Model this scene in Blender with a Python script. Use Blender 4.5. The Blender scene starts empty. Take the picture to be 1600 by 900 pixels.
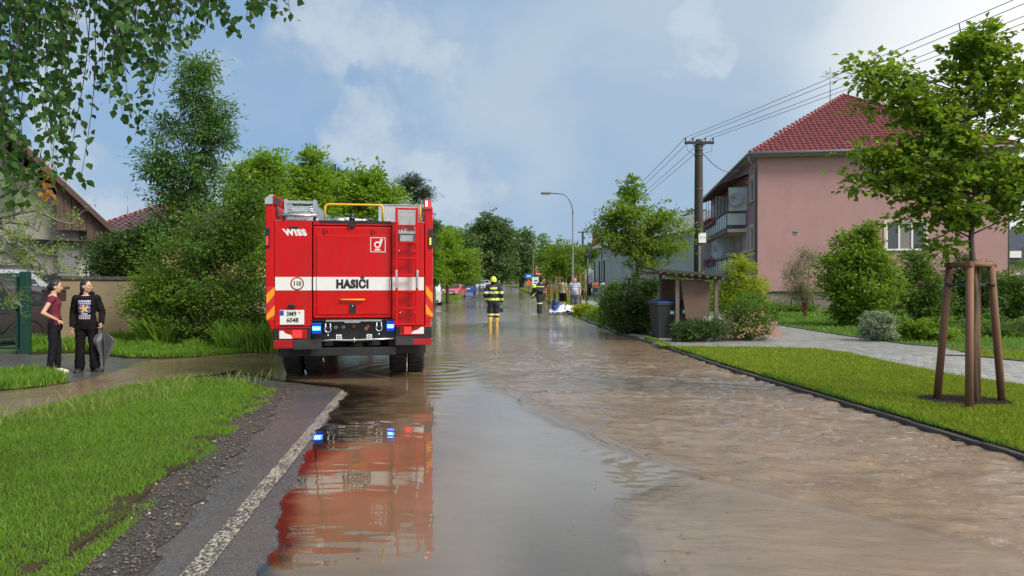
import bpy, bmesh, math, random
import numpy as np
from mathutils import Vector, Matrix, Euler
from mathutils.bvhtree import BVHTree
R = math.radians
S = bpy.context.scene
COL = S.collection

# ------------------------------------------------------------ camera
F = 1081.0; HZ = 444.5; CH = 1.5
cam = bpy.data.cameras.new('camera'); co = bpy.data.objects.new('camera', cam); COL.objects.link(co)
cam.sensor_width = 36; cam.lens = 36 * F / 1600; cam.clip_end = 3000; cam.clip_start = 0.05
co.location = (0, 0, CH)
co.rotation_euler = (R(90) - math.atan((450 - HZ) / F), 0, 0)
S.camera = co

# ------------------------------------------------------------ light
SUN_AZ, SUN_EL = R(124), R(43)          # measured from straight ahead (+Y) to the right (+X)
sd = Vector((math.sin(SUN_AZ) * math.cos(SUN_EL), math.cos(SUN_AZ) * math.cos(SUN_EL), math.sin(SUN_EL)))
sl = bpy.data.lights.new('sun', 'SUN'); sl.energy = 2.4; sl.angle = R(18); sl.color = (1, .94, .84)
so = bpy.data.objects.new('sun', sl); COL.objects.link(so)
so.rotation_euler = sd.to_track_quat('Z', 'Y').to_euler()

W = bpy.data.worlds.new('World'); S.world = W; W.use_nodes = True
nt = W.node_tree; nt.nodes.clear(); N = nt.nodes.new; L = nt.links.new
def wmath(op, a, b=None, c=None, clamp=False):
    n = N('ShaderNodeMath'); n.operation = op; n.use_clamp = clamp
    for i, v in enumerate((a, b, c)):
        if v is None: continue
        if isinstance(v, (int, float)): n.inputs[i].default_value = v
        else: L(v, n.inputs[i])
    return n.outputs[0]
def wmap(v, a, b, c=0, d=1, smooth=True):
    n = N('ShaderNodeMapRange'); n.interpolation_type = 'SMOOTHSTEP' if smooth else 'LINEAR'
    L(v, n.inputs[0])
    for i, x in zip((1, 2, 3, 4), (a, b, c, d)): n.inputs[i].default_value = x
    return n.outputs[0]
def wmix(f, a, b):
    n = N('ShaderNodeMix'); n.data_type = 'RGBA'
    L(f, n.inputs[0])
    for i, v in ((6, a), (7, b)):
        if isinstance(v, tuple): n.inputs[i].default_value = (*v, 1)
        else: L(v, n.inputs[i])
    return n.outputs[2]
def wnoise(vec, sc, det, rough=.55, dist=0., off=None):
    m = N('ShaderNodeMapping'); L(vec, m.inputs[0])
    if off: m.inputs[1].default_value = off
    n = N('ShaderNodeTexNoise'); L(m.outputs[0], n.inputs['Vector'])
    n.inputs['Scale'].default_value = sc; n.inputs['Detail'].default_value = det
    n.inputs['Roughness'].default_value = rough; n.inputs['Distortion'].default_value = dist
    return n.outputs['Fac']
sky = N('ShaderNodeTexSky'); sky.sky_type = 'NISHITA'; sky.sun_disc = False
sky.sun_elevation = SUN_EL; sky.sun_rotation = SUN_AZ; sky.dust_density = 1.6; sky.ozone_density = 2.5
tc = N('ShaderNodeTexCoord'); sep = N('ShaderNodeSeparateXYZ'); L(tc.outputs['Generated'], sep.inputs[0])
dx, dy, dz = sep.outputs
# flatten the direction so that clouds stretch towards the horizon
fl = N('ShaderNodeCombineXYZ')
zz = wmath('ADD', wmath('MAXIMUM', dz, 0), .28)
L(wmath('DIVIDE', dx, zz), fl.inputs[0]); L(wmath('DIVIDE', dy, zz), fl.inputs[1]); L(wmath('MULTIPLY', dz, 1.2), fl.inputs[2])
big = wnoise(fl.outputs[0], 0.9, 4, .5, .4, (3.1, 1.7, 0))
veil = wnoise(tc.outputs['Generated'], 2.3, 5, .55, .6, (0.4, 2.2, 0))
puff = wnoise(tc.outputs['Generated'], 4.2, 9, .52, .25, (5.3, .9, 1.2))
puff2 = wnoise(tc.outputs['Generated'], 9., 9, .6, .2, (1.3, 4.9, 2.2))
# high veil: thicker to the right (towards the hidden sun)
cover = wmap(wmath('ADD', wmath('MULTIPLY', dx, .75), wmath('ADD', big, wmath('MULTIPLY', veil, .6))), .08, .98)
blue = wmix(wmap(dz, 0, .45), (1.9, 3.6, 5.9), (1.3, 2.8, 5.3))
base = N('ShaderNodeMix'); base.data_type = 'RGBA'; base.inputs[0].default_value = .82
L(sky.outputs[0], base.inputs[6]); L(blue, base.inputs[7])
veilcol = wmix(wmap(veil, .38, .62), (3.1, 4.15, 5.4), (3.9, 4.8, 5.7))
c1 = wmix(wmath('MULTIPLY', cover, .95), base.outputs[2], veilcol)
# cumulus bank, left of the middle
bank = N('ShaderNodeVectorMath'); bank.operation = 'DOT_PRODUCT'
L(tc.outputs['Generated'], bank.inputs[0]); bank.inputs[1].default_value = Vector((-.30, .92, .26)).normalized()
bm_ = wmap(bank.outputs['Value'], .93, .985)
cum = wmap(wmath('ADD', wmath('MULTIPLY', puff, 1.0), wmath('MULTIPLY', bm_, .22)), .672, .72)
shade = wmap(wmath('ADD', wmath('MULTIPLY', puff2, .8), wmath('MULTIPLY', puff, .5)), .52, .78)
cumcol = wmix(shade, (2.7, 3.75, 5.1), (4.6, 5.35, 6.1))
c2 = wmix(wmath('MULTIPLY', cum, .8), c1, cumcol)
# bright cloud patch at front right, apart from the sun lamp
gd = N('ShaderNodeVectorMath'); gd.operation = 'DOT_PRODUCT'
L(tc.outputs['Generated'], gd.inputs[0]); gd.inputs[1].default_value = Vector((.62, .76, .24)).normalized()
gl = wmap(gd.outputs['Value'], .94, 1.01, smooth=True)
gl2 = wmath('MULTIPLY', gl, wmap(wmath('ADD', puff, wmath('MULTIPLY', gl, .25)), .42, .62))
c3 = wmix(wmath('MULTIPLY', gl2, .75), c2, (10., 9.8, 9.3))
# broad aureole round the sun lamp, added as fill from behind right
ga = N('ShaderNodeVectorMath'); ga.operation = 'DOT_PRODUCT'; L(tc.outputs['Generated'], ga.inputs[0]); ga.inputs[1].default_value = sd
c3 = wmix(wmath('MULTIPLY', wmap(ga.outputs['Value'], .12, 1.05), .8), c3, (15., 14.6, 13.8))
low = wmix(wmap(dz, -.25, .02), (1.2, 1.15, 1.0), c3)
bg = N('ShaderNodeBackground'); bg.inputs[1].default_value = .078; L(low, bg.inputs[0])
wo = N('ShaderNodeOutputWorld'); L(bg.outputs[0], wo.inputs[0])
S.view_settings.view_transform = 'Standard'; S.view_settings.look = 'None'
S.view_settings.exposure = 0.68; S.view_settings.gamma = 1

# ------------------------------------------------------------ helpers: places
def H(y): return 0.00014 * max(0., y - 48.) ** 2 if y < 170 else 0.00014 * 122 ** 2
def Hn(y):
    yy = np.clip(y, 48, 170); return 0.00014 * (yy - 48) ** 2
def G(px, py, z=0.):                      # where the sight line of a photo pixel meets the level z
    Y = (CH - z) * F / (py - HZ); return ((px - 800) / F * Y, Y)
def at(px, py, Y): return Vector(((px - 800) / F * Y, Y, CH + (HZ - py) / F * Y))
def X(px, Y): return (px - 800) / F * Y
def Z(py, Y): return CH + (HZ - py) / F * Y

# ------------------------------------------------------------ helpers: materials
def new_mat(name):
    m = bpy.data.materials.new(name); m.use_nodes = True; t = m.node_tree
    return m, t, t.nodes['Principled BSDF']
def node(t, typ, **kw):
    n = t.nodes.new(typ)
    for k, v in kw.items():
        if k in n.inputs: n.inputs[k].default_value = v
        else: setattr(n, k, v)
    return n
def mixc(t, fac, a, b):
    n = t.nodes.new('ShaderNodeMix'); n.data_type = 'RGBA'
    if isinstance(fac, (int, float)): n.inputs[0].default_value = fac
    else: t.links.new(fac, n.inputs[0])
    for i, v in ((6, a), (7, b)):
        if isinstance(v, (tuple, list)): n.inputs[i].default_value = (*v[:3], 1)
        else: t.links.new(v, n.inputs[i])
    return n.outputs[2]
def mrange(t, v, a, b, c=0., d=1.):
    n = t.nodes.new('ShaderNodeMapRange'); t.links.new(v, n.inputs[0])
    for i, x in zip((1, 2, 3, 4), (a, b, c, d)): n.inputs[i].default_value = x
    return n.outputs[0]
def mth(t, op, a, b=None):
    n = t.nodes.new('ShaderNodeMath'); n.operation = op
    for i, v in enumerate((a, b)):
        if v is None: continue
        if isinstance(v, (int, float)): n.inputs[i].default_value = v
        else: t.links.new(v, n.inputs[i])
    return n.outputs[0]
def tnoise(t, vec, sc, det=4, rough=.55, dist=0.):
    n = node(t, 'ShaderNodeTexNoise', Scale=sc, Detail=det, Roughness=rough, Distortion=dist)
    t.links.new(vec, n.inputs['Vector']); return n.outputs['Fac']
def tvec(t, which='Object', scale=None):
    v = t.nodes.new('ShaderNodeNewGeometry').outputs['Position'] if which == 'World' else t.nodes.new('ShaderNodeTexCoord').outputs[which]
    if scale:
        m = t.nodes.new('ShaderNodeMapping'); m.inputs[3].default_value = scale; t.links.new(v, m.inputs[0]); v = m.outputs[0]
    return v
def bump(t, b, h, strength=.3, dist=.01):
    n = t.nodes.new('ShaderNodeBump'); n.inputs['Strength'].default_value = strength; n.inputs['Distance'].default_value = dist
    t.links.new(h, n.inputs['Height']); t.links.new(n.outputs[0], b.inputs['Normal']); return n
MC = {}
def M(name, col=None, rough=.6, metal=0., var=.12, sc=6., bmp=0., bsc=60., coat=0., emit=None, es=0., dirt=None, dsc=1.3, spec=.5, bdist=.004, stretch=None):
    if name in MC: return MC[name]
    m, t, b = new_mat(name)
    v = tvec(t, 'Object', stretch)
    n1 = tnoise(t, v, sc, 6)
    c = mixc(t, mrange(t, n1, .3, .7), [x * (1 - var) for x in col], [min(1, x * (1 + var)) for x in col])
    if dirt:
        n2 = tnoise(t, v, dsc, 8, .65)
        c = mixc(t, mrange(t, n2, .5, .72, 0, .75), c, dirt)
    t.links.new(c, b.inputs['Base Color'])
    t.links.new(mrange(t, n1, .2, .8, max(0.02, rough - .08), min(1, rough + .08)), b.inputs['Roughness'])
    b.inputs['Metallic'].default_value = metal
    b.inputs['Specular IOR Level'].default_value = spec
    b.inputs['Coat Weight'].default_value = coat; b.inputs['Coat Roughness'].default_value = .06
    if bmp: bump(t, b, tnoise(t, v, bsc, 5, .6), bmp, bdist)
    if emit:
        b.inputs['Emission Color'].default_value = (*emit, 1); b.inputs['Emission Strength'].default_value = es
    MC[name] = m; return m
def leafmat(name, c1, c2, c3, trans=.35, rough=.55):
    if name in MC: return MC[name]
    m, t, b = new_mat(name); g = t.nodes.new('ShaderNodeNewGeometry')
    r = t.nodes.new('ShaderNodeValToRGB'); e = r.color_ramp.elements
    e[0].color = (*c1, 1); e[1].color = (*c3, 1); k = e.new(.5); k.color = (*c2, 1)
    mm = mth(t, 'ADD', mth(t, 'MULTIPLY', g.outputs['Random Per Island'], .55), mth(t, 'MULTIPLY', tnoise(t, tvec(t, 'Object'), 1.7, 3), .5))
    t.links.new(mm, r.inputs[0]); t.links.new(r.outputs[0], b.inputs['Base Color'])
    b.inputs['Roughness'].default_value = rough; b.inputs['Specular IOR Level'].default_value = .35
    tr = t.nodes.new('ShaderNodeBsdfTranslucent'); 
    tcol = mixc(t, .5, r.outputs[0], (c3[0] * 1.3, c3[1] * 1.3, c3[2] * .6)); t.links.new(tcol, tr.inputs[0])
    mx = t.nodes.new('ShaderNodeMixShader'); mx.inputs[0].default_value = trans
    t.links.new(b.outputs[0], mx.inputs[1]); t.links.new(tr.outputs[0], mx.inputs[2])
    t.links.new(mx.outputs[0], t.nodes['Material Output'].inputs[0])
    MC[name] = m; return m

# ------------------------------------------------------------ helpers: objects
def tag(o, label=None, cat=None, group=None, kind=None):
    if label: o['label'] = label
    if cat: o['category'] = cat
    if group: o['group'] = group
    if kind: o['kind'] = kind
    return o
def empty(name, loc, rz=0., label=None, cat=None, group=None):
    o = bpy.data.objects.new(name, None); COL.objects.link(o); o.location = loc; o.rotation_euler = (0, 0, rz)
    o.empty_display_size = .2
    return tag(o, label, cat, group)
def link(name, me, parent=None, loc=None):
    o = bpy.data.objects.new(name, me); COL.objects.link(o)
    if parent: o.parent = parent
    if loc is not None: o.location = loc
    return o
def npmesh(name, V, Fc, mats=(), smooth=False, mi=None):
    me = bpy.data.meshes.new(name); V = np.asarray(V, np.float32); Fc = np.asarray(Fc, np.int32)
    k = Fc.shape[1]
    me.vertices.add(len(V)); me.vertices.foreach_set('co', V.ravel())
    me.loops.add(Fc.size); me.loops.foreach_set('vertex_index', Fc.ravel())
    me.polygons.add(len(Fc)); me.polygons.foreach_set('loop_start', np.arange(0, Fc.size, k, dtype=np.int32))
    me.polygons.foreach_set('loop_total', np.full(len(Fc), k, np.int32))
    if mi is not None: me.polygons.foreach_set('material_index', np.asarray(mi, np.int32))
    me.polygons.foreach_set('use_smooth', np.full(len(Fc), smooth, bool))
    for m in mats: me.materials.append(m)
    me.update(calc_edges=True); return me

class MB:
    def __init__(s): s.v = []; s.f = []; s.m = []; s.sm = []; s.mats = []
    def mi(s, m):
        if m is None: m = s.mats[0] if s.mats else None
        if m not in s.mats: s.mats.append(m)
        return s.mats.index(m)
    def add(s, vs, fs, m=None, smooth=False):
        o = len(s.v); k = s.mi(m); s.v += [tuple(p) for p in vs]
        for f in fs: s.f.append(tuple(i + o for i in f)); s.m.append(k); s.sm.append(smooth)
        return s
    def box(s, c, d, m=None, rz=0., T=None, bev=0.):
        x, y, z = (a / 2 for a in d)
        if bev > 0:
            b = min(bev, x * .9, y * .9, z * .9); vs = []
            bm = bmesh.new(); bmesh.ops.create_cube(bm, size=1)
            bmesh.ops.scale(bm, vec=(2 * x, 2 * y, 2 * z), verts=bm.verts)
            bmesh.ops.bevel(bm, geom=bm.edges[:], offset=b, segments=2, affect='EDGES', profile=.6)
            bm.verts.index_update()
            vs = [v.co.copy() for v in bm.verts]; fs = [[v.index for v in f.verts] for f in bm.faces]; bm.free()
        else:
            vs = [Vector(p) for p in ((-x, -y, -z), (x, -y, -z), (x, y, -z), (-x, y, -z), (-x, -y, z), (x, -y, z), (x, y, z), (-x, y, z))]
            fs = [(0, 3, 2, 1), (4, 5, 6, 7), (0, 1, 5, 4), (1, 2, 6, 5), (2, 3, 7, 6), (3, 0, 4, 7)]
        if T is not None: vs = [T @ p for p in vs]
        if rz: q = Matrix.Rotation(rz, 3, 'Z'); vs = [q @ p for p in vs]
        c = Vector(c); return s.add([p + c for p in vs], fs, m)
    def b2(s, lo, hi, m=None, bev=0.):     # box from corner to corner
        lo = Vector(lo); hi = Vector(hi); return s.box((lo + hi) / 2, [abs(a) for a in (hi - lo)], m, bev=bev)
    def tube(s, pts, r, m=None, n=8, cap=True, smooth=True, flat=1.):
        pts = [Vector(p) for p in pts]; rs = r if hasattr(r, '__len__') else [r] * len(pts)
        vs = []; fs = []; up = None
        for i, p in enumerate(pts):
            d = (pts[min(i + 1, len(pts) - 1)] - pts[max(i - 1, 0)]).normalized()
            if up is None:
                a = Vector((0, 0, 1)) if abs(d.z) < .9 else Vector((0, 1, 0))
                u = d.cross(a).normalized()
            else: u = (up - d * up.dot(d)).normalized()
            up = u; w = d.cross(u)
            for k in range(n):
                t = 2 * math.pi * k / n; vs.append(p + (u * math.cos(t) + w * math.sin(t) * flat) * rs[i])
        for i in range(len(pts) - 1):
            for k in range(n):
                a = i * n + k; b = i * n + (k + 1) % n; fs.append((a, b, b + n, a + n))
        s.add(vs, fs, m, smooth)
        if cap:
            o = len(s.v) - len(vs); k = s.mi(m)
            s.f.append(tuple(o + i for i in reversed(range(n)))); s.m.append(k); s.sm.append(False)
            s.f.append(tuple(o + len(vs) - n + i for i in range(n))); s.m.append(k); s.sm.append(False)
        return s
    def ball(s, c, r, m=None, n=12, k=8, T=None):
        if not hasattr(r, '__len__'): r = (r, r, r)
        vs = []; fs = []
        for i in range(k + 1):
            a = math.pi * i / k
            for j in range(n):
                b = 2 * math.pi * j / n
                p = Vector((math.sin(a) * math.cos(b) * r[0], math.sin(a) * math.sin(b) * r[1], math.cos(a) * r[2]))
                if T is not None: p = T @ p
                vs.append(p + Vector(c))
        for i in range(k):
            for j in range(n):
                a = i * n + j; b = i * n + (j + 1) % n; fs.append((a, a + n, b + n, b))
        return s.add(vs, fs, m, True)
    def prism(s, poly, a, b, m=None, ax='y', bot=True):      # polygon in the other two axes, from a to b along ax
        n = len(poly)
        def mk(p, t): return {'y': (p[0], t, p[1]), 'x': (t, p[0], p[1]), 'z': (p[0], p[1], t)}[ax]
        vs = [mk(p, a) for p in poly] + [mk(p, b) for p in poly]
        fs = [tuple(range(n)), tuple(reversed(range(n, 2 * n)))] + [(i, n + i, n + (i + 1) % n, (i + 1) % n) for i in range(n)]
        return s.add(vs, fs, m)
    def loft(s, rings, m=None, cap=True, smooth=True, close=True):
        n = len(rings[0]); vs = [p for r in rings for p in r]; fs = []
        for i in range(len(rings) - 1):
            for k in range(n if close else n - 1):
                a = i * n + k; b = i * n + (k + 1) % n; fs.append((a, b, b + n, a + n))
        s.add(vs, fs, m, smooth)
        if cap:
            o = len(s.v) - len(vs); kk = s.mi(m)
            s.f.append(tuple(o + i for i in reversed(range(n)))); s.m.append(kk); s.sm.append(False)
            s.f.append(tuple(o + len(vs) - n + i for i in range(n))); s.m.append(kk); s.sm.append(False)
        return s
    def mesh(s, name, fix=True):
        me = bpy.data.meshes.new(name); me.from_pydata(s.v, [], s.f)
        for m in s.mats: me.materials.append(m)
        me.polygons.foreach_set('material_index', s.m); me.polygons.foreach_set('use_smooth', s.sm)
        if fix:
            bm = bmesh.new(); bm.from_mesh(me); bmesh.ops.recalc_face_normals(bm, faces=bm.faces); bm.to_mesh(me); bm.free()
        me.update(); return me
    def obj(s, name, parent=None, loc=None, bevel=0., fix=True):
        o = link(name, s.mesh(name, fix), parent, loc)
        if bevel:
            b = o.modifiers.new('edge', 'BEVEL'); b.width = bevel; b.segments = 2; b.limit_method = 'ANGLE'; b.angle_limit = R(40)
        return o
def ring(cx, cy, z, rx, ry, n=16, ph=0.):
    return [Vector((cx + rx * math.cos(2 * math.pi * k / n + ph), cy + ry * math.sin(2 * math.pi * k / n + ph), z)) for k in range(n)]
def text(s, size, m, parent, loc, rot=(R(90), 0, 0), name='lettering', bold=0., shear=0., sx=1., ext=.002, sp=1., align='CENTER'):
    cu = bpy.data.curves.new('txt', 'FONT'); cu.body = s; cu.size = size; cu.align_x = align; cu.align_y = 'CENTER'
    cu.offset = bold; cu.shear = shear; cu.extrude = ext; cu.space_character = sp; cu.resolution_u = 3
    to = bpy.data.objects.new('txt', cu); COL.objects.link(to)
    dg = bpy.context.evaluated_depsgraph_get(); dg.update()
    me = bpy.data.meshes.new_from_object(to.evaluated_get(dg)); bpy.data.objects.remove(to); bpy.data.curves.remove(cu)
    me.materials.clear(); me.materials.append(m)
    o = link(name, me, parent, loc); o.rotation_euler = rot; o.scale = (sx, 1, 1); return o
def copy_tree(o, parent=None):
    c = o.copy(); COL.objects.link(c)
    if parent: c.parent = parent
    for ch in o.children: copy_tree(ch, c)
    return c

# ------------------------------------------------------------ helpers: numpy noise
_rng = np.random.RandomState(7); _tab = _rng.rand(256, 256)
def vnoise(x, y):
    xi = np.floor(x).astype(int); yi = np.floor(y).astype(int); fx = x - xi; fy = y - yi
    fx = fx * fx * (3 - 2 * fx); fy = fy * fy * (3 - 2 * fy)
    a = _tab[xi % 256, yi % 256]; b = _tab[(xi + 1) % 256, yi % 256]; c = _tab[xi % 256, (yi + 1) % 256]; d = _tab[(xi + 1) % 256, (yi + 1) % 256]
    return (a * (1 - fx) + b * fx) * (1 - fy) + (c * (1 - fx) + d * fx) * fy
def fbm(x, y, o=4):
    s = 0; a = .5
    for i in range(o): s = s + a * vnoise(x * 2 ** i + 17 * i, y * 2 ** i + 31 * i); a *= .5
    return s
def sstep(x, a, b):
    t = np.clip((x - a) / (b - a), 0, 1); return t * t * (3 - 2 * t)
def inpoly(P, poly):
    x, y = P[:, 0], P[:, 1]; r = np.zeros(len(P), bool); n = len(poly)
    for i in range(n):
        x1, y1 = poly[i]; x2, y2 = poly[(i + 1) % n]
        c = ((y1 > y) != (y2 > y)) & (x < (x2 - x1) * (y - y1) / (y2 - y1 + 1e-12) + x1); r ^= c
    return r
def sheet(name, poly, z, mat, thick=.0, kind='structure', parent=None, seg=.6, hfun=None, jag=0., seed=1):
    """a ground sheet: filled polygon, edges subdivided and slightly irregular, with a skirt"""
    rnd = random.Random(seed); pts = []
    n = len(poly)
    for i in range(n):
        a = Vector(poly[i]); b = Vector(poly[(i + 1) % n]); k = max(1, int((b - a).length / seg))
        nrm = Vector((-(b - a).y, (b - a).x)).normalized()
        for j in range(k):
            p = a.lerp(b, j / k)
            if jag: p = p + nrm * rnd.uniform(-jag, jag)
            pts.append(p)
    bm = bmesh.new(); vs = [bm.verts.new((p.x, p.y, z + H(p.y))) for p in pts]
    f = bm.faces.new(vs); bmesh.ops.recalc_face_normals(bm, faces=bm.faces)
    if f.normal.z < 0: f.normal_flip()
    bmesh.ops.triangulate(bm, faces=bm.faces[:])
    if thick:
        es = [e for e in bm.edges if e.is_boundary]
        r = bmesh.ops.extrude_edge_only(bm, edges=es)
        for v in r['geom']:
            if isinstance(v, bmesh.types.BMVert): v.co.z -= thick
    me = bpy.data.meshes.new(name); bm.to_mesh(me); bm.free(); me.materials.append(mat)
    o = link(name, me, parent)
    if kind: o['kind'] = kind
    return o

# ------------------------------------------------------------ helpers: plants
def leaves_mesh(name, C, D, Nn, size, mat, asp=.5, fold=.18, six=False):
    """one small leaf per centre: C base points, D pointing directions, Nn rough normals"""
    D = D / (np.linalg.norm(D, axis=1, keepdims=True) + 1e-9)
    Sd = np.cross(D, Nn); Sd /= (np.linalg.norm(Sd, axis=1, keepdims=True) + 1e-9); Up = np.cross(Sd, D)
    sz = np.asarray(size)[:, None]
    if six:
        P = [C, C + D * sz * .22 - Sd * sz * asp * .45 , C + D * sz * .5 - Sd * sz * asp * .38 , C + D * sz - Up * sz * .1, C + D * sz * .5 + Sd * sz * asp * .38, C + D * sz * .22 + Sd * sz * asp * .45]
        k = 6
    else:
        P = [C, C + D * sz * .45 - Sd * sz * asp * .5 + Up * sz * fold, C + D * sz, C + D * sz * .45 + Sd * sz * asp * .5 + Up * sz * fold]; k = 4
    V = np.stack(P, 1).reshape(-1, 3); Fc = np.arange(len(C) * k).reshape(-1, k)
    return npmesh(name, V, Fc, [mat])
BARK = lambda: M('bark_dark', (.10, .075, .055), .85, var=.35, sc=9, bmp=.6, bsc=25, bdist=.01, stretch=(1, 1, .25))
BARKG = lambda: M('bark_grey', (.16, .15, .13), .85, var=.3, sc=9, bmp=.6, bsc=25, bdist=.01, stretch=(1, 1, .25))
def tree(name, label, cat, base, blobs, mat, bark, tr=.1, fork=.35, nleaf=6000, leaf=.12, tips=60, sig=.22, seed=1, group=None,
         asp=.55, droop=0., stems=1, up=.4, parts=('trunk', 'crown'), tn=6, spread=.04, conifer=False, rough_top=.0):
    """blobs: (dx,dy,dz, rx,ry,rz, weight) relative to the base"""
    rnd = random.Random(seed); rs = np.random.RandomState(seed)
    root = empty(name, base, 0, label, cat, group)
    top = max(b[2] + b[5] * .8 for b in blobs); tb = MB()
    trunks = []
    for s_ in range(stems):
        a = rnd.uniform(0, 6.28); k = 7; dxx = 0 if stems == 1 else math.cos(a) * spread * top; dyy = 0 if stems == 1 else math.sin(a) * spread * top
        c = blobs[0] if stems == 1 else rnd.choice(blobs)
        pts = []
        hh = top * (1 if stems == 1 else rnd.uniform(.6, .95))
        for i in range(k + 1):
            t = i / k
            wob = .012 * top * (1 if 0 < i else 0)
            pts.append(Vector((dxx * .6 * (.3 + t) + c[0] * t ** 1.5 + rnd.uniform(-wob, wob), dyy * .6 * (.3 + t) + c[1] * t ** 1.5 + rnd.uniform(-wob, wob), hh * t - (.08 if i == 0 else 0))))
        r0 = tr * (1 if stems == 1 else rnd.uniform(.5, .8))
        tb.tube(pts, [r0 * (1.25 if i == 0 else 1 - .88 * i / k) for i in range(k + 1)], bark, n=tn)
        trunks.append((pts, hh, r0))
    wsum = sum(b[6] for b in blobs); Cs = []; Ds = []; per = max(1, nleaf // tips)
    for b in blobs:
        nt_ = max(1, round(tips * b[6] / wsum))
        for _ in range(nt_):
            d = Vector((rnd.gauss(0, 1), rnd.gauss(0, 1), rnd.gauss(0, 1))).normalized(); q = rnd.uniform(.25, 1) ** .5 * rnd.uniform(.82, 1.1)
            tip = Vector((b[0] + d.x * b[3] * q, b[1] + d.y * b[4] * q, b[2] + d.z * b[5] * q))
            pts, hh, r0 = rnd.choice(trunks)
            hz = tip.z - (Vector((tip.x, tip.y)) - Vector((pts[3].x, pts[3].y))).length * up * rnd.uniform(.8, 1.3)
            lo = fork * hh
            hz = max(lo, min(hz, hh * .93)) if tip.z > lo else min(hh * .9, max(.02, tip.z * .8 + .02))
            t = hz / hh * (len(pts) - 1); i = min(len(pts) - 2, max(0, int(t))); o = pts[i].lerp(pts[i + 1], t - i)
            mid = o.lerp(tip, .5) + Vector((rnd.uniform(-.1, .1), rnd.uniform(-.1, .1), rnd.uniform(0, .18))) * (tip - o).length
            rr = max(.004, r0 * .30 * (1 - .6 * hz / max(hh, .1)))
            q3 = mid.lerp(tip, .55) + Vector((rnd.uniform(-.05, .05), rnd.uniform(-.05, .05), .03)) * (tip - o).length
            tb.tube([o, mid, q3, tip], [rr, rr * .6, rr * .35, rr * .12], bark, n=4, cap=False)
            arr = np.array([o, mid, q3, tip]); n = int(per * rnd.uniform(.5, 1.6)) + 1
            tt = rs.uniform(.30 if conifer else .42, 1.03, n) * 3; ii = np.clip(tt.astype(int), 0, 2); fr = (tt - ii)[:, None]
            base_ = arr[ii] * (1 - fr) + arr[ii + 1] * fr
            sg = sig * rnd.uniform(.6, 1.25)
            off = rs.normal(0, 1, (n, 3)) * sg * np.array([1, 1, .62])
            # sub-twigs: leaves gather in small sprays
            ks = rs.normal(0, 1, (max(3, n // 9), 3)) * sg * np.array([1, 1, .62]); off = ks[rs.randint(0, len(ks), n)] + off * .38
            P = base_ + off; Cs.append(P)
            dd = off + rs.normal(0, .5, (n, 3)) * sg + np.array([0, 0, -droop * sg]); Ds.append(dd)
    C_ = np.concatenate(Cs); D_ = np.concatenate(Ds); C_[:, 2] = np.maximum(C_[:, 2], .03)
    Nn = rs.normal(0, .55, C_.shape) + np.array([0, 0, 1.])
    sz = leaf * rs.uniform(.6, 1.25, len(C_))
    tb.obj(parts[0], root, fix=False)
    link(parts[1], leaves_mesh(parts[1], C_, D_, Nn, sz, mat, asp), root)
    return root
def shrub(name, label, base, blobs, mat, nleaf=4000, leaf=.08, tips=50, sig=.12, seed=1, group=None, stems=5, asp=.5, cat='shrub', up=1.2, tr=.03, bark=None, droop=0.):
    return tree(name, label, cat, base, blobs, mat, bark or BARK(), tr=tr, fork=.05, nleaf=nleaf, leaf=leaf, tips=tips, sig=sig, seed=seed, group=group, asp=asp,
                stems=stems, up=up, parts=('stem', 'foliage'), tn=4, droop=droop)
def grass(name, label, polys, n, h, mat, z=.05, seed=1, w=.006, near=True, stiff=.35, avoid=None, lean=.6, clump=0., cat='grass', hvar=None):
    rs = np.random.RandomState(seed); out = []
    for poly, share in polys:
        pa = np.array(poly); lo = pa.min(0); hi = pa.max(0); need = int(n * share); got = []
        while need > 0:
            if near:     # finer towards the camera, as seen
                u = rs.rand(need * 3); ylo = max(lo[1], 2.5); yy = ylo * (hi[1] / ylo) ** u
                P = np.stack([rs.uniform(lo[0], hi[0], len(u)), yy], 1)
                P = P[rs.rand(len(P)) < np.clip((P[:, 1] / hi[1]), 0, 1) ** .15]
            else: P = rs.uniform(lo, hi, (need * 3, 2))
            P = P[inpoly(P, poly)]
            if avoid is not None: P = P[~avoid(P)]
            if clump: P = P[rs.rand(len(P)) < sstep(fbm(P[:, 0] * 3.1, P[:, 1] * 3.1), clump - .12, clump + .1)]
            got.append(P[:need]); need -= len(P)
        out.append(np.concatenate(got))
    P = np.concatenate(out); n = len(P)
    hh = rs.uniform(.5, 1.15, n) * h * (.6 + .9 * fbm(P[:, 0] * 1.7, P[:, 1] * 1.7)) 
    if hvar is not None: hh = hh * hvar(P)
    a = rs.uniform(0, 6.28, n); ln = rs.uniform(.1, lean, n) * hh; th = rs.uniform(0, 6.28, n)
    b = np.stack([P[:, 0], P[:, 1], z + Hn(P[:, 1])], 1)
    ww = w * rs.uniform(.6, 1.3, n) * np.clip(P[:, 1] / 7, .8, 4)
    sd_ = np.stack([np.cos(a), np.sin(a), 0 * a], 1) * ww[:, None]
    ld = np.stack([np.cos(th), np.sin(th), 0 * a], 1) * ln[:, None]
    up_ = np.stack([0 * a, 0 * a, hh], 1)
    V = np.stack([b - sd_, b + sd_, b + up_ * .6 + ld * .35 + sd_ * .7, b + up_ + ld, b + up_ * .6 + ld * .35 - sd_ * .7], 1).reshape(-1, 3)
    Fc = np.arange(n * 5).reshape(-1, 5)
    o = link(name, npmesh(name, V, Fc, [mat])); return tag(o, label, cat, kind='stuff')
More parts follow.
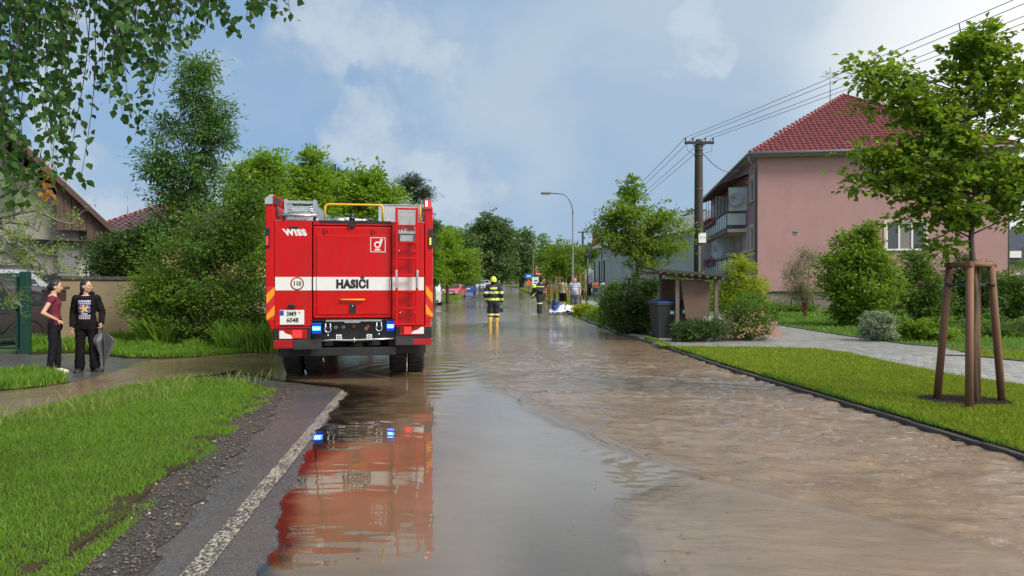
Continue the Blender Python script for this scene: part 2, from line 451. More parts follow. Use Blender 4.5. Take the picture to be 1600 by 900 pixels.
# ============================================================ THE GROUND, ROAD AND WATER
def GH(px, py, z=0.):
    x, Y = G(px, py, z)
    for _ in range(30):
        if py <= HZ + .5: break
        Yn = (CH - z - H(Y)) * F / (py - HZ); Y = .5 * Y + .5 * min(Yn, 300)
    return (X(px, Y), Y)
def rowX(tab): ys = [t[0] for t in tab]; xs = [t[1] for t in tab]; return lambda y: np.interp(y, ys, xs)
XR = rowX([(1, 4.42), (3, 4.36), (5.7, 4.22), (6.9, 4.14), (8.15, 4.02), (10.3, 3.83), (12.3, 3.66), (17.6, 3.42), (20.8, 3.16), (26.2, 2.98), (33.8, 2.88), (42.7, 2.75), (62, 3.0), (90, 2.5), (120, 1.2), (150, -4), (175, -12)])
XL = rowX([(1, -1.75), (3.2, -1.95), (5, -2.45), (8, -2.95), (9.8, -3.35), (11, -5.0), (13, -7.), (15.5, -6.0), (18, -5.2), (30, -5.6), (64, -6.6), (90, -6.9), (120, -8.5), (150, -14), (175, -24)])

# base ground: one sheet to the horizon
m, t, b = new_mat('ground_earth'); v = tvec(t, 'World')
n1 = tnoise(t, v, .35, 8, .6); n2 = tnoise(t, v, 9, 6, .7)
c = mixc(t, mrange(t, n1, .4, .6), (.055, .10, .022), (.075, .12, .03)); c = mixc(t, mrange(t, n2, .45, .75), c, (.06, .05, .03))
t.links.new(c, b.inputs['Base Color']); b.inputs['Roughness'].default_value = .9; bump(t, b, n2, .6, .05); M_GROUND = m
xs = np.array([-900, -400, -150, -60, -30, -15, -6, 0, 6, 15, 30, 60, 150, 400, 900.]); ys = np.array([-300, -60, -15, 0, 3, 10, 25, 48, 55, 65, 75, 90, 105, 120, 140, 170, 300, 900, 1500.])
gx, gy = np.meshgrid(xs, ys); V = np.stack([gx.ravel(), gy.ravel(), Hn(gy.ravel()) - .035], 1); nx = len(xs)
Fq = np.array([(j * nx + i, j * nx + i + 1, (j + 1) * nx + i + 1, (j + 1) * nx + i) for j in range(len(ys) - 1) for i in range(nx - 1)])
tag(link('ground', npmesh('ground', V, Fq, [M_GROUND])), kind='structure')

# asphalt
m, t, b = new_mat('wet_asphalt'); v = tvec(t, 'World')
vo = node(t, 'ShaderNodeTexVoronoi', Scale=95.); t.links.new(v, vo.inputs['Vector'])
n0 = tnoise(t, v, .9, 6, .6); n1 = tnoise(t, v, 5, 6, .6); n2 = tnoise(t, v, 220, 3)
grain = mixc(t, mrange(t, vo.outputs['Color'], .2, .9), (.045, .045, .045), (.13, .127, .122))
c = mixc(t, mrange(t, n0, .42, .62, 0, .55), grain, (.10, .078, .058)); c = mixc(t, mrange(t, n1, .5, .8, 0, .4), c, (.045, .042, .038))
t.links.new(c, b.inputs['Base Color'])
t.links.new(mrange(t, n0, .35, .65, .16, .34), b.inputs['Roughness']); b.inputs['Specular IOR Level'].default_value = .6
hh = mth(t, 'ADD', mth(t, 'MULTIPLY', vo.outputs['Distance'], 1.), mth(t, 'MULTIPLY', n2, .35))
bump(t, b, hh, .5, .006); M_ASPH = m

def strip(name, fl, fr, mat, z=0., y0=1., y1=175., nseg=90, cols=8, parent=None, kind='structure'):
    ys = y0 * (y1 / y0) ** (np.arange(nseg + 1) / nseg); s = np.arange(cols + 1) / cols
    gy, gs = np.meshgrid(ys, s, indexing='ij'); gx = fl(gy) * (1 - gs) + fr(gy) * gs
    V = np.stack([gx.ravel(), gy.ravel(), Hn(gy.ravel()) + z], 1); k = cols + 1
    j, i = np.meshgrid(np.arange(nseg), np.arange(cols), indexing='ij'); a = (j * k + i).ravel()
    o = link(name, npmesh(name, V, np.stack([a, a + 1, a + k + 1, a + k], 1), [mat]), parent)
    if kind: o['kind'] = kind
    return o
road = strip('road', lambda y: XL(y) - .1, lambda y: XR(y) + .02, M_ASPH, 0.0)
sheet('side_road', [(-3.2, 9.2), (-4.6, 10.6), (-5.7, 9.6), (-8, 8.2), (-14, 7.2), (-30, 6.5), (-30, 15.3), (-11, 15.0), (-8.6, 14.5), (-7.6, 14.3), (-5.5, 14.4), (-3.0, 14.6)], -.004, M_ASPH, .0)

# worn painted line
m, t, b = new_mat('worn_road_paint'); v = tvec(t, 'World')
vo = node(t, 'ShaderNodeTexVoronoi', Scale=75.); t.links.new(v, vo.inputs['Vector'])
n1 = tnoise(t, v, 60, 4, .7); n0 = tnoise(t, v, 3, 4)
wear = mrange(t, mth(t, 'ADD', mth(t, 'MULTIPLY', vo.outputs['Color'], .5), mth(t, 'ADD', mth(t, 'MULTIPLY', n1, .8), mth(t, 'MULTIPLY', n0, .35))), .70, .86)
t.links.new(mixc(t, wear, (.42, .39, .30), (.06, .05, .045)), b.inputs['Base Color']); b.inputs['Roughness'].default_value = .4
bump(t, b, wear, .5, .004); M_PAINT = m
lp = [(-1.582, 3.0), (-2.366, 9.85)]
mb = MB(); vs = []
for i in range(40):
    y = 2.6 + (9.85 - 2.6) * i / 39; x = np.interp(y, [p[1] for p in lp], [p[0] for p in lp]); wv = random.Random(i).uniform(-.004, .004)
    vs += [(x - .062 + wv, y, .006), (x + .062 + wv, y, .006)]
mb.add(vs, [(2 * i, 2 * i + 1, 2 * i + 3, 2 * i + 2) for i in range(39)], M_PAINT); o = mb.obj('road_marking'); o['kind'] = 'structure'

# ---------------------------------------------------------------- flood water
def water_mat(name):
    m, t, b = new_mat(name); t.nodes.remove(b); v = tvec(t, 'World')
    at_ = t.nodes.new('ShaderNodeAttribute'); at_.attribute_name = 'depth'; amp = t.nodes.new('ShaderNodeAttribute'); amp.attribute_name = 'chop'
    mp = t.nodes.new('ShaderNodeMapping'); mp.inputs[3].default_value = (.55, 2.6, 1); mp.inputs[2].default_value = (0, 0, R(14)); t.links.new(v, mp.inputs[0])
    a = tnoise(t, mp.outputs[0], 7.5, 3, .5, .6); bn = tnoise(t, mp.outputs[0], 36, 4, .6, .4); cn = tnoise(t, v, 2.2, 2, .5, .4)
    hgt = mth(t, 'ADD', mth(t, 'MULTIPLY', a, 1.), mth(t, 'ADD', mth(t, 'MULTIPLY', bn, .42), mth(t, 'MULTIPLY', cn, 1.1)))
    hgt = mth(t, 'MULTIPLY', hgt, amp.outputs['Fac'])
    bp = t.nodes.new('ShaderNodeBump'); bp.inputs['Strength'].default_value = 1.; bp.inputs['Distance'].default_value = .019
    t.links.new(hgt, bp.inputs['Height'])
    fr = t.nodes.new('ShaderNodeFresnel'); fr.inputs[0].default_value = 1.5; t.links.new(bp.outputs[0], fr.inputs['Normal'])
    gl_ = t.nodes.new('ShaderNodeBsdfGlossy'); gl_.inputs['Roughness'].default_value = .02; gl_.inputs['Color'].default_value = (.97, .97, .97, 1); t.links.new(bp.outputs[0], gl_.inputs['Normal'])
    df = t.nodes.new('ShaderNodeBsdfDiffuse')
    n = tnoise(t, v, 1.3, 5, .6, .5)
    si = t.nodes.new('ShaderNodeAttribute'); si.attribute_name = 'silt_sheen'
    t.links.new(mixc(t, si.outputs['Fac'], mixc(t, mrange(t, n, .35, .65), (.150, .090, .043), (.220, .140, .075)), (.235, .205, .17)), df.inputs[0])  # grey-tan end is silt plus reflected sky painted into the diffuse colour
    tr = t.nodes.new('ShaderNodeBsdfTransparent'); tr.inputs[0].default_value = (.80, .68, .52, 1)
    mx = t.nodes.new('ShaderNodeMixShader'); t.links.new(at_.outputs['Fac'], mx.inputs[0]); t.links.new(tr.outputs[0], mx.inputs[1]); t.links.new(df.outputs[0], mx.inputs[2])
    m2 = t.nodes.new('ShaderNodeMixShader'); t.links.new(fr.outputs[0], m2.inputs[0]); t.links.new(mx.outputs[0], m2.inputs[1]); t.links.new(gl_.outputs[0], m2.inputs[2])
    t.links.new(m2.outputs[0], t.nodes['Material Output'].inputs[0]); return m
M_WATER = water_mat('muddy_water')
XW = rowX([(1, -1.0), (3.0, -1.12), (3.56, -1.28), (4.6, -1.5), (5.6, -1.68), (6.6, -1.86), (7.6, -2.02), (8.6, -2.14), (9.4, -2.26), (10.0, -2.5), (10.7, -3.5), (11.6, -4.6), (12.5, -6.2), (15, -5.9), (18, -5.1), (30, -5.5), (64, -6.5), (90, -6.8), (120, -8.4), (150, -13.9), (175, -23)])
XA0 = rowX([(1, .5), (3., .62), (3.56, .63), (4.2, .66), (4.56, .72), (5.0, .98), (5.49, 1.24), (6.1, .98), (7.9, .25), (10, -.35), (12, -.8), (16, -1.6), (25, -3), (40, -5)])
XA = lambda y: XA0(y) + .34 * (fbm(y * 1.1 + 2, y * 0 + 11, 4) - .46)
ny, nxx = 940, 330
ys = 2.2 * (170 / 2.2) ** (np.arange(ny) / (ny - 1)); s_ = np.arange(nxx) / (nxx - 1)
gy, gs = np.meshgrid(ys, s_, indexing='ij')
edge = XW(gy) + (.16 * (fbm(gy * 2.3, gy * 0 + 3, 4) - .5) + .05 * (fbm(gy * 11, gy * 0 + 5, 3) - .5)) * np.clip(gy / 4, .7, 2)
gx = edge * (1 - gs) + (XR(gy) - .012) * gs
d = gx - XA(gy)
yB = np.interp(gx, [1.0, 1.24, 1.72, 2.33, 2.9, 3.6, 4.4], [5.6, 5.46, 4.9, 4.2, 3.5, 2.9, 2.2])
below = sstep(yB - gy, -.04, .12) * sstep(gx, .5, .8)
rough_ = sstep(d + .25 * (fbm(gx * 2.2, gy * 1.6, 3) - .45), -.25, .75)
amp = (.05 + .95 * rough_) * (1 - .72 * below)
amp = np.where(gy > 5.6, np.maximum(amp, .16 * sstep(gy, 6, 16)), amp)
wx = gx + .35 * fbm(gx * 1.3, gy * 1.1, 3) ; wy = gy + .45 * fbm(gx * .9 + 9, gy * 1.2, 3)
u_ = wx * .28 + wy * .96; v_ = wx * .96 - wy * .28
h1 = fbm(v_ * 2.2, u_ * 5.0, 2) - .37; h2 = vnoise(v_ * 3.0 + 40, u_ * 9.5) - .5 + .5 * (vnoise(v_ * 5.2 + 4, u_ * 17.5) - .5)
h3 = vnoise(v_ * 7.5 + 3, u_ * 28) - .5
rip = .020 * h1 + .042 * h2 + .014 * h3
fade = 1 - sstep(gy, 9, 19)
z = rip * amp * fade * (.55 + .45 * sstep(gx, .6, 3))
# standing waves fanning out of the junction of the two flows
jx, jy = 1.2, 5.55
dist = np.hypot(gx - jx, (gy - jy)); ang = np.arctan2(gy - jy, gx - jx)
z += .0045 * np.sin(dist * 34 + 2.2 * fbm(gx * 4, gy * 4)) * np.exp(-((dist - .55) / .5) ** 2) * sstep(ang, -.2, .3) * (1 - sstep(ang, 2.3, 2.9))
# wave train along the left shock line
tA = sstep(gy, 5.45, 5.9) * (1 - sstep(gy, 8.5, 11)); n_ = .94 * d
z += 1.5 * tA * (.015 * np.exp(-((n_ - .05) / .045) ** 2) + .009 * np.exp(-((n_ - .20) / .05) ** 2) + .006 * np.exp(-((n_ - .36) / .06) ** 2)) * (.35 + 1.1 * vnoise(gx * 5 + 2, gy * 3.1))
# right crest
dB = (gy - yB) * .75; tB = sstep(gx, 1.22, 1.4) * (1 - sstep(gx, 2.6, 4.0))
z += 1.3 * tB * (.020 * np.exp(-(dB / .045) ** 2) + .006 * np.exp(-((dB - .16) / .05) ** 2)) * (.5 + .7 * vnoise(gx * 7 + 2, gy * 5))
# thin overlapping sheets below it
for q, (xo, am) in enumerate(((.02, .005), (.22, .0035), (.50, .003))):
    ee = d - xo - .14 * (fbm(gy * 1.9 + q * 7, gy * 0 + q, 3) - .5); bb = (1 - sstep(gy, 4.6, 5.3))
    z += bb * am * sstep(ee, -.012, .012)
z += below * .0035 * (fbm(v_ * 9 + 5, u_ * 16, 3) - .44) * 2
# wakes at the two fire-fighters and ripples by the truck wheels
for wxp, wyp, a_ in ((-.68, 25.5, .004), (1.3, 35.4, .004), (-1.35, 12.0, .004)):
    dd = np.hypot(gx - wxp, (gy - wyp)); z += a_ * np.sin(dd * 16) * np.exp(-(dd / 1.6) ** 2) * (1 - sstep(gy, 20, 60) * .5)
dleft = (gx - edge); dr = (XR(gy) - gx)
z *= sstep(dleft, 0, .25)
level = .010 + .012 * sstep(dleft, 0, .6) + .016 * rough_ * (1 - sstep(gy, 14, 20))
V = np.stack([gx.ravel(), gy.ravel(), (Hn(gy) + z + level).ravel()], 1)
j, i = np.meshgrid(np.arange(ny - 1), np.arange(nxx - 1), indexing='ij'); a = (j * nxx + i).ravel()
me = npmesh('flood_water', V, np.stack([a, a + 1, a + nxx + 1, a + nxx], 1), [M_WATER], True)
near_ = 1 - sstep(gy, 3.4, 5.6)
brown = .84 - .42 * near_ * sstep(gx, -.3, .2)
deep = np.maximum(brown, sstep(d + .3 * (fbm(gx * 3, gy * 3, 3) - .45), -.25, .25)); deep = np.maximum(deep, sstep(gy, 7.5, 12) * .9)
shal = .25 + 1.1 * sstep(gy, 5.5, 7.5) * (1 - sstep(gy, 9.9, 11))
deep = deep * sstep(dleft / shal + .5 * (fbm(gx * 5, gy * 4) - .5), .0, .75) * (.86 + .14 * fbm(gx * 3, gy * 3)) 
A1 = me.attributes.new('depth', 'FLOAT', 'POINT'); A1.data.foreach_set('value', np.clip(deep, 0, .97).ravel().astype(np.float32))
still = sstep(fbm(gx * .30 + 4, gy * .13 + 2, 3), .40, .56) * sstep(gy, 14, 22) * (1 - sstep(gx, -1.5, 1.5))   # calm patches farther up, under the trees
chop = np.maximum(.006 + .8 * rough_ * (1 - .35 * below) * (1 - .3 * sstep(gy, 8, 25)) * (.75 + .25 * sstep(gy, 7, 14)), .30 * sstep(gy, 8, 20)) * (1 - .8 * still)
chop = chop * (.6 + .8 * fbm(gx * .8, gy * .5)) 
silt_sky = .10 + .90 * sstep(gx, -.9, .1) * (1 - sstep(d, -.2, .5)) ; silt_sky = np.maximum(silt_sky * (1 - .75 * rough_), .75 * sstep(gy, 12, 24)); silt_sky = np.maximum(silt_sky, .45 * below); silt_sky = np.maximum(silt_sky, .24 * rough_ * (.5 + fbm(gx * 1.2, gy * .8, 3)))  # pale centre and far water: sky reflection put into the colour, with some silt
A3 = me.attributes.new('silt_sheen', 'FLOAT', 'POINT'); A3.data.foreach_set('value', np.clip(silt_sky, 0, 1).ravel().astype(np.float32))
A2 = me.attributes.new('chop', 'FLOAT', 'POINT'); A2.data.foreach_set('value', chop.ravel().astype(np.float32))
o = link('flood_water', me); o['kind'] = 'structure'

# muddy stream from the side road
def flat_water(name, poly, z, chopv, dep, res=.05, amp=.006):
    pa = np.array(poly); lo, hi = pa.min(0), pa.max(0); xs = np.arange(lo[0], hi[0] + res, res); ys = np.arange(lo[1], hi[1] + res, res)
    gx, gy = np.meshgrid(xs, ys); P = np.stack([gx.ravel(), gy.ravel()], 1)
    Pj = P + .1 * np.stack([fbm(P[:, 0] * 3, P[:, 1] * 3) - .5, fbm(P[:, 0] * 3 + 8, P[:, 1] * 3) - .5], 1)
    ins = inpoly(Pj, poly); k = len(xs)
    w = np.stack([P[:, 0] * .95 + P[:, 1] * .3, P[:, 1] * .95 - P[:, 0] * .3], 1)
    zz = z + amp * 2 * (fbm(w[:, 0] * 2.2, w[:, 1] * 6 + 2 * fbm(w[:, 0] * 1.5, w[:, 1]), 4) - .45)
    V = np.stack([P[:, 0], P[:, 1], zz], 1)
    j, i = np.meshgrid(np.arange(len(ys) - 1), np.arange(k - 1), indexing='ij'); a = (j * k + i).ravel()
    Q = np.stack([a, a + 1, a + k + 1, a + k], 1); Q = Q[ins[Q].all(1)]
    me = npmesh(name, V, Q, [M_WATER], True)
    cnt = ins.reshape(gx.shape).astype(float); sm = cnt.copy()
    for _ in range(5): sm = (sm + np.roll(sm, 1, 0) + np.roll(sm, -1, 0) + np.roll(sm, 1, 1) + np.roll(sm, -1, 1)) / 5
    A = me.attributes.new('depth', 'FLOAT', 'POINT'); A.data.foreach_set('value', (dep * sstep(sm, .5, .95)).ravel().astype(np.float32))
    A = me.attributes.new('chop', 'FLOAT', 'POINT'); A.data.foreach_set('value', np.full(gx.size, chopv, np.float32))
    A = me.attributes.new('silt_sheen', 'FLOAT', 'POINT'); A.data.foreach_set('value', (.0 + .45 * fbm(gx * 1.5, gy * 2.5, 3)).ravel().astype(np.float32))
    o = link(name, me); o['kind'] = 'structure'; return o
SP = [G(*p) for p in ((440, 551), (380, 553), (300, 560), (215, 566), (190, 578), (140, 592), (100, 602), (40, 610), (-60, 617), (-200, 622), (-200, 690), (-60, 676), (10, 660), (100, 634), (200, 608), (290, 592), (345, 586), (392, 578), (445, 572))]
flat_water('stream_water', SP, .022, .55, .96, .04, .010)

# gravel shoulder beside the lawn
m, t, b = new_mat('gravel_mud'); v = tvec(t, 'World')
vo = node(t, 'ShaderNodeTexVoronoi', Scale=38.); t.links.new(v, vo.inputs['Vector'])
n0 = tnoise(t, v, 2.2, 6, .65); n1 = tnoise(t, v, 30, 6, .7)
c = mixc(t, mrange(t, vo.outputs['Color'], .1, .9), (.03, .025, .02), (.10, .085, .068)); c = mixc(t, mrange(t, n0, .4, .65, 0, .8), c, (.042, .032, .024))
t.links.new(c, b.inputs['Base Color']); b.inputs['Roughness'].default_value = .42
bump(t, b, mth(t, 'ADD', n1, mth(t, 'MULTIPLY', vo.outputs['Distance'], .8)), .8, .02); M_GRAV = m
LE = [(-3.75, 10.15), (-3.42, 9.6), (-3.28, 9.0), (-3.12, 7.9), (-2.92, 6.8), (-2.72, 5.9), (-2.62, 5.0), (-2.50, 4.3), (-2.38, 3.5), (-2.25, 2.4), (-2.2, 1.2)]   # lawn edge
sheet('gravel_shoulder', [(p[0] - .5, p[1]) for p in LE] + [(-1.72, 1.2), (-1.75, 2.4), (-1.86, 3.4), (-2.10, 4.4), (-2.30, 5.3), (-2.50, 6.5), (-2.72, 7.8), (-2.98, 8.9), (-3.1, 9.8), (-3.5, 10.5)], .008, M_GRAV, .0, jag=.05, seg=.12, seed=4)

# lawns
M_TURFG = M('turf_green', (.055, .105, .018), .9, var=.3, sc=3, spec=.1, bmp=.8, bsc=12, bdist=.03)
m, t, b = new_mat('turf'); v = tvec(t, 'World')
n0 = tnoise(t, v, 1.4, 6, .6); n1 = tnoise(t, v, 24, 6, .7)
c = mixc(t, mrange(t, n0, .35, .65), (.040, .036, .018), (.060, .048, .026)); c = mixc(t, mrange(t, n1, .45, .75), c, (.045, .036, .022)); b.inputs['Specular IOR Level'].default_value = .1
t.links.new(c, b.inputs['Base Color']); b.inputs['Roughness'].default_value = .9; bump(t, b, n1, .6, .02); M_TURF = m
LAWN = LE[::-1] + [(-4.1, 10.4), (-4.5, 10.6), (-5.1, 10.6), (-5.5, 9.8), (-5.5, 8.7), (-5.6, 7.6), (-6.2, 7.0), (-9, 6.3), (-9, 1.2)]
sheet('left_lawn', LAWN, .035, M_TURF, .06, jag=.06, seg=.15, seed=2)
KZ = .10
RL = [G(1033, 541, KZ), G(1150, 543, KZ), G(1275, 545, KZ), G(1330, 553, KZ), G(1400, 568, KZ), G(1478, 584, KZ), G(1605, 604, KZ), G(1900, 650, KZ)]
kerbline = [(float(XR(y)) + .085, y) for y in (4.0, 5.5, 6.9, 8.2, 9.6, 11, 12.5, 14, 15.6, 17.2)]
sheet('right_lawn', RL + [(8, 4)] + kerbline, KZ, M_TURF, .1, jag=.015, seg=.3, seed=3)
# paved path and its pavers
m, t, b = new_mat('paving_bed'); v = tvec(t, 'World')
t.links.new(mixc(t, tnoise(t, v, 12, 5), (.05, .046, .04), (.09, .085, .07)), b.inputs['Base Color']); b.inputs['Roughness'].default_value = .8; M_BED = m
PATH = RL[::-1] + [(float(XR(y)) + .085, y) for y in (17.5, 19.4)] + [G(1048, 527, KZ), G(1110, 521, KZ), G(1216, 508, KZ), G(1270, 517, KZ), G(1335, 527, KZ), G(1420, 539, KZ), G(1480, 543, KZ), G(1620, 549, KZ), G(1900, 560, KZ), G(2300, 640, KZ)]
pave = sheet('pavement', PATH, KZ - .012, M_BED, .1, seg=1.)
ISL = [G(1480, 545, KZ), G(1620, 551, KZ), G(1900, 562, KZ), G(1900, 585, KZ), G(1700, 570, KZ), G(1600, 564, KZ), G(1530, 557, KZ)]
BL = [G(1214, 486, KZ), G(1216, 507, KZ), G(1270, 516, KZ), G(1335, 526, KZ), G(1420, 538, KZ), G(1480, 542, KZ), G(1620, 548, KZ), G(1900, 559, KZ), (42, 12), (42, 36), (11, 39)]
sheet('path_island_lawn', ISL, KZ + .012, M_TURFG, .02, seg=.4, seed=5, jag=.01)
sheet('back_lawn', BL, KZ, M_TURFG, .1, seg=.6, seed=6)
# second pavement and lawns up the right side of the street
KR = lambda y: float(XR(y)) + .09
sheet('planting_bed', [(KR(19.4), 19.4), (KR(24), 24), (KR(30), 30), (KR(36), 36), (5.6, 38), (6.9, 30), (7.4, 24), (8.4, 20), (8.0, 19)], KZ - .03, M_GRAV, .08, seg=.5)
P2 = [(KR(60) + 1.9, 60), (KR(45) + 2.4, 45), (5.7, 38), (7.0, 30), (7.5, 24), (8.8, 20), (11, 18.8), (10.8, 24), (9.2, 30), (7.9, 38), (7.4, 45), (KR(60) + 3.8, 60)]
sheet('side_pavement', P2, KZ - .02, M('pale_paving', (.30, .29, .27), .55, var=.15, sc=14, bmp=.3), .08)
RL2 = [(KR(y), y) for y in (36, 42.7, 52, 62, 75, 90, 105, 120)] + [(8, 120), (8.5, 105), (8.5, 90), (7.8, 75), (KR(60) + 1.8, 60), (KR(45) + 2.3, 45), (5.6, 38)]
sheet('verge_lawn', RL2, KZ - .01, M_TURFG, .1, seg=2.)

# ---- kerb stones: one stone, then copies
M_KERB = M('wet_concrete_kerb', (.060, .057, .050), .5, var=.2, sc=12, bmp=.5, bsc=50, dirt=(.05, .05, .04))
kerb = empty('kerb', (0, 0, 0)); kerb['kind'] = 'structure'
mb = MB(); mb.box((0, 0, 0), (.075, .985, .20), M_KERB, bev=.008); kst = mb.mesh('kerb_stone')
y = 3.2
while y < 62:
    y2 = y + .998; x1, x2 = float(XR(y)), float(XR(y2)); a = math.atan2(x2 - x1, .998)
    o = link('kerb_stone', kst, kerb, ((x1 + x2) / 2 + .045, (y + y2) / 2, KZ - .118 + H(y) + random.Random(int(y * 9)).uniform(-.006, .006)))
    o.rotation_euler = (random.Random(int(y * 3)).uniform(-.004, .004), 0, -a); y = y2 * 1.0
kerb2 = empty('path_kerb', (0, 0, 0)); kerb2['kind'] = 'structure'
for pts in ([G(1214, 508, KZ), G(1270, 517, KZ), G(1335, 527, KZ), G(1420, 539, KZ), G(1480, 543.5, KZ), G(1620, 549.5, KZ)], [G(1478, 556, KZ), G(1530, 558, KZ), G(1600, 565.5, KZ), G(1700, 572, KZ)]):
    for a, b_ in zip(pts, pts[1:]):
        a = Vector(a); b_ = Vector(b_); k = max(1, round((b_ - a).length)); an = math.atan2(b_.x - a.x, b_.y - a.y)
        for q in range(k):
            c = a.lerp(b_, (q + .5) / k); o = link('kerb_stone', kst, kerb2, (c.x, c.y, KZ - .07)); o.rotation_euler = (0, 0, -an); o.scale = (.8, (b_ - a).length / k, 1)
# ---- pavers: the nearest 300 one by one, the rest joined
M_PAVE = [M('paver_grey_%d' % i, c, .42, var=.14, sc=9, bmp=.4, bsc=70) for i, c in enumerate(((.235, .23, .22), (.27, .262, .245), (.205, .20, .19)))]
pmesh = []
for k in range(3):
    mb = MB(); mb.box((0, 0, 0), (.188, .152, .05), M_PAVE[k], bev=.008); pmesh.append(mb.mesh('paver'))
cand = []; an = R(-62); cs, sn = math.cos(an), math.sin(an)
for r in range(-10, 110):
    for c_ in range(-60, 110):
        u, w_ = (c_ + .5 * (r % 2)) * .2, r * .165
        x = 5.0 + u * cs - w_ * sn; yy = 17.0 + u * sn + w_ * cs
        if yy < 7 or yy > 24 or x > .78 * yy + .5: continue
        cand.append((x, yy))
ca = np.array(cand); ok = inpoly(ca, PATH) & ~inpoly(ca, ISL); ca = ca[ok]; ca = ca[np.argsort(np.hypot(ca[:, 0], ca[:, 1]))]
rnd = random.Random(3); sv = []; sf = []; smi = []
base = np.array([v.co[:] for v in MB().box((0, 0, 0), (.194, .158, .05), M_PAVE[0]).mesh('paver_plain').vertices]); bf = [(4, 5, 6, 7), (0, 1, 5, 4), (1, 2, 6, 5), (2, 3, 7, 6), (3, 0, 4, 7)]
for q, (x, yy) in enumerate(ca):
    zz = KZ - .018 + rnd.uniform(-.002, .002)
    if q < 300:
        o = link('paver', pmesh[rnd.randrange(3)], pave, (x, yy, zz)); o.rotation_euler = (rnd.uniform(-.01, .01), rnd.uniform(-.01, .01), an)
    else:
        p = np.stack([base[:, 0] * cs - base[:, 1] * sn + x, base[:, 0] * sn + base[:, 1] * cs + yy, base[:, 2] + zz + H(yy)], 1); k = len(sv) * 8
        sv.append(p); sf += [[i + k for i in f] for f in bf]; smi += [rnd.randrange(3)] * 5
o = link('paver_field', npmesh('paver_field', np.concatenate(sv), sf, M_PAVE, mi=smi), pave); o['kind'] = 'stuff'
# ============================================================ FIRE ENGINE (local: x right, y forward from the tail, z up)
RED = M('fire_red_paint', (.53, .003, .006), .36, var=.04, sc=3, coat=.12, spec=.25, dirt=(.40, .012, .012), dsc=1.1)
t = RED.node_tree; b = t.nodes['Principled BSDF']; v = tvec(t, 'Object'); src = b.inputs['Base Color'].links[0].from_socket      # mud spatter and road film
sx_ = t.nodes.new('ShaderNodeSeparateXYZ'); t.links.new(v, sx_.inputs[0]); lowz = mrange(t, sx_.outputs[2], 1.45, .6, 0, 1)
sp_ = mrange(t, mth(t, 'ADD', tnoise(t, v, 34, 5, .7), mth(t, 'MULTIPLY', lowz, .16)), .66, .74, 0, .55); film = mth(t, 'MULTIPLY', mrange(t, tnoise(t, tvec(t, 'Object', (5, 5, .7)), 1.6, 6, .65), .45, .75, 0, .45), mrange(t, sx_.outputs[2], 2.9, .8, .35, 1))
t.links.new(mixc(t, sp_, mixc(t, film, src, (.26, .035, .025)), (.20, .10, .06)), b.inputs['Base Color'])
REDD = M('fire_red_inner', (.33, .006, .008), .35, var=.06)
WHT = M('white_reflective_film', (.72, .72, .70), .4, var=.03)
BLK = M('black_rubber', (.014, .014, .015), .65, var=.3, sc=20, dirt=(.05, .042, .035), dsc=3)
BLKP = M('black_plastic', (.02, .02, .022), .35, var=.2)
STEEL = M('dark_steel', (.06, .06, .062), .4, .6, var=.3, dirt=(.09, .07, .05), dsc=3)
ALU = M('aluminium', (.62, .64, .66), .28, .9, var=.08, sc=14)
ALUT = M('tread_plate', (.60, .62, .65), .32, .75, var=.06, sc=20, bmp=.8, bsc=90)
YEL = M('yellow_paint', (.75, .42, .01), .35, var=.05)
ORG = M('orange_reflective', (.85, .30, .01), .35, var=.04)
GLS = M('dark_glass', (.02, .024, .028), .05, var=.05, spec=.8)
LRED = M('red_lamp_lit', (.8, .02, .02), .2, emit=(1, .03, .03), es=.9)
LREDD = M('red_lens', (.35, .01, .012), .12, coat=.6)
LBLU = M('blue_lamp_lit', (.05, .2, .9), .2, emit=(.02, .12, 1), es=11)
LBLC = M('blue_lamp_core', (.4, .6, 1), .2, emit=(.25, .55, 1), es=9)
LORG = M('orange_lamp_lit', (.9, .3, .05), .2, emit=(1, .32, .05), es=1.5)
LCLR = M('clear_lens', (.75, .72, .72), .12, var=.05)
TX = lambda u: u / 296.1 - 1.451
TZ = lambda v: 3.015 - v / 296.1
TRK = empty('fire_truck', (X(549, 10.6), 10.6, 0), R(8.5), 'red fire engine with white HASIČI stripe and lit blue lamps in the flood water', 'fire engine')
def tb(name, boxes, parent=TRK, bevel=0., extra=None):
    mb = MB()
    for lo, hi, m in boxes: mb.b2(lo, hi, m)
    if extra: extra(mb)
    return mb.obj(name, parent, bevel=bevel)
L_ = 5.6
# body shell: two side walls with chamfered feet, roof deck, front wall, inner back
mb = MB()
for sgn, x0, x1 in ((-1, TX(57), TX(95)), (1, TX(760), TX(797))):
    xo, xi = (x0, x1) if sgn < 0 else (x1, x0)
    mb.prism([(xo, 1.02), (xo, 2.40), (xo + .0 * sgn, 2.71), (xi, 2.71), (xi, .78), (xi + .04 * sgn, .78)], 0.0, L_, RED, 'y')
mb.b2((-1.14, .06, .985), (1.12, L_, 2.46), RED); mb.b2((-1.14, .2, .78), (1.12, L_, .984), BLKP)
mb.obj('body', TRK, bevel=.012)
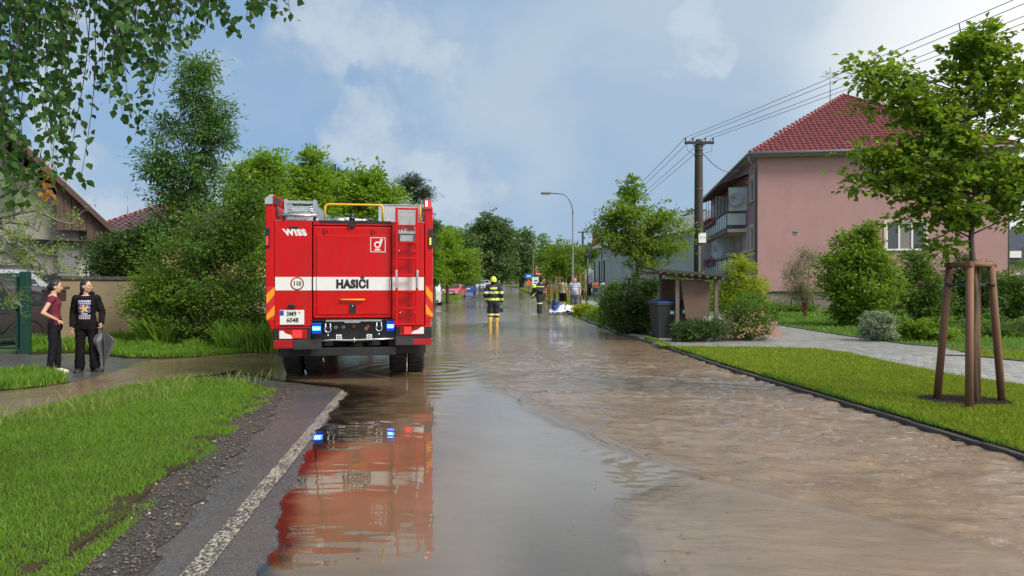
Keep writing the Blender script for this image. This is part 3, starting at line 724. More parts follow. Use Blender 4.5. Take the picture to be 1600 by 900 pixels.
# left panel, right panel and central shutter
tb('rear_panel', [((TX(95), -.012, .86), (TX(257), .05, TZ(162)), RED)], bevel=.008)
tb('rear_panel', [((TX(612), -.012, .86), (TX(757), .05, TZ(162)), RED)], bevel=.008)
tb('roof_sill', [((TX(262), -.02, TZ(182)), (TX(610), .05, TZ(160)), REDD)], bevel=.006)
def flap(mb):
    x0, x1, z0, z1 = TX(262), TX(608), TZ(602), TZ(186)
    mb.b2((x0, -.035, z0), (x1, .03, z1), RED)
d = tb('rear_flap', [], extra=flap, bevel=.02)
tb('raised_field', [((TX(278), -.047, TZ(585)), (TX(600), -.03, TZ(226)), RED)], d, bevel=.012)
for u in (320, 530):
    tb('hinge', [((TX(u) - .03, -.06, TZ(222)), (TX(u) - .002, -.03, TZ(196)), REDD), ((TX(u) + .004, -.055, TZ(212)), (TX(u) + .03, -.03, TZ(190)), RED)], d, bevel=.004)
hb = MB(); hb.tube([(TX(385), -.05, TZ(517)), (TX(385), -.085, TZ(517)), (TX(488), -.085, TZ(517)), (TX(488), -.05, TZ(517))], .012, YEL); hb.obj('handle', d)
tb('lock', [((TX(421), -.056, TZ(578)), (TX(452), -.046, TZ(537)), BLKP)], d, bevel=.004, extra=lambda m: m.ball((TX(436), -.06, TZ(546)), .012, ALU))
# white band, in the three pieces it really has
for a, b_, y_ in ((98, 256, -.0155), (613, 756, -.0155)):
    tb('white_band', [((TX(a), y_, TZ(475)), (TX(b_), y_ + .003, TZ(415)), WHT)])
tb('white_band', [((TX(263), -.0385, TZ(475)), (TX(277), -.034, TZ(415)), WHT), ((TX(279), -.0505, TZ(475)), (TX(599), -.046, TZ(415)), WHT), ((TX(601), -.0385, TZ(475)), (TX(607), -.034, TZ(415)), WHT)], d)
text('HASIČI', .172, BLKP, d, (TX(436), -.053, TZ(448)), bold=.0105, sx=.86, sp=1.08)
text('WISS', .128, WHT, TRK, (TX(189), -.015, TZ(217)), bold=.0075, shear=-.35, sx=1.05, sp=1.12, name='maker_lettering')
# speed disc
mb = MB(); c = (TX(193), -.0165, TZ(445))
def disc(mb, c, r, y, m, n=28, th=.002):
    vs = [(c[0] + r * math.cos(2 * math.pi * k / n), c[2] + r * math.sin(2 * math.pi * k / n)) for k in range(n)]
    mb.prism(vs, y, y + th, m)
disc(mb, c, .100, -.0185, REDD); disc(mb, c, .080, -.0205, WHT); o = mb.obj('speed_disc', TRK)
text('110', .095, BLKP, o, (c[0], -.022, c[2]), bold=.003, sx=.82, name='digits')
# hydrant horn sign
mb = MB(); x0, x1, z0, z1 = TX(515), TX(583), TZ(302), TZ(235); w = .010
for lo, hi in (((x0, z0), (x1, z0 + w)), ((x0, z1 - w), (x1, z1)), ((x0, z0 + w), (x0 + w, z1 - w)), ((x1 - w, z0 + w), (x1, z1 - w))):
    mb.b2((lo[0], -.0505, lo[1]), (hi[0], -.046, hi[1]), WHT)
cx, cz = TX(547), TZ(268); ro, ri = .052, .030
for k in range(24):
    a, b_ = 2 * math.pi * k / 24, 2 * math.pi * (k + 1) / 24
    mb.prism([(cx + ri * math.cos(a), cz + ri * math.sin(a)), (cx + ro * math.cos(a), cz + ro * math.sin(a)), (cx + ro * math.cos(b_), cz + ro * math.sin(b_)), (cx + ri * math.cos(b_), cz + ri * math.sin(b_))], -.0505, -.046, WHT)
mb.prism([(cx + .030, cz), (cx + .054, cz), (cx + .082, cz + .088), (cx + .038, cz + .088)], -.0512, -.046, WHT)
mb.prism([(cx - .052, cz - .088), (cx + .052, cz - .088), (cx + .03, cz - .062), (cx - .03, cz - .062)], -.0512, -.046, WHT)
mb.obj('horn_sign', d)
# number plate
o = tb('number_plate', [((TX(118), -.022, TZ(628)), (TX(223), -.013, TZ(563)), WHT)], bevel=.004, extra=lambda m: (
    m.b2((TX(119), -.0235, TZ(588)), (TX(135), -.021, TZ(565)), M('plate_blue', (.01, .06, .45), .4)),
    m.b2((TX(117), -.0225, TZ(631)), (TX(224), -.02, TZ(628)), BLKP)))
text('3M9', .098, BLKP, o, (TX(168), -.024, TZ(581)), bold=.002, sx=.86, name='digits'); text('6048', .098, BLKP, o, (TX(173), -.024, TZ(609)), bold=.002, sx=.9, name='digits')
text('*', .06, BLKP, o, (TX(203), -.024, TZ(578)), name='digits')
tb('plate_lamp', [((TX(155), -.05, TZ(553)), (TX(187), -.012, TZ(537)), BLKP)], bevel=.012)
tb('marker_lamp', [((TX(160), -.022, TZ(199)), (TX(200), -.012, TZ(188)), BLKP)], bevel=.003)
# slanted hazard stripes on both corners
for (a, b_, v0, v1, s_) in ((60, 96, 458, 608, 1), (765, 796, 453, 600, -1)):
    mb = MB(); mb.b2((TX(a), -.004, TZ(v1)), (TX(b_), .0, TZ(v0)), M('red_reflective', (.55, .02, .02), .35))
    wv = (b_ - a)
    for q in (-1, 0, 1, 2):
        if s_ > 0: pl = [(a, 492 + q * 92 + 36 - 36), (b_, 492 + q * 92 - 44 + 36 - 36), (b_, 492 + q * 92), (a, 492 + q * 92 + 44)]
        else: pl = [(a, 490 + q * 92 - 44), (b_, 490 + q * 92), (b_, 490 + q * 92 + 44), (a, 490 + q * 92)]
        pl = [(p[0], min(v1, max(v0, p[1]))) for p in pl]
        q_ = [(TX(p[0]), TZ(p[1])) for p in pl]
        if max(p[1] for p in pl) - min(p[1] for p in pl) > 4: mb.prism(q_, -.0065, -.004, ORG)
    mb.obj('hazard_stripes', TRK)
# roof: black strip, camera
tb('black_strip', [((TX(290), -.03, TZ(170)), (TX(606), .03, TZ(160)), BLKP)], bevel=.003)
mb = MB(); mb.b2((TX(420), -.07, TZ(190)), (TX(447), -.03, TZ(172)), BLKP); mb.tube([(TX(433), .02, TZ(160)), (TX(433), .02, TZ(140))], .045, BLKP, 12); mb.ball((TX(433), .02, TZ(138)), .045, BLKP)
mb.obj('rear_camera', TRK)
mb = MB(); mb.b2((-1.14, .03, 2.461), (1.12, L_, 2.476), ALUT); mb.obj('roof_deck', TRK)
# aluminium ladder lying on the roof at the left
LAD = empty('roof_ladder', (0, 0, 0)); LAD.parent = TRK
mb = MB()
for xx in (TX(142), TX(268)):
    for k, (a, b_) in enumerate(((.02, 2.3), (.12, 4.6))):
        zz = 2.56 + k * .10; xi = xx + (.03 if xx < -.8 else -.03) * k
        mb.b2((xi - .014, a, zz), (xi + .014, b_, zz + .085), ALU)
    mb.prism([(0.0, 2.53), (.0, 2.79), (.10, 2.80), (.55, 2.62), (.55, 2.55)], xx - .02, xx + .02, ALU, 'x')
mb.obj('ladder_rail', LAD)
mb = MB()
for k in range(14): mb.tube([(TX(146), .18 + k * .3, 2.60), (TX(264), .18 + k * .3, 2.60)], .016, ALU, 6); mb.tube([(TX(152), .3 + k * .3, 2.71), (TX(258), .3 + k * .3, 2.71)], .016, ALU, 6)
mb.b2((TX(146), .06, 2.735), (TX(264), .11, 2.775), ALU); mb.b2((TX(165), .10, 2.62), (TX(245), .14, 2.70), ALUT)
mb.obj('ladder_rung', LAD)
mb = MB(); mb.tube([(TX(114), -.04, TZ(139)), (TX(280), -.04, TZ(139))], .024, ALU, 10); mb.b2((TX(150), -.02, TZ(158)), (TX(238), .06, TZ(148)), ALUT)
for u in (135, 268): mb.b2((TX(u) - .02, -.03, TZ(160)), (TX(u) + .02, .05, TZ(137)), BLKP)
mb.obj('ladder_roller', LAD)
# yellow grab rail
mb = MB(); r = .05; x0, x1, zt, zb = TX(312), TX(570), TZ(85), TZ(160)
mb.tube([(x0, .05, zb), (x0, .05, zt - r), (x0 + r * .3, .05, zt - r * .3), (x0 + r, .05, zt), (x1 - r, .05, zt), (x1 - r * .3, .05, zt - r * .3), (x1, .05, zt - r), (x1, .05, zb)], .017, YEL, 10); mb.obj('grab_rail', TRK)
# tread-plate locker on the roof, monitor and hoses in the middle
tb('roof_locker', [((TX(548), .20, 2.477), (TX(747), 3.4, TZ(80)), ALUT), ((TX(546), .18, TZ(80)), (TX(750), 3.42, TZ(76)), ALU)], bevel=.004)
mb = MB(); mb.tube([(-.28, .5, 2.52), (-.1, .6, 2.56), (.1, .55, 2.53), (.3, .7, 2.55)], .03, ALU, 8); mb.tube([(-.45, .35, 2.49), (-.38, .3, 2.56), (-.28, .3, 2.5), (-.2, .32, 2.57), (-.08, .3, 2.5)], .008, BLKP, 6)
mb.ball((-.22, .6, 2.53), (.12, .12, .06), ALU); mb.tube([(.12, .4, 2.48), (.16, .4, 2.58), (.3, .42, 2.5)], .012, BLKP, 6); mb.obj('roof_monitor', TRK)
mb = MB(); mb.tube([(TX(741), .02, TZ(158)), (TX(741), .02, TZ(85))], .014, YEL, 8); mb.obj('grab_rail', TRK)
# red boarding ladder
BL_ = empty('boarding_ladder', (0, 0, 0)); BL_.parent = TRK
for u in (633, 724): tb('ladder_rail', [((TX(u) - .019, -.15, TZ(632)), (TX(u) + .019, -.105, TZ(101)), RED)], BL_, bevel=.006)
for v in (106, 182, 258, 330, 406, 480, 556, 628): tb('ladder_rung', [((TX(633) + .020, -.147, TZ(v) - .014), (TX(724) - .020, -.108, TZ(v) + .014), RED)], BL_, bevel=.005)
for u in (632, 726): tb('grip', [((TX(u) - .016, -.172, TZ(466)), (TX(u) + .016, -.151, TZ(384)), ALU)], BL_, bevel=.005)
tb('tread_panel', [((TX(641), -.020, TZ(250)), (TX(717), .0, TZ(112)), ALUT)], BL_)
for u in (645, 713): tb('bracket', [((TX(u) - .008, -.10, TZ(250)), (TX(u) + .008, -.03, TZ(222)), BLKP)], BL_)
tb('bracket', [((TX(641), -.03, TZ(221)), (TX(717), -.021, TZ(217)), BLKP)], BL_)
for u, v in ((643, 296), (713, 296), (648, 576), (715, 576)): mb = MB(); mb.ball((TX(u), -.10, TZ(v)), .014, ALU, 8, 6); mb.tube([(TX(u), -.1, TZ(v)), (TX(u), -.01, TZ(v))], .009, ALU, 6); mb.obj('bolt', BL_)
text('WISS', .10, REDD, BL_, (TX(679), -.022, TZ(193)), bold=.006, shear=-.35, sx=1.05, sp=1.12, name='maker_lettering')
# corner lamps (top), left unlit with dark glass, right lit red
tb('corner_beacon', [], bevel=.01, extra=lambda m: (m.prism([(TX(54), TZ(92)), (TX(54), TZ(66)), (TX(78), TZ(47)), (TX(88), TZ(47)), (TX(88), TZ(90))], -.02, .25, M('beacon_clear', (.35, .38, .42), .1, coat=.5), 'y'),
    m.prism([(TX(90), TZ(90)), (TX(90), TZ(50)), (TX(130), TZ(66)), (TX(128), TZ(108))], -.01, .22, RED, 'y'), m.prism([(TX(95), TZ(88)), (TX(95), TZ(58)), (TX(124), TZ(70)), (TX(122), TZ(98))], -.014, -.008, GLS, 'y')))
tb('corner_beacon', [], bevel=.01, extra=lambda m: (m.prism([(TX(757), TZ(104)), (TX(757), TZ(60)), (TX(764), TZ(54)), (TX(790), TZ(64)), (TX(792), TZ(104))], -.02, .25, LREDD, 'y'),
    m.prism([(TX(762), TZ(94)), (TX(762), TZ(62)), (TX(786), TZ(68)), (TX(788), TZ(94))], -.026, -.018, LRED, 'y')))
LRW = M('red_lamp_core', (1, .5, .5), .2, emit=(1, .45, .45), es=2)
tb('lamp_core', [((TX(764), -.03, TZ(90)), (TX(772), -.024, TZ(64)), LRW)], bevel=.002)
# slim side markers
tb('side_marker', [((TX(56), -.02, TZ(282)), (TX(75), .06, TZ(198)), BLKP), ((TX(59), -.026, TZ(272)), (TX(68), -.018, TZ(234)), LRED)], bevel=.003)
tb('side_marker', [((TX(778), -.02, TZ(280)), (TX(797), .06, TZ(194)), BLKP), ((TX(782), -.026, TZ(266)), (TX(789), -.018, TZ(234)), LORG)], bevel=.003)
# bumper corners with the light clusters
def cluster(a, b_, s_):
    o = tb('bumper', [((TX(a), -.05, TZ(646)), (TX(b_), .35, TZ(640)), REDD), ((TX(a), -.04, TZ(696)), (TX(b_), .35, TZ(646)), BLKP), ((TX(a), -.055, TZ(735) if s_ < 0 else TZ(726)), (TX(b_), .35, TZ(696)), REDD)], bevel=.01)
    if s_ < 0:
        tb('tail_light', [((TX(114), -.055, TZ(690)), (TX(236), -.041, TZ(650)), LREDD), ((TX(174), -.060, TZ(686)), (TX(214), -.056, TZ(653)), LRED)], o, extra=lambda m: m.prism([(TX(118), TZ(690)), (TX(118), TZ(656)), (TX(132), TZ(654)), (TX(146), TZ(668)), (TX(168), TZ(674)), (TX(174), TZ(690))], -.062, -.05, LCLR))
        tb('steel_plate', [((TX(180), -.07, TZ(738)), (TX(300), -.05, TZ(694)), STEEL)], o)
    else:
        tb('tail_light', [((TX(646), -.055, TZ(678)), (TX(756), -.041, TZ(640)), LREDD), ((TX(668), -.060, TZ(674)), (TX(698), -.056, TZ(642)), LRED)], o, extra=lambda m: m.prism([(TX(755), TZ(674)), (TX(755), TZ(644)), (TX(744), TZ(642)), (TX(726), TZ(656)), (TX(704), TZ(662)), (TX(698), TZ(674))], -.062, -.05, LCLR))
        tb('steel_plate', [((TX(628), -.07, TZ(724)), (TX(708), -.056, TZ(684)), STEEL)], o)
cluster(92, 252, -1); cluster(628, 792, 1)
# recess below the flap
tb('rear_recess', [((TX(253), .10, TZ(700)), (TX(627), .16, TZ(606)), BLKP), ((TX(258), -.03, TZ(612)), (TX(622), .10, TZ(606)), BLKP)])
tb('sill_plate', [((TX(318), -.045, TZ(616)), (TX(565), -.012, TZ(608)), ALU), ((TX(400), -.05, TZ(622)), (TX(470), -.02, TZ(616)), ALU)])
for u0, u1, v in ((256, 298, 645), (586, 622, 638)):
    o = tb('blue_lamp', [((TX(u0), -.045, TZ(v + 26)), (TX(u1), .02, TZ(v - 24)), M('blue_lens', (.01, .05, .5), .15, coat=.5))], bevel=.008)
    tb('lamp_core', [((TX(u0 + 4), -.058, TZ(v + 9)), (TX(u1 - 3), -.046, TZ(v - 8)), LBLU)], o, bevel=.003)
    tb('lamp_filament', [((TX(u0 + 10), -.064, TZ(v + 4)), (TX(u1 - 9), -.059, TZ(v - 3)), LBLC)], o)
for u, v in ((327, 645), (553, 641)):
    mb = MB(); c = (TX(u), -.03, TZ(v)); pts = [(c[0] + .045 * math.cos(a), -.03, c[2] - .02 + .045 * math.sin(a)) for a in np.linspace(R(150), R(390), 10)]
    pts = [(c[0] - .032, -.03, c[2] + .05)] + pts + [(c[0] + .032, -.03, c[2] + .05)]
    mb.tube(pts, .010, ALU, 7); mb.ball((c[0] - .034, -.03, c[2] + .055), .018, ALU, 8, 6); mb.ball((c[0] + .034, -.03, c[2] + .055), .018, ALU, 8, 6)
    mb.b2((c[0] - .03, -.02, c[2] - .02), (c[0] + .03, .10, c[2] + .02), BLKP); mb.ball((c[0], -.03, c[2] - .11), .016, ALU, 8, 6); mb.obj('shackle', TRK)
RDG = M('coupling_red', (.5, .05, .03), .4); BRS = M('brass', (.55, .42, .2), .35, .8)
for u, v, m_ in ((361, 643, ALU), (394, 641, BRS), (440, 637, RDG), (503, 640, RDG), (495, 650, BRS)):
    mb = MB(); mb.tube([(TX(u), .10, TZ(v)), (TX(u), -.01, TZ(v))], .024, m_, 10); mb.tube([(TX(u), -.01, TZ(v)), (TX(u), -.02, TZ(v))], .014, BLKP, 8); mb.obj('coupling', TRK)
for u in (376, 510):
    mb = MB(); x0, x1, z0, z1 = TX(u - 12), TX(u + 12), TZ(698), TZ(674)
    mb.b2((x0, -.06, z0), (x1, -.02, z1), LCLR); mb.b2((x0 + .016, -.063, z0 + .018), (x1 - .016, -.0605, z1 - .018), BLKP); mb.b2((x0 + .026, -.066, z0 + .03), (x1 - .026, -.0635, z1 - .03), LCLR); mb.obj('socket', TRK)
mb = MB(); mb.tube([(TX(285), -.02, TZ(704)), (TX(345), -.02, TZ(699)), (TX(440), -.02, TZ(701)), (TX(520), -.02, TZ(698)), (TX(622), -.02, TZ(696))], .016, ALU, 8)
mb.tube([(TX(443), -.03, TZ(690)), (TX(443), -.03, TZ(712))], .012, ALU, 6); mb.obj('cross_bar', TRK)
tb('underrun_bar', [((TX(250), .02, TZ(772)), (TX(628), .14, TZ(735)), BLKP)], bevel=.01)
# chassis, tank, axles
tb('chassis', [((-.42, .2, .55), (-.30, 7.6, .80), STEEL), ((.30, .2, .55), (.42, 7.6, .80), STEEL), ((-.30, .3, .60), (.30, .5, .78), STEEL), ((-1.1, 2.6, .50), (1.1, 4.6, .80), BLKP)])
def wheel(x0, x1, y, r=.50, parent=TRK, hub=1):
    w = MB(); prof = [(x0, r * .60), (x0, r * .90), (x0 + .03, r * .98), (x0 + .05, r), (x1 - .05, r), (x1 - .03, r * .98), (x1, r * .90), (x1, r * .60)]
    rings = [[Vector((p[0], y + p[1] * math.cos(2 * math.pi * k / 36), r + p[1] * math.sin(2 * math.pi * k / 36))) for k in range(36)] for p in prof]
    w.loft(rings, BLK, cap=True)
    for k in range(36):   # tread blocks
        a = 2 * math.pi * k / 36; c = Vector(((x0 + x1) / 2, y + (r + .004) * math.cos(a), r + (r + .004) * math.sin(a)))
        w.box(c, ((x1 - x0) * .80, .05, .02), BLK, T=Matrix.Rotation(a - math.pi / 2, 3, 'X'))
    o = w.obj('wheel', parent)
    rm = MB(); xo = x1 - .02 if hub > 0 else x0 + .02
    rings = [[Vector((xo + hub * q[0], y + q[1] * math.cos(2 * math.pi * k / 24), r + q[1] * math.sin(2 * math.pi * k / 24))) for k in range(24)] for q in ((.022, r * .58), (.03, r * .52), (-.05, r * .45), (-.06, r * .3), (.02, r * .24), (.03, r * .1))]
    rm.loft(rings, M('rim_grey', (.3, .3, .31), .45, .5)); rm.obj('rim', o); return o
YW = 1.18
for x0, x1, h in ((-1.15, -.87, -1), (-.83, -.55, -1), (.55, .83, 1), (.85, 1.13, 1)): wheel(x0, x1, YW, hub=h)
for x0, x1, h in ((-1.16, -.86, -1), (.86, 1.16, 1)): wheel(x0, x1, 6.5, hub=h)
mb = MB(); mb.tube([(-1.0, YW, .50), (1.0, YW, .50)], .07, STEEL, 10); mb.ball((0, YW, .50), (.2, .18, .2), STEEL); mb.obj('axle', TRK)
for a, b_ in ((-1.17, -.46), (.54, 1.14)): tb('mud_flap', [((a, .52, .36 if a < 0 else .38), (b_, .545, .84), BLK)], bevel=.004)
mb = MB(); mb.tube([(.83, .44, .33), (.84, .42, .18), (.83, .43, .07)], .010, ALU, 6); mb.obj('chain', TRK); mb = MB(); mb.tube([(-.48, .44, .36), (-.46, .42, .27)], .010, ALU, 6); mb.obj('chain', TRK)
# side lockers (shutters) along the flanks
for sx in (-1, 1):
    xo = TX(57) if sx < 0 else TX(797)
    for k in range(3):
        mb = MB(); y0 = .25 + k * 1.75
        for q in range(24): mb.b2((xo + sx * .001, y0, 1.0 + q * .058), (xo + sx * .010, y0 + 1.55, 1.052 + q * .058), ALU)
        mb.obj('side_shutter', TRK)
# cab
mb = MB(); w = 1.22
prof = [(5.75, .55), (5.75, 2.55), (5.95, 2.66), (7.35, 2.62), (7.75, 1.65), (7.85, 1.0), (7.82, .5)]
mb.prism(prof, -w, w, RED, 'x'); cab = mb.obj('cab', TRK, bevel=.04)
mb = MB(); mb.prism([(7.43, 2.50), (7.755, 1.70), (7.765, 1.70), (7.45, 2.50)], -1.08, 1.08, GLS, 'x'); mb.obj('windscreen', cab)
for sx in (-1, 1):
    mb = MB(); mb.prism([(6.35, 1.65), (6.35, 2.38), (7.25, 2.38), (7.52, 1.65)], sx * w, sx * (w + .01), GLS, 'x'); mb.obj('side_window', cab)
    mb = MB(); mb.tube([(sx * 1.2, 7.5, 2.35), (sx * 1.42, 7.6, 2.30), (sx * 1.42, 7.6, 1.65), (sx * 1.2, 7.6, 1.6)], .014, BLKP, 6); mb.box((sx * 1.42, 7.58, 2.0), (.20, .06, .48), BLKP, bev=.02); mb.obj('mirror', cab)
tb('grille', [((-.8, 7.855, .7), (.8, 7.87, 1.35), BLKP)], cab); tb('light_bar', [((-.95, 6.3, 2.66), (.95, 6.6, 2.80), M('blue_bar', (.02, .08, .6), .15, coat=.5))], cab, bevel=.03)
for sx in (-1, 1): tb('headlight', [((sx * 1.0 - .16, 7.82, .58), (sx * 1.0 + .16, 7.86, .78), LCLR)], cab, bevel=.02)
for sx in (-1, 1): tb('front_fender', [((sx * 1.0 - .18, 5.9, 1.02), (sx * 1.0 + .2, 7.1, 1.08), BLKP)], cab, bevel=.02)
# ============================================================ BUILDINGS
def frame_T(o, ang):
    """local axes: u along the gable wall, w away from it"""
    return Matrix.Translation(o) @ Matrix.Rotation(ang, 4, 'Z')
PINK = M('pink_render', (.415, .235, .228), .88, var=.05, sc=1.2, bmp=.4, bsc=60, dirt=(.345, .20, .195), dsc=.8)
CREAM = M('cream_reveal', (.62, .50, .40), .8, var=.04)
WFR = M('white_upvc', (.78, .78, .77), .35, var=.02)
GLW = M('window_glass', (.035, .042, .05), .06, var=.2, spec=.9)
CURT = M('grey_curtain', (.22, .20, .18), .8, var=.25, sc=12, stretch=(8, 1, .2))
GUT = M('grey_metal', (.27, .28, .29), .4, .5, var=.1)
DRED = M('dark_red_steel', (.10, .022, .02), .5, var=.2)
PL = M('plinth', (.19, .165, .14), .85, var=.15, sc=5)
FROST = M('frosted_glass', (.50, .56, .54), .35, var=.05, sc=3)
def window(parent, x, z, w, h, ax, off, out, leaves=2, curtain=False, reveal=True, rv=.12):
    """a window in a wall: ax 'u' (wall along local x at y=off) or 'w' (wall along local y at x=off); out = sign of the outward direction"""
    f = MB(); g = MB(); rr = MB()
    def B(mb, a0, a1, z0, z1, d0, d1, m):
        lo, hi = sorted((off + out * d0, off + out * d1))
        if ax == 'u': mb.b2((a0, lo, z0), (a1, hi, z1), m)
        else: mb.b2((lo, a0, z0), (hi, a1, z1), m)
    t_ = .14
    B(rr, x - t_, x, z - .0, z + h, -.10, .045, CREAM); B(rr, x + w, x + w + t_, z, z + h, -.10, .045, CREAM)
    B(rr, x - t_, x + w + t_, z + h, z + h + t_, -.10, .045, CREAM); B(rr, x - t_ - .02, x + w + t_ + .02, z - .05, z, -.10, .075, GUT)
    n = leaves; fw = .085
    B(f, x, x + w, z, z + fw, -.08, -.02, WFR); B(f, x, x + w, z + h - fw, z + h, -.08, -.02, WFR)
    for k in range(n + 1):
        c = x + w * k / n; a0 = max(x, c - fw * (.5 if 0 < k < n else 1)); a1 = min(x + w, c + fw * (.6 if 0 < k < n else 1))
        if k == 0: a0, a1 = x, x + fw
        if k == n: a0, a1 = x + w - fw, x + w
        B(f, a0, a1, z + fw, z + h - fw, -.08, -.02, WFR)
    o = rr.obj('window', parent); f.obj('frame', o)
    for k in range(n):
        g = MB(); B(g, x + w * k / n + .04, x + w * (k + 1) / n - .04, z + .05, z + h - .05, -.07, -.055, CURT if curtain and k % 2 else GLW); g.obj('pane', o)
    return o
def wall_holes(parent, name, mat, ax, off, a0, a1, z0, z1, holes, out, th=.3):
    """a wall slab with real openings: strips round each hole (holes do not overlap in a)"""
    mb = MB()
    def B(p, q, r, s):
        if q - p < 1e-3 or s - r < 1e-3: return
        lo, hi = sorted((off, off - out * th))
        if ax == 'u': mb.b2((p, lo, r), (q, hi, s), mat)
        else: mb.b2((lo, p, r), (hi, q, s), mat)
    cols = sorted(set([a0, a1] + [h[0] for h in holes] + [h[0] + h[2] for h in holes]))
    for p, q in zip(cols, cols[1:]):
        hs = sorted([(h[1], h[1] + h[3]) for h in holes if h[0] < (p + q) / 2 < h[0] + h[2]]); z = z0
        for lo, hi in hs: B(p, q, z, lo); z = hi
        B(p, q, z, z1)
    # one solid backing so no light leaks
    return mb.obj(name, parent)
BT = empty('apartment_house', (14.2, 40, 0), R(-8.5), 'pink rendered three-storey apartment house with red hipped tile roof and balconies', 'building')
DW, LN, EV = 13.2, 19.8, 9.05
zb = .0
gw = [(6.95, 3.42, 2.05, 1.58)]
wall_holes(BT, 'gable_wall', PINK, 'u', 0, 0, DW, 1.12, EV, gw, -1)
fw_ = []
for t_ in (1.15, 3.2, 6.2, 8.2, 10.5, 12.6, 15.6, 17.6):
    for zz in (.95 + .25, 3.55, 6.45): fw_.append((t_, zz, 1.15, 1.42))
wall_holes(BT, 'street_wall', PINK, 'w', 0, .31, LN, 1.12 - .6, EV, fw_, -1)
mb = MB(); mb.b2((DW - .3, .31, .5), (DW, LN, EV), PINK); mb.b2((.3, LN - .3, .5), (DW - .3, LN, EV), PINK); mb.b2((.5, .6, .0), (DW - .5, LN - .6, EV - .4), M('dark_interior', (.03, .03, .03), .9)); mb.obj('rear_wall', BT)
mb = MB(); mb.b2((-.0 + .04, .04, -.3), (DW - .04, LN - .04, 1.10), PL); mb.b2((-.03, -.03, 1.05), (DW + .03, .02, 1.12), M('plinth_edge', (.05, .04, .04), .8)); mb.obj('plinth', BT)
window(BT, *gw[0], 'u', 0, -1, 3, True)
for t_, zz, w_, h_ in fw_: window(BT, t_, zz, w_, h_, 'w', 0, -1, 1 + (t_ > 3), False)
mb = MB(); mb.b2((1.95, -.02, 4.35), (2.2, .0, 4.6), GUT); mb.tube([(2.02, -.03, 4.47), (2.02, -.02, 4.47)], .05, BLKP); mb.tube([(2.13, -.03, 4.47), (2.13, -.02, 4.47)], .05, BLKP); mb.obj('wall_vent', BT)
# roof: hipped, tiles as real courses on the end slope
TILE = M('red_glazed_tile', (.155, .036, .036), .55, var=.30, sc=2.2, coat=.0, spec=.3, dirt=(.16, .02, .02), dsc=4)
TILEB = M('roof_underlay', (.12, .03, .03), .7)
ov = .55; s0 = 6.4; AP = 13.85
A = Vector((-ov, -ov, EV - .08)); Bp = Vector((DW + ov, -ov, EV - .08)); C1 = Vector((DW + ov, LN + ov, EV - .08)); D1 = Vector((-ov, LN + ov, EV - .08))
P1 = Vector((DW / 2, s0, AP)); P2 = Vector((DW / 2, LN - s0, AP))
rf = empty('roof', (0, 0, 0)); rf.parent = BT
mb = MB(); mb.add([A, Bp, C1, D1, P1, P2], [(0, 1, 4), (1, 2, 5, 4), (2, 3, 5), (3, 0, 4, 5), (0, 3, 2, 1)], TILEB); mb.obj('roof_shell', rf)
mb = MB(); mb.b2((-ov + .05, -ov + .05, EV - .22), (DW + ov - .05, LN + ov - .05, EV - .10), M('soffit', (.36, .33, .30), .8)); mb.obj('soffit', rf)
def tile_slope(a, b_, p, q, tw=.30, tl=.34):
    """courses of pan tiles on the quad a-b (eave) q-p (ridge)"""
    vs = []; fs = []; e = (b_ - a); W_ = e.length; e.normalize(); mid = (p + q) / 2; up = (mid - a) - e * (mid - a).dot(e); Ls = up.length; up.normalize(); n = e.cross(up)
    if n.z < 0: n = -n
    pa = (p - a).dot(e); qa = (q - a).dot(e)
    for r in range(int(Ls / tl) + 1):
        f = (r * tl + .1) / Ls; x0 = pa * f; x1 = W_ + (qa - W_) * f
        k0 = int(x0 / tw); k1 = int(x1 / tw)
        for k in range(k0, k1):
            o = a + e * (k * tw) + up * (r * tl) + n * .015; i = len(vs)
            for yy, h0 in ((0, .055), (tl * 1.08, .012)):
                for xx, hh in ((0, .0), (.25, .045), (.5, .055), (.75, .02), (1.0, .0)): vs.append(o + e * (xx * tw) + up * yy + n * (h0 + hh))
            for j in range(4): fs.append((i + j, i + j + 1, i + j + 6, i + j + 5))
            i = len(vs)      # drop edge
            for xx, hh in ((0, .0), (.25, .045), (.5, .055), (.75, .02), (1.0, .0)): vs.append(o + e * (xx * tw) + n * (.0 + hh - .02))
            for j in range(4): fs.append((i - 10 + j, i + j, i + j + 1, i - 9 + j))
    return vs, fs
mb = MB()
for a, b_, p, q in ((A, Bp, P1, P1), (D1, A, P2, P1)):
    vs, fs = tile_slope(a, b_, p, q); mb.add(vs, fs, TILE)
o = mb.obj('roof_tiles', rf, fix=False); o['kind'] = 'stuff'
RIDGE = M('ridge_tile', (.17, .03, .028), .4, var=.2, coat=.2)
rt = MB(); rt.tube([(0, -.02, 0), (0, .34, .0)], [.12, .10], RIDGE, 8, smooth=True); rme = rt.mesh('ridge_tile')
for a, b_ in ((A, P1), (Bp, P1), (P1, P2), (D1, P2)):
    dd = b_ - a; k = int(dd.length / .36)
    for q in range(k):
        o = link('ridge_tile', rme, rf, a + dd * (q / k) + Vector((0, 0, .05))); o.rotation_euler = dd.to_track_quat('Y', 'Z').to_euler()
mb = MB()
for pts in ([(-ov - .06, -ov - .06, EV - .08), (DW + ov + .06, -ov - .06, EV - .08)], [(-ov - .06, -ov - .06, EV - .08), (-ov - .06, LN + ov, EV - .08)]): mb.tube(pts, .085, GUT, 8)
mb.obj('gutter', BT)
for (x_, y_, ks) in ((-.08, .25, 1), (DW + .1, .1, 0)):
    mb = MB(); mb.tube([(-ov - .05 if ks else x_, -ov + .1 if ks else y_, EV - .15), (-ov - .05 if ks else x_, -ov + .12 if ks else y_, EV - .4), (x_, y_, EV - .8), (x_, y_, .4)], .055, GUT, 8); mb.obj('downpipe', BT)
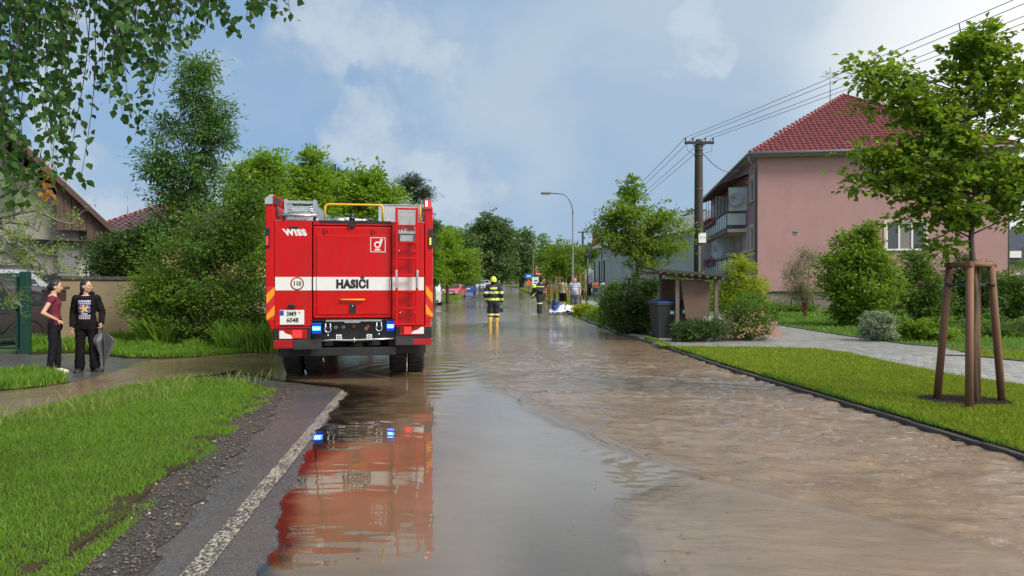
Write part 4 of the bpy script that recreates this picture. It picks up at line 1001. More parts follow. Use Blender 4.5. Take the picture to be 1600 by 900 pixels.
# chimney and roof aerials
def brick_stack(parent, c, d, h, bm_, mm, cap=True, name='chimney', bl=.25, bh=.075):
    o = MB().b2((c[0] - d[0] / 2 + .012, c[1] - d[1] / 2 + .012, c[2]), (c[0] + d[0] / 2 - .012, c[1] + d[1] / 2 - .012, c[2] + h), mm)
    o = o.obj(name, parent); return o
ch = MB(); ch.b2((8.2, 6.3, 12.6), (9.1, 6.9, 15.15), M('chimney_render', (.45, .42, .36), .85, var=.15)); ch.b2((8.1, 6.2, 15.15), (9.2, 7.0, 15.27), GUT); ch.obj('chimney', BT)
def aerial(parent, base, h, arms, name='aerial'):
    mb = MB(); b_ = Vector(base); mb.tube([b_, b_ + Vector((0, 0, h))], .025, GUT, 6)
    for z, l, n, ang in arms:
        d_ = Vector((math.cos(ang), math.sin(ang), 0)); e_ = Vector((-d_.y, d_.x, 0)); c = b_ + Vector((0, 0, z))
        mb.tube([c - d_ * l / 2, c + d_ * l / 2], .012, GUT, 5)
        for k in range(n): p = c + d_ * l * (k / max(1, n - 1) - .5); mb.tube([p - e_ * .25, p + e_ * .25], .008, GUT, 4)
    return mb.obj(name, parent)
aerial(BT, (5.6, 5.7, 13.3), 2.3, [(1.6, 1.3, 6, .4), (1.9, .9, 4, .5)]); aerial(BT, (8.65, 6.6, 15.2), 1.6, [(1.2, .7, 4, 1.2)]); aerial(BT, (3.0, 9, 11.2), 1.1, [(.9, .4, 2, .2)])
# balconies
def balcony(z, y0, y1, flowers):
    o = empty('balcony', (0, 0, 0)); o.parent = BT
    mb = MB(); mb.b2((-1.25, y0, z - .2), (-.002, y1, z), CREAM); mb.b2((-1.27, y0 - .02, z - .24), (-1.20, y1 + .02, z + .02), DRED); mb.obj('slab', o)
    mb = MB()
    mb.tube([(-.02, y0, z + 1.05), (-1.25, y0, z + 1.05), (-1.25, y1, z + 1.05), (-.02, y1, z + 1.05)], .028, DRED, 6)
    n = 11
    for k in range(n + 1): yy = y0 + (y1 - y0) * k / n; mb.tube([(-1.25, yy, z - .35), (-1.25, yy, z + 1.05)], .024, DRED, 5)
    mb.obj('railing', o)
    mb = MB()
    mb.b2((-1.20, y0 - .01, z + .25), (-.08, y0 + .01, z + .95), FROST)
    for k in range(n): a = y0 + (y1 - y0) * k / n + .06; b_ = y0 + (y1 - y0) * (k + 1) / n - .06; mb.b2((-1.245, a, z + .1), (-1.225, b_, z + .95), FROST)
    mb.obj('glass_panel', o)
    mb = MB(); mb.b2((-1.2, (y0 + y1) / 2 - .02, z), (-.02, (y0 + y1) / 2 + .02, z + 2.1), FROST); mb.b2((-1.24, (y0 + y1) / 2 - .03, z), (-1.2, (y0 + y1) / 2 + .03, z + 2.1), DRED); mb.obj('partition', o)
    mb = MB(); mb.b2((-1.48, y1 - 5.5, z + .75), (-1.28, y1 - .4, z + .95), M('flower_box', (.2, .08, .05), .7)); mb.obj('flower_box', o)
    rs = np.random.RandomState(int(z * 7)); n_ = 260; C = np.stack([rs.normal(-1.40, .10, n_), rs.uniform(y1 - 5.5, y1 - .4, n_), rs.normal(z + 1.05, .12, n_)], 1)
    link('flowers', leaves_mesh('flowers', C, rs.normal(0, 1, (n_, 3)), rs.normal(0, 1, (n_, 3)), np.full(n_, .12), flowers, .7), o)['kind'] = 'stuff'
PET = leafmat('red_petals', (.35, .02, .03), (.5, .05, .05), (.04, .10, .02)); PETP = leafmat('purple_petals', (.18, .02, .14), (.35, .04, .2), (.05, .09, .02))
balcony(4.98, 3.2, 13.6, PET); balcony(2.1, 3.2, 13.6, PETP)
# dishes and screens on the balcony ends
def dish(parent, c, r, face, name='satellite_dish', m=None):
    mb = MB(); n = face.normalized(); u = n.orthogonal().normalized(); w_ = n.cross(u); rings = []
    for k in range(5):
        q = k / 4 * r; rings.append([Vector(c) + (u * math.cos(a) + w_ * math.sin(a)) * max(q, .01) + n * (.28 * q * q / r) for a in np.linspace(0, 2 * math.pi, 17)[:-1]])
    mb.loft(rings, m or GUT, cap=False); mb.tube([Vector(c) - w_ * r * .9 + n * .1, Vector(c) + n * r * .9], .012, BLKP, 5); mb.ball(Vector(c) + n * r * .9, .045, BLKP, 8, 6); mb.tube([Vector(c), Vector(c) - n * .3], .02, BLKP, 5)
    return mb.obj(name, parent)
for zz, m_ in ((6.15, None), (3.25, None)):
    mb = MB(); mb.b2((-1.25, 8.2, zz), (-.05, 8.24, zz + 1.5), M('pale_screen', (.55, .60, .56), .6)); mb.obj('screen', BT)
dish(BT, (-.75, 2.95, 6.75), .42, Vector((-.3, -1, .25)), m=M('dish_grey', (.33, .36, .38), .5)); dish(BT, (-1.3, 6.6, 3.7), .42, Vector((-.5, -1, .25)), m=M('dish_grey'))
mb = MB(); mb.b2((-1.2, 3.02, 6.10), (-.02, 3.06, 7.55), M('pale_screen')); mb.obj('screen', BT)
# steel canopy over the top balcony
mb = MB(); yy = 2.9
mb.tube([(-.02, 2.9, 8.25), (-1.75, 2.9, 7.70)], .03, DRED, 5); mb.tube([(-1.75, 2.7, 7.70), (-1.75, 14, 7.70)], .03, DRED, 5)
for k in range(8):
    y_ = 2.9 + k * 1.5; mb.tube([(-.02, y_, 8.30), (-1.75, y_, 7.70)], .025, DRED, 5); mb.tube([(-.02, y_, 7.7), (-.9, y_, 7.98)], .02, DRED, 5); mb.tube([(-1.2, y_, 6.1), (-1.2, y_, 7.85)], .025, DRED, 5); mb.b2((-.9, y_ - .01, 7.68), (-.04, y_ + .01, 7.72), DRED)
mb.add([(-.02, 2.7, 8.34), (-1.8, 2.7, 7.74), (-1.8, 14, 7.74), (-.02, 14, 8.34), (-.02, 2.7, 8.32), (-1.8, 2.7, 7.72), (-1.8, 14, 7.72), (-.02, 14, 8.32)], [(0, 1, 2, 3), (7, 6, 5, 4), (0, 4, 5, 1), (1, 5, 6, 2)], M('canopy_sheet', (.22, .13, .12), .5)); mb.obj('canopy', BT)
# low red rail at the base of the gable
RR = empty('low_railing', (0, 0, 0), 0, 'low dark red railing against the pink gable wall', 'railing'); RR.location = (15.6, 38.6, 0); RR.rotation_euler = (0, 0, R(-8.5))
mb = MB()
for zz in (1.25, .7): mb.tube([(0, 0, zz), (3.4, 0, zz)], .03, DRED, 5)
mb.obj('rail', RR)
for k in range(4): mb = MB(); mb.tube([(k * 1.13, 0, 0), (k * 1.13, 0, 1.27)], .035, DRED, 6); mb.obj('post', RR)
# ---- small dark-roofed house at the right edge
hb_ = empty('neighbour_house', (X(1640, 62), 62, 0), R(-8), 'small house with dark tiled roof peeping out at the right edge beyond the pink house', 'building')
mb = MB(); mb.b2((-4, 0, 0), (6, 9, 3.6), M('beige_render', (.35, .27, .2), .85)); mb.obj('wall', hb_)
SLT = M('slate_dark', (.055, .058, .065), .5, var=.2, sc=8); mb = MB(); mb.prism([(-4.5, 3.5), (1, 7.0), (6.5, 3.5)], -.4, 9.4, SLT, 'y'); mb.prism([(-.4, 3.4), (4.5, 5.6), (9.4, 3.4)], -4.6, -4.1, SLT, 'x'); mb.obj('roof', hb_)
window(hb_, -3.2, 1.2, 1.2, 1.2, 'u', -.1, -1, 2)
mb = MB(); mb.b2((-3.9, -.52, 3.9), (-2.6, -.42, 4.5), WFR); mb.obj('skylight', hb_)

# ---- grey hall beyond the pole
GW = empty('grey_hall', (X(1086, 60), 60, H(60)), math.atan2(30, X(945, 92) - X(1086, 60)) - R(180) , 'long grey rendered hall with blank side wall behind the young street tree', 'building')
GREY = M('grey_render', (.50, .46, .395), .9, var=.08, sc=.9, bmp=.3, bsc=30, dirt=(.30, .29, .26), dsc=.4)
p0 = Vector((X(1086, 60), 60)); p1 = Vector((X(925, 95), 95)); dv = (p1 - p0); ln_ = dv.length; GW.rotation_euler[2] = math.atan2(dv.y, dv.x)
mb = MB(); mb.b2((0, -7.5, -.3), (ln_, 0, 6.3), GREY); mb.obj('wall', GW)
# gable towards the camera
mb = MB(); mb.prism([(-8, 6.2), (-3.75, 8.6), (.5, 6.2)], -.35, ln_ + .3, M('cement_roof', (.25, .25, .24), .8, var=.15), 'x'); o = mb.obj('roof', GW)
mb = MB(); mb.prism([(-7.45, 6.3), (-3.75, 8.3), (-.05, 6.3)], -.40, -.352, GREY, 'x'); mb.obj('gable', GW)
for k in range(3):
    a = ln_ - 2.2 - k * 2.4; mb = MB(); mb.b2((a, .0, 1.0), (a + 1.1, .04, 4.8), WFR); o = mb.obj('window', GW); mb = MB(); mb.b2((a + .15, .041, 1.2), (a + .95, .05, 4.6), GLW); mb.obj('pane', o)
# ---- white house with dark roof further up
WH = empty('white_house', (X(905, 108), 108, H(108)), R(-14), 'pale house with dark steep roof and dormer beyond the grey hall', 'building')
mb = MB(); mb.b2((0, 0, -.3), (9, 9, 5.2), M('pale_render', (.55, .52, .46), .85, var=.06)); mb.obj('wall', WH)
DR = M('dark_brown_tile', (.085, .05, .042), .5, var=.3, sc=6)
mb = MB(); mb.prism([(-.5, 5.1), (4.5, 9.3), (9.5, 5.1)], -.5, 9.5, DR, 'y'); mb.obj('roof', WH); mb = MB(); mb.b2((1.8, 2, 7.5), (2.5, 2.8, 9.6), M('brick_red', (.3, .1, .06), .85)); mb.obj('chimney', WH)
for a in (1.2, 5.4):
    for zz in (.9, 3.2): window(WH, a, zz, 1.3, 1.4, 'u', 0, -1, 2)
BBD = empty('banner_board', (X(909, 86), 86, H(86)), R(-6), 'large white and blue advertising banner under the roof end beyond the staked trees', 'banner')
mb = MB(); mb.b2((-.9, -.03, 1.2), (1.5, .03, 3.1), WHT); mb.obj('board', BBD)
BLU = M('banner_blue', (.05, .2, .55), .5); mb = MB(); mb.b2((-.8, -.045, 1.3), (.2, -.032, 2.0), BLU); mb.prism([(.3, 1.3), (1.4, 1.5), (1.3, 2.9), (.8, 2.4)], -.045, -.032, M('banner_grey', (.35, .38, .45), .5)); mb.b2((-.8, -.045, 2.15), (.1, -.032, 2.3), BLU); mb.obj('printing', BBD)
for xx in (-.85, 1.45): mb = MB(); mb.tube([(xx, .06, -.1), (xx, .06, 3.2)], .05, GUT, 6); mb.obj('post', BBD)

# ---- left: grey house with brown gable roof
LH = empty('grey_house', (X(138, 24.5), 24.5, 0), R(37), 'unfinished grey rendered house with brown board gable and red-brown roof', 'building')
GR1 = M('raw_grey_render', (.215, .205, .185), .9, var=.12, sc=1.6, bmp=.5, bsc=40, dirt=(.13, .12, .11), dsc=.8)
GR2 = M('pale_grey_render', (.32, .31, .28), .9, var=.08, sc=2, bmp=.3)
mb = MB(); mb.prism([(-9.5, -.2), (-.28, -.2), (-.28, 3.9), (-5, 8.75), (-9.5, 4.2)], 0, 9, GR1); mb.b2((-.279, -.03, -.2), (.02, 9, 3.6), GR2); mb.obj('wall', LH)
mb = MB(); mb.b2((-.92, -.35, -.2), (-.30, -.01, 3.55), M('dark_grey_render', (.14, .14, .14), .9, var=.1)); mb.obj('pier', LH)  # block in its own dark grey render
# roof: ridge runs away; right slope visible edge-on
r0 = Vector((.78, 3.15)); r1 = Vector((-5.0, 9.1)); th = .14
BRD = M('brown_boards', (.055, .026, .017), .6, var=.35, sc=5, stretch=(1, 1, 6), bmp=.3)
RBR = M('rust_brown_tile', (.14, .055, .035), .55, var=.3, sc=8)
mb = MB(); mb.prism([(r0.x, r0.y), (r1.x, r1.y), (r1.x, r1.y + .28), (r0.x + .14, r0.y + .06)], -.95, 9.6, RBR, 'y'); mb.prism([(-10.8, 3.15), (r1.x, r1.y), (r1.x, r1.y + .28), (-10.95, 3.2)], -.95, 9.6, RBR, 'y'); o = mb.obj('roof', LH)
mb = MB(); mb.prism([(r0.x + .02, r0.y - .04), (r1.x + .02, r1.y - .08), (r1.x + .02, r1.y + .12), (r0.x + .10, r0.y + .10)], -1.0, -.952, BRD, 'y'); mb.obj('barge_board', LH)
# board gable: separate boards
bw = .22
for k in range(26):
    x0 = .55 - k * bw - bw; top = 3.15 + (r0.x - x0 - bw) * 1.03 - .05; b0 = 3.02 if x0 > -.28 else 3.35 + max(0, (-1.0 - x0)) * .35
    if top - b0 < .1 or x0 < -1.1: continue
    mb = MB(); mb.prism([(x0 + .008, b0), (x0 + bw - .008, b0), (x0 + bw - .008, min(top, 9)), (x0 + .008, min(top + bw, 9))], -.70 + .01 * (k % 2), -.66, BRD, 'y'); mb.obj('board', LH)
mb = MB(); mb.b2((-2.3, -.702, 2.99), (.58, -.02, 3.02), BRD); mb.obj('soffit', LH)
for (a, zz, w_, h_) in ((-4.0, 4.3, 1.0, 1.4), (-3.0, .8, 1.6, 1.35), (-2.6, 3.7, .5, 1.15)): 
    mb = MB(); mb.b2((a, -.03, zz), (a + w_, -.005, zz + h_), M('dark_frame', (.03, .028, .028), .5)); o = mb.obj('window', LH)
    mb = MB(); mb.b2((a + .07, -.045, zz + .07), (a + w_ - .07, -.032, zz + h_ - .07), GLW); mb.obj('pane', o)
# ---- left: yellow house with brown tiled roof and brick chimney
YH = empty('yellow_house', (X(150, 38), 38, 0), R(4), 'yellow house with dark brown tiled hip roof and orange brick chimney', 'building')
YEW = M('yellow_render', (.58, .40, .17), .85, var=.07)
wall_holes(YH, 'wall', YEW, 'u', 0, .2, 9, -.2, 4.35, [(1.5, 2.6, 1.4, 1.15), (5, 2.6, 1.2, 1.15)], -1)
mb = MB(); mb.b2((.2, .31, -.2), (9, 8, 4.3), YEW); mb.obj('side_wall', YH)
window(YH, 1.5, 2.6, 1.4, 1.15, 'u', 0, -1, 2); window(YH, 5, 2.6, 1.2, 1.15, 'u', 0, -1, 2)
ZE = 4.35; a_, b_, c_, d_ = Vector((-.4, -.6, ZE)), Vector((9.6, -.6, ZE)), Vector((9.6, 8.6, ZE)), Vector((-.4, 8.6, ZE)); p_, q_ = Vector((1.4, 4, 6.15)), Vector((7.6, 4, 6.15))
mb = MB(); mb.add([a_, b_, c_, d_, p_, q_], [(0, 1, 5, 4), (1, 2, 5), (2, 3, 4, 5), (3, 0, 4), (0, 3, 2, 1)], DR); o = mb.obj('roof', YH)
TB = M('brown_glazed_tile', (.10, .045, .038), .28, var=.3, sc=3, coat=.35)
mb = MB(); vs, fs = tile_slope(a_, b_, p_, q_, .36, .40); mb.add(vs, fs, TB); vs, fs = tile_slope(d_, a_, p_, p_, .36, .40); mb.add(vs, fs, TB); o2 = mb.obj('roof_tiles', o, fix=False); o2['kind'] = 'stuff'
for a, b2_ in ((a_, p_), (p_, q_)):
    dd = b2_ - a; k = int(dd.length / .36)
    for q in range(k): oo = link('ridge_tile', rme, YH, a + dd * (q / k) + Vector((0, 0, .05))); oo.rotation_euler = dd.to_track_quat('Y', 'Z').to_euler(); 
mb = MB(); mb.tube([(-.45, -.68, ZE - .02), (9.6, -.68, ZE - .02)], .07, GUT, 6); mb.obj('gutter', YH)
BRK = [M('orange_brick', (.38, .12, .06), .85, var=.2), M('orange_brick_dark', (.30, .09, .05), .85, var=.2)]
chm = MB(); chm.b2((2.56, 2.71, 5.2), (3.29, 3.19, 6.45), M('mortar', (.35, .30, .26), .9)); chm = chm.obj('chimney', YH)
mb = MB(); mb.box((0, 0, 0), (.235, .04, .065), BRK[0]); bme = mb.mesh('brick'); mb = MB(); mb.box((0, 0, 0), (.235, .04, .065), BRK[1]); bme2 = mb.mesh('brick')
for r in range(16):
    for k in range(3):
        link('brick', (bme, bme2)[random.Random(r * 7 + k).random() < .35], chm, (2.675 + k * .25 + (.03 if r % 2 else -.02), 2.70, 5.25 + r * .076))
    for k in range(2): o = link('brick', (bme, bme2)[random.Random(r * 9 + k).random() < .35], chm, (2.55, 2.83 + k * .25, 5.25 + r * .076)); o.rotation_euler = (0, 0, R(90))
mb = MB(); mb.b2((2.45, 2.6, 6.45), (3.4, 3.3, 6.52), BLKP); mb.ball((2.9, 2.95, 6.62), (.42, .3, .12), BLKP); mb.obj('chimney_cap', YH)
dish(YH, (3.5, 2.9, 6.75), .36, Vector((.2, -1, .3)), m=M('dish_grey'))
aerial(YH, (3.6, 3.2, 6.0), 2.3, [(2.0, .8, 5, .3), (1.6, .6, 3, .2)]); aerial(YH, (.2, 3.2, 5.2), 1.6, []); aerial(YH, (1.3, 3.4, 5.9), 1.1, [])
# ---- rendered garden wall with cap, and the green gate
gwp = [Vector((X(90, 16.3), 16.3)), Vector((X(250, 18.6), 18.6)), Vector((X(430, 21), 21))]
GWL = empty('garden_wall', (gwp[0].x, gwp[0].y, 0), 0, 'low sand-coloured rendered garden wall with dark coping behind the two women', 'wall')
WM = M('sand_render', (.21, .165, .10), .9, var=.12, sc=2.2, bmp=.4, bsc=50, dirt=(.11, .09, .06), dsc=1.1)
for i in range(2):
    a, b_ = gwp[i], gwp[i + 1]; dd = b_ - a; an = math.atan2(dd.y, dd.x); q = Matrix.Rotation(an, 3, 'Z')
    for nm, z0, z1, tk, m_ in (('wall_panel', -.1, 1.62, .22, WM), ('coping', 1.62, 1.70, .32, M('dark_coping', (.05, .045, .042), .6, var=.3))):
        mb = MB(); c = (a + b_) / 2 - gwp[0]; mb.box((c.x, c.y, (z0 + z1) / 2), (dd.length + (.0 if i else .0), tk + .002 * i, z1 - z0), m_, rz=an); mb.obj(nm, GWL)
LB = empty('letter_box', (X(95, 16.1), 15.98, 1.12), 0, 'dark brown metal letter box on the sand-coloured wall between the women', 'letter box')
BRM = M('brown_metal', (.045, .025, .02), .45); mb = MB(); mb.box((0, -.12, .13), (.44, .20, .26), BRM, bev=.01); mb.obj('box', LB); mb = MB(); mb.prism([(-.25, .27), (.05, .33), (.05, .27)], -.25, .25, BRM, 'x'); o = mb.obj('lid', LB)
mb = MB(); mb.b2((-.15, -.226, .17), (.15, -.221, .20), BLKP); mb.obj('slot', LB)
GRN = M('dark_green_steel', (.006, .040, .026), .55, var=.1)
GT = empty('mesh_gate', (X(40, 15.0), 15.0, 0), 0, 'dark green steel mesh gate with thick post at the left edge', 'gate')
mb = MB(); mb.b2((-.08, -.08, -.02), (.08, .08, 1.78), GRN); mb.obj('post', GT, bevel=.01)
mb = MB(); 
for zz in (.12, .95, 1.72): mb.b2((-3.2, -.025, zz - .025), (-.14, .025, zz + .025), GRN)
mb.b2((-.20, -.025, .145), (-.15, .025, 1.69), GRN); mb.b2((-3.2, -.025, .145), (-3.15, .025, 1.69), GRN); mb.obj('gate_frame', GT)
mb = MB()
for k in range(60): mb.tube([(-3.15 + k * .05, 0, .14), (-3.15 + k * .05, 0, 1.70)], .0028, GRN, 4, cap=False, smooth=False)
for k in range(8): mb.tube([(-3.15, .006, .2 + k * .2), (-.2, .006, .2 + k * .2)], .003, GRN, 4, cap=False, smooth=False)
mb.obj('wire_mesh', GT)
# ============================================================ PEOPLE
SKIN = M('skin', (.52, .30, .21), .5, var=.05); SKIN2 = M('skin_flushed', (.50, .25, .18), .5, var=.06)
HAIRB = M('hair_black', (.012, .009, .008), .45, var=.3, sc=40, stretch=(1, 1, .2)); HAIRG = M('hair_grey', (.12, .10, .09), .6, var=.3, sc=40)
EYE = M('eye_dark', (.02, .015, .012), .2); LIP = M('lip', (.32, .10, .09), .5)
def cap_pts(mb, a, b, ra, rb, n=12, flat=1., side=None):
    a, b = Vector(a), Vector(b); d = b - a; ln = d.length or 1e-4; d = d / ln
    u = (side - d * side.dot(d)).normalized() if side is not None else d.orthogonal().normalized(); w = d.cross(u); rings = []
    for t, k in [(-math.cos(x) , math.sin(x)) for x in (.15, .6, 1.1, 1.5708)]:
        rings.append([a + d * (t * ra) + (u * math.cos(q) + w * math.sin(q) * flat) * (k * ra) for q in np.linspace(0, 2 * math.pi, n + 1)[:-1]])
    for t in (.33, .66):
        r = ra + (rb - ra) * t; rings.append([a + d * (ln * t) + (u * math.cos(q) + w * math.sin(q) * flat) * r for q in np.linspace(0, 2 * math.pi, n + 1)[:-1]])
    for t, k in [(math.cos(x), math.sin(x)) for x in (1.5708, 1.1, .6, .15)]:
        rings.append([b + d * (t * rb) + (u * math.cos(q) + w * math.sin(q) * flat) * (k * rb) for q in np.linspace(0, 2 * math.pi, n + 1)[:-1]])
    mb.loft(rings, None, cap=True)
DUM = M('dummy', (.5, .5, .5))
def fuse(name, mb, vox, mats, pick=None, smooth=3, parent=None, folds=0.):
    mb.m = [0] * len(mb.f); mb.mats = [DUM]; me = mb.mesh(name); o = bpy.data.objects.new('tmp', me); COL.objects.link(o)
    r = o.modifiers.new('r', 'REMESH'); r.mode = 'VOXEL'; r.voxel_size = vox; s_ = o.modifiers.new('s', 'SMOOTH'); s_.factor = .5; s_.iterations = smooth
    dg = bpy.context.evaluated_depsgraph_get(); dg.update(); m2 = bpy.data.meshes.new_from_object(o.evaluated_get(dg)); bpy.data.objects.remove(o)
    m2.name = name; m2.materials.clear()
    for m in mats: m2.materials.append(m)
    n = len(m2.vertices); co_ = np.empty(n * 3, np.float32); m2.vertices.foreach_get('co', co_); co_ = co_.reshape(-1, 3)
    if folds:
        nr = np.empty(n * 3, np.float32); m2.vertices.foreach_get('normal', nr); nr = nr.reshape(-1, 3)
        f = fbm(co_[:, 0] * 5 + co_[:, 1] * 7 + 9, co_[:, 2] * 16 + co_[:, 0] * 9, 3) - .45; co_ = co_ + nr * (f * folds)[:, None]; m2.vertices.foreach_set('co', co_.ravel())
    k = len(m2.polygons); c = np.empty(k * 3, np.float32); m2.polygons.foreach_get('center', c); c = c.reshape(-1, 3)
    m2.polygons.foreach_set('use_smooth', np.ones(k, bool))
    m2.polygons.foreach_set('material_index', (pick(c) if pick else np.zeros(k)).astype(np.int32)); m2.update()
    return link(name, m2, parent)
def V3(*a): return Vector(a)
DEF = dict(pel=(0, 0, .93), chest=(0, 0, 1.26), neck=(0, -.01, 1.455), head=(0, .015, 1.60), fx=0., fz=0.,
           shL=(-.185, 0, 1.395), elL=(-.235, -.02, 1.11), wrL=(-.24, .04, .87), shR=(.185, 0, 1.395), elR=(.235, -.02, 1.11), wrR=(.24, .04, .87),
           hiL=(-.09, 0, .90), knL=(-.10, .015, .49), anL=(-.10, -.02, .08), hiR=(.09, 0, .90), knR=(.10, .015, .49), anR=(.10, -.02, .08), toeL=0., toeR=0.)
def hand(mb, w, el, side, curl=.5, palm_in=None):
    """palm and five separate fingers at wrist w; side -1 left / +1 right"""
    w = Vector(w); d = (w - Vector(el)).normalized(); inn = palm_in or Vector((-side, 0, 0)); inn = (inn - d * inn.dot(d)).normalized(); acr = d.cross(inn).normalized()   # across the knuckles
    if acr.y < 0: acr = -acr
    cap_pts(mb, w + d * .01, w + d * .075, .024, .030, 10, .45, acr)
    cap_pts(mb, w + d * .03, w + d * .085, .030, .034, 10, .38, acr)
    for i, (o_, ln) in enumerate(((.030, .066), (.010, .074), (-.010, .070), (-.029, .054))):
        p = w + d * .092 + acr * o_; th = curl * (1 + .12 * i); q = p
        for s_, (a_, fr) in enumerate(((.35, .45), (.9, .32), (1.3, .23))):
            dd = (d * math.cos(th * a_) + inn * math.sin(th * a_)).normalized(); e = q + dd * (ln * fr * 1.15); cap_pts(mb, q, e, .0095 - .001 * s_, .0088 - .001 * s_, 8); q = e
    p = w + d * .035 + acr * .028; e = p + (d * .6 + acr * .65 + inn * .35).normalized() * .036; cap_pts(mb, p, e, .013, .011, 8); e2 = e + (d * .85 + acr * .25 + inn * .45).normalized() * .03; cap_pts(mb, e, e2, .011, .009, 8)
def person(label, loc, rz, P=None, height=1.72, skin=None, top=None, bot=None, shoe=None, hair=None, vox=.012, cat='person', gear=None, build=1., sleeve='long', legs='long',
           hairstyle='short', curlL=.5, curlR=.5, group=None, topfn=None, botfn=None, topmats=None, botmats=None, palmL=None, palmR=None, loose=1., boots=0., gloves=None, belly=0., female=0.):
    p = dict(DEF); p.update(P or {}); p = {k: (Vector(v) if isinstance(v, tuple) else v) for k, v in p.items()}
    root = empty('person', loc, rz, label, cat, group); sc = height / 1.72; root.scale = (sc, sc, sc)
    skin = skin or SKIN; Bd = MB(); Bd.mi(DUM); hx = Vector((math.sin(p['fx']), math.cos(p['fx']), p['fz'])).normalized()   # where the face looks
    rx = Vector((hx.y, -hx.x, 0)).normalized(); up = rx.cross(hx)
    h = p['head']; g = build
    def tors(mb, m, z1=1.46, z0=.80):
        rings = []
        prof = ((.80, .150, .105, 0), (.90, .172 + .008 * female, .122, 0), (1.0, .160, .115 + belly * .7, .5 * belly), (1.10, .142 - .01 * female, .105 + belly, .6 * belly), (1.20, .155, .115 + belly * .6, .3 * belly), (1.30, .172 - .006 * female, .118 + .012 * female, .008 * female), (1.38, .170, .100, 0), (1.425, .12, .085, -.01), (1.46, .065, .062, -.01))
        for z, a, b_, oy in prof:
            if z < z0 - .01 or z > z1 + .01: continue
            t = (z - .93) / (1.26 - .93); c = p['pel'].lerp(p['chest'], max(-.4, min(1, t))) if z < 1.26 else p['chest'].lerp(p['neck'], (z - 1.26) / (1.455 - 1.26))
            w_ = (a * g + m); d_ = (b_ * g + m); rings.append(ring(c.x, c.y + oy, c.z, w_, d_, 20))
        mb.loft(rings, None, cap=True)
    tors(Bd, 0)
    cap_pts(Bd, p['neck'] - Vector((0, 0, .03)), h - Vector((0, 0, .05)) - hx * .015, .056, .050, 12)
    def ell(mb, c, r): # ellipsoid in head axes
        T = Matrix((rx, hx, up)).transposed(); mb.ball(c, r, None, 16, 12, T)
    ell(Bd, h + up * .018, (.073, .092, .098)); ell(Bd, h + hx * .022 - up * .045, (.056, .062, .066)); ell(Bd, h + hx * .055 - up * .088, (.026, .025, .018))
    cap_pts(Bd, h + hx * .088 + up * .012, h + hx * .108 - up * .022, .010, .014, 8); ell(Bd, h + hx * .086 - up * .050, (.024, .012, .010)); ell(Bd, h + hx * .078 + up * .032, (.045, .012, .012))
    for s_ in (-1, 1): ell(Bd, h + rx * (.072 * s_) - hx * .008 - up * .008, (.012, .020, .032)); ell(Bd, h + rx * (.035 * s_) + hx * .068 - up * .025, (.022, .02, .02))
    for s_, k in ((-1, 'L'), (1, 'R')):
        sh, el, wr = p['sh' + k], p['el' + k], p['wr' + k]
        cap_pts(Bd, p['chest'] + Vector((s_ * .09, 0, .09)), sh, .060 * g, .056 * g, 12); cap_pts(Bd, sh, el, .050 * g, .040 * g, 12); cap_pts(Bd, el, wr, .041 * g, .026, 12)
        cap_pts(Bd, el.lerp(wr, .1), el.lerp(wr, .4), .042 * g, .038 * g, 12)
        hand(Bd, wr, el, s_, curlL if s_ < 0 else curlR, palmL if s_ < 0 else palmR)
        hi, kn, an = p['hi' + k], p['kn' + k], p['an' + k]
        cap_pts(Bd, hi, kn, .088 * g, .056 * g, 14); cap_pts(Bd, kn, an, .054 * g, .038, 12); cap_pts(Bd, kn.lerp(an, .2) - Vector((0, .012, 0)), kn.lerp(an, .45) - Vector((0, .01, 0)), .052 * g, .046 * g, 12)
        ta = p['toe' + k]; td = Vector((math.sin(ta), math.cos(ta), 0)); cap_pts(Bd, an - Vector((0, 0, .03)), an + td * .11 - Vector((0, 0, .045)), .030, .024, 10)
    mats = [skin]; pk = None
    if gloves:
        mats.append(gloves); wl, wr_, eL, eR = p['wrL'], p['wrR'], p['elL'], p['elR']
        def pk(c):
            m = np.zeros(len(c))
            for w_, e_ in ((wl, eL), (wr_, eR)): d_ = (w_ - e_).normalized(); m[((c - np.array(w_)) @ np.array(d_) > -.04) & (np.linalg.norm(c - np.array(w_), axis=1) < .28)] = 1
            return m
    body = fuse('body', Bd, vox, mats, pk, parent=root)
    # eyes, brows, mouth
    mb = MB()
    for s_ in (-1, 1):
        T = Matrix((rx, hx, up)).transposed(); mb.ball(h + rx * (.030 * s_) + hx * .086 + up * .006, (.012, .008, .007), EYE, 8, 6, T); mb.ball(h + rx * (.031 * s_) + hx * .088 + up * .026, (.018, .006, .004), hair or HAIRB, 8, 6, T)
    mb.ball(h + hx * .096 - up * .050, (.022, .007, .005), LIP, 8, 6, T); mb.obj('face_features', root)
    # top
    if top:
        mb = MB(); mb.mi(DUM); m = .014 * loose; tors(mb, m, 1.445, .84 if sleeve != 'tee' else .86)
        for s_, k in ((-1, 'L'), (1, 'R')):
            sh, el, wr = p['sh' + k], p['el' + k], p['wr' + k]; cap_pts(mb, p['chest'] + Vector((s_ * .09, 0, .095)), sh, .064 * g + m, .060 * g + m, 14)
            if sleeve == 'long': cap_pts(mb, sh, el, .058 * g + m, .048 * g + m, 14); cap_pts(mb, el, el.lerp(wr, .97), .050 * g + m * .8, .038 * g + m * .6, 14)
            elif sleeve == 'tee': cap_pts(mb, sh, sh.lerp(el, .45), .060 * g + m, .050 * g + m, 14)
            elif sleeve == 'cap': cap_pts(mb, sh, sh.lerp(el, .22), .056 * g + m, .050 * g + m, 14)
        fuse(*((top[0], mb, max(vox, .011), topmats or [top[1]], topfn)), parent=root, folds=.020 * loose)
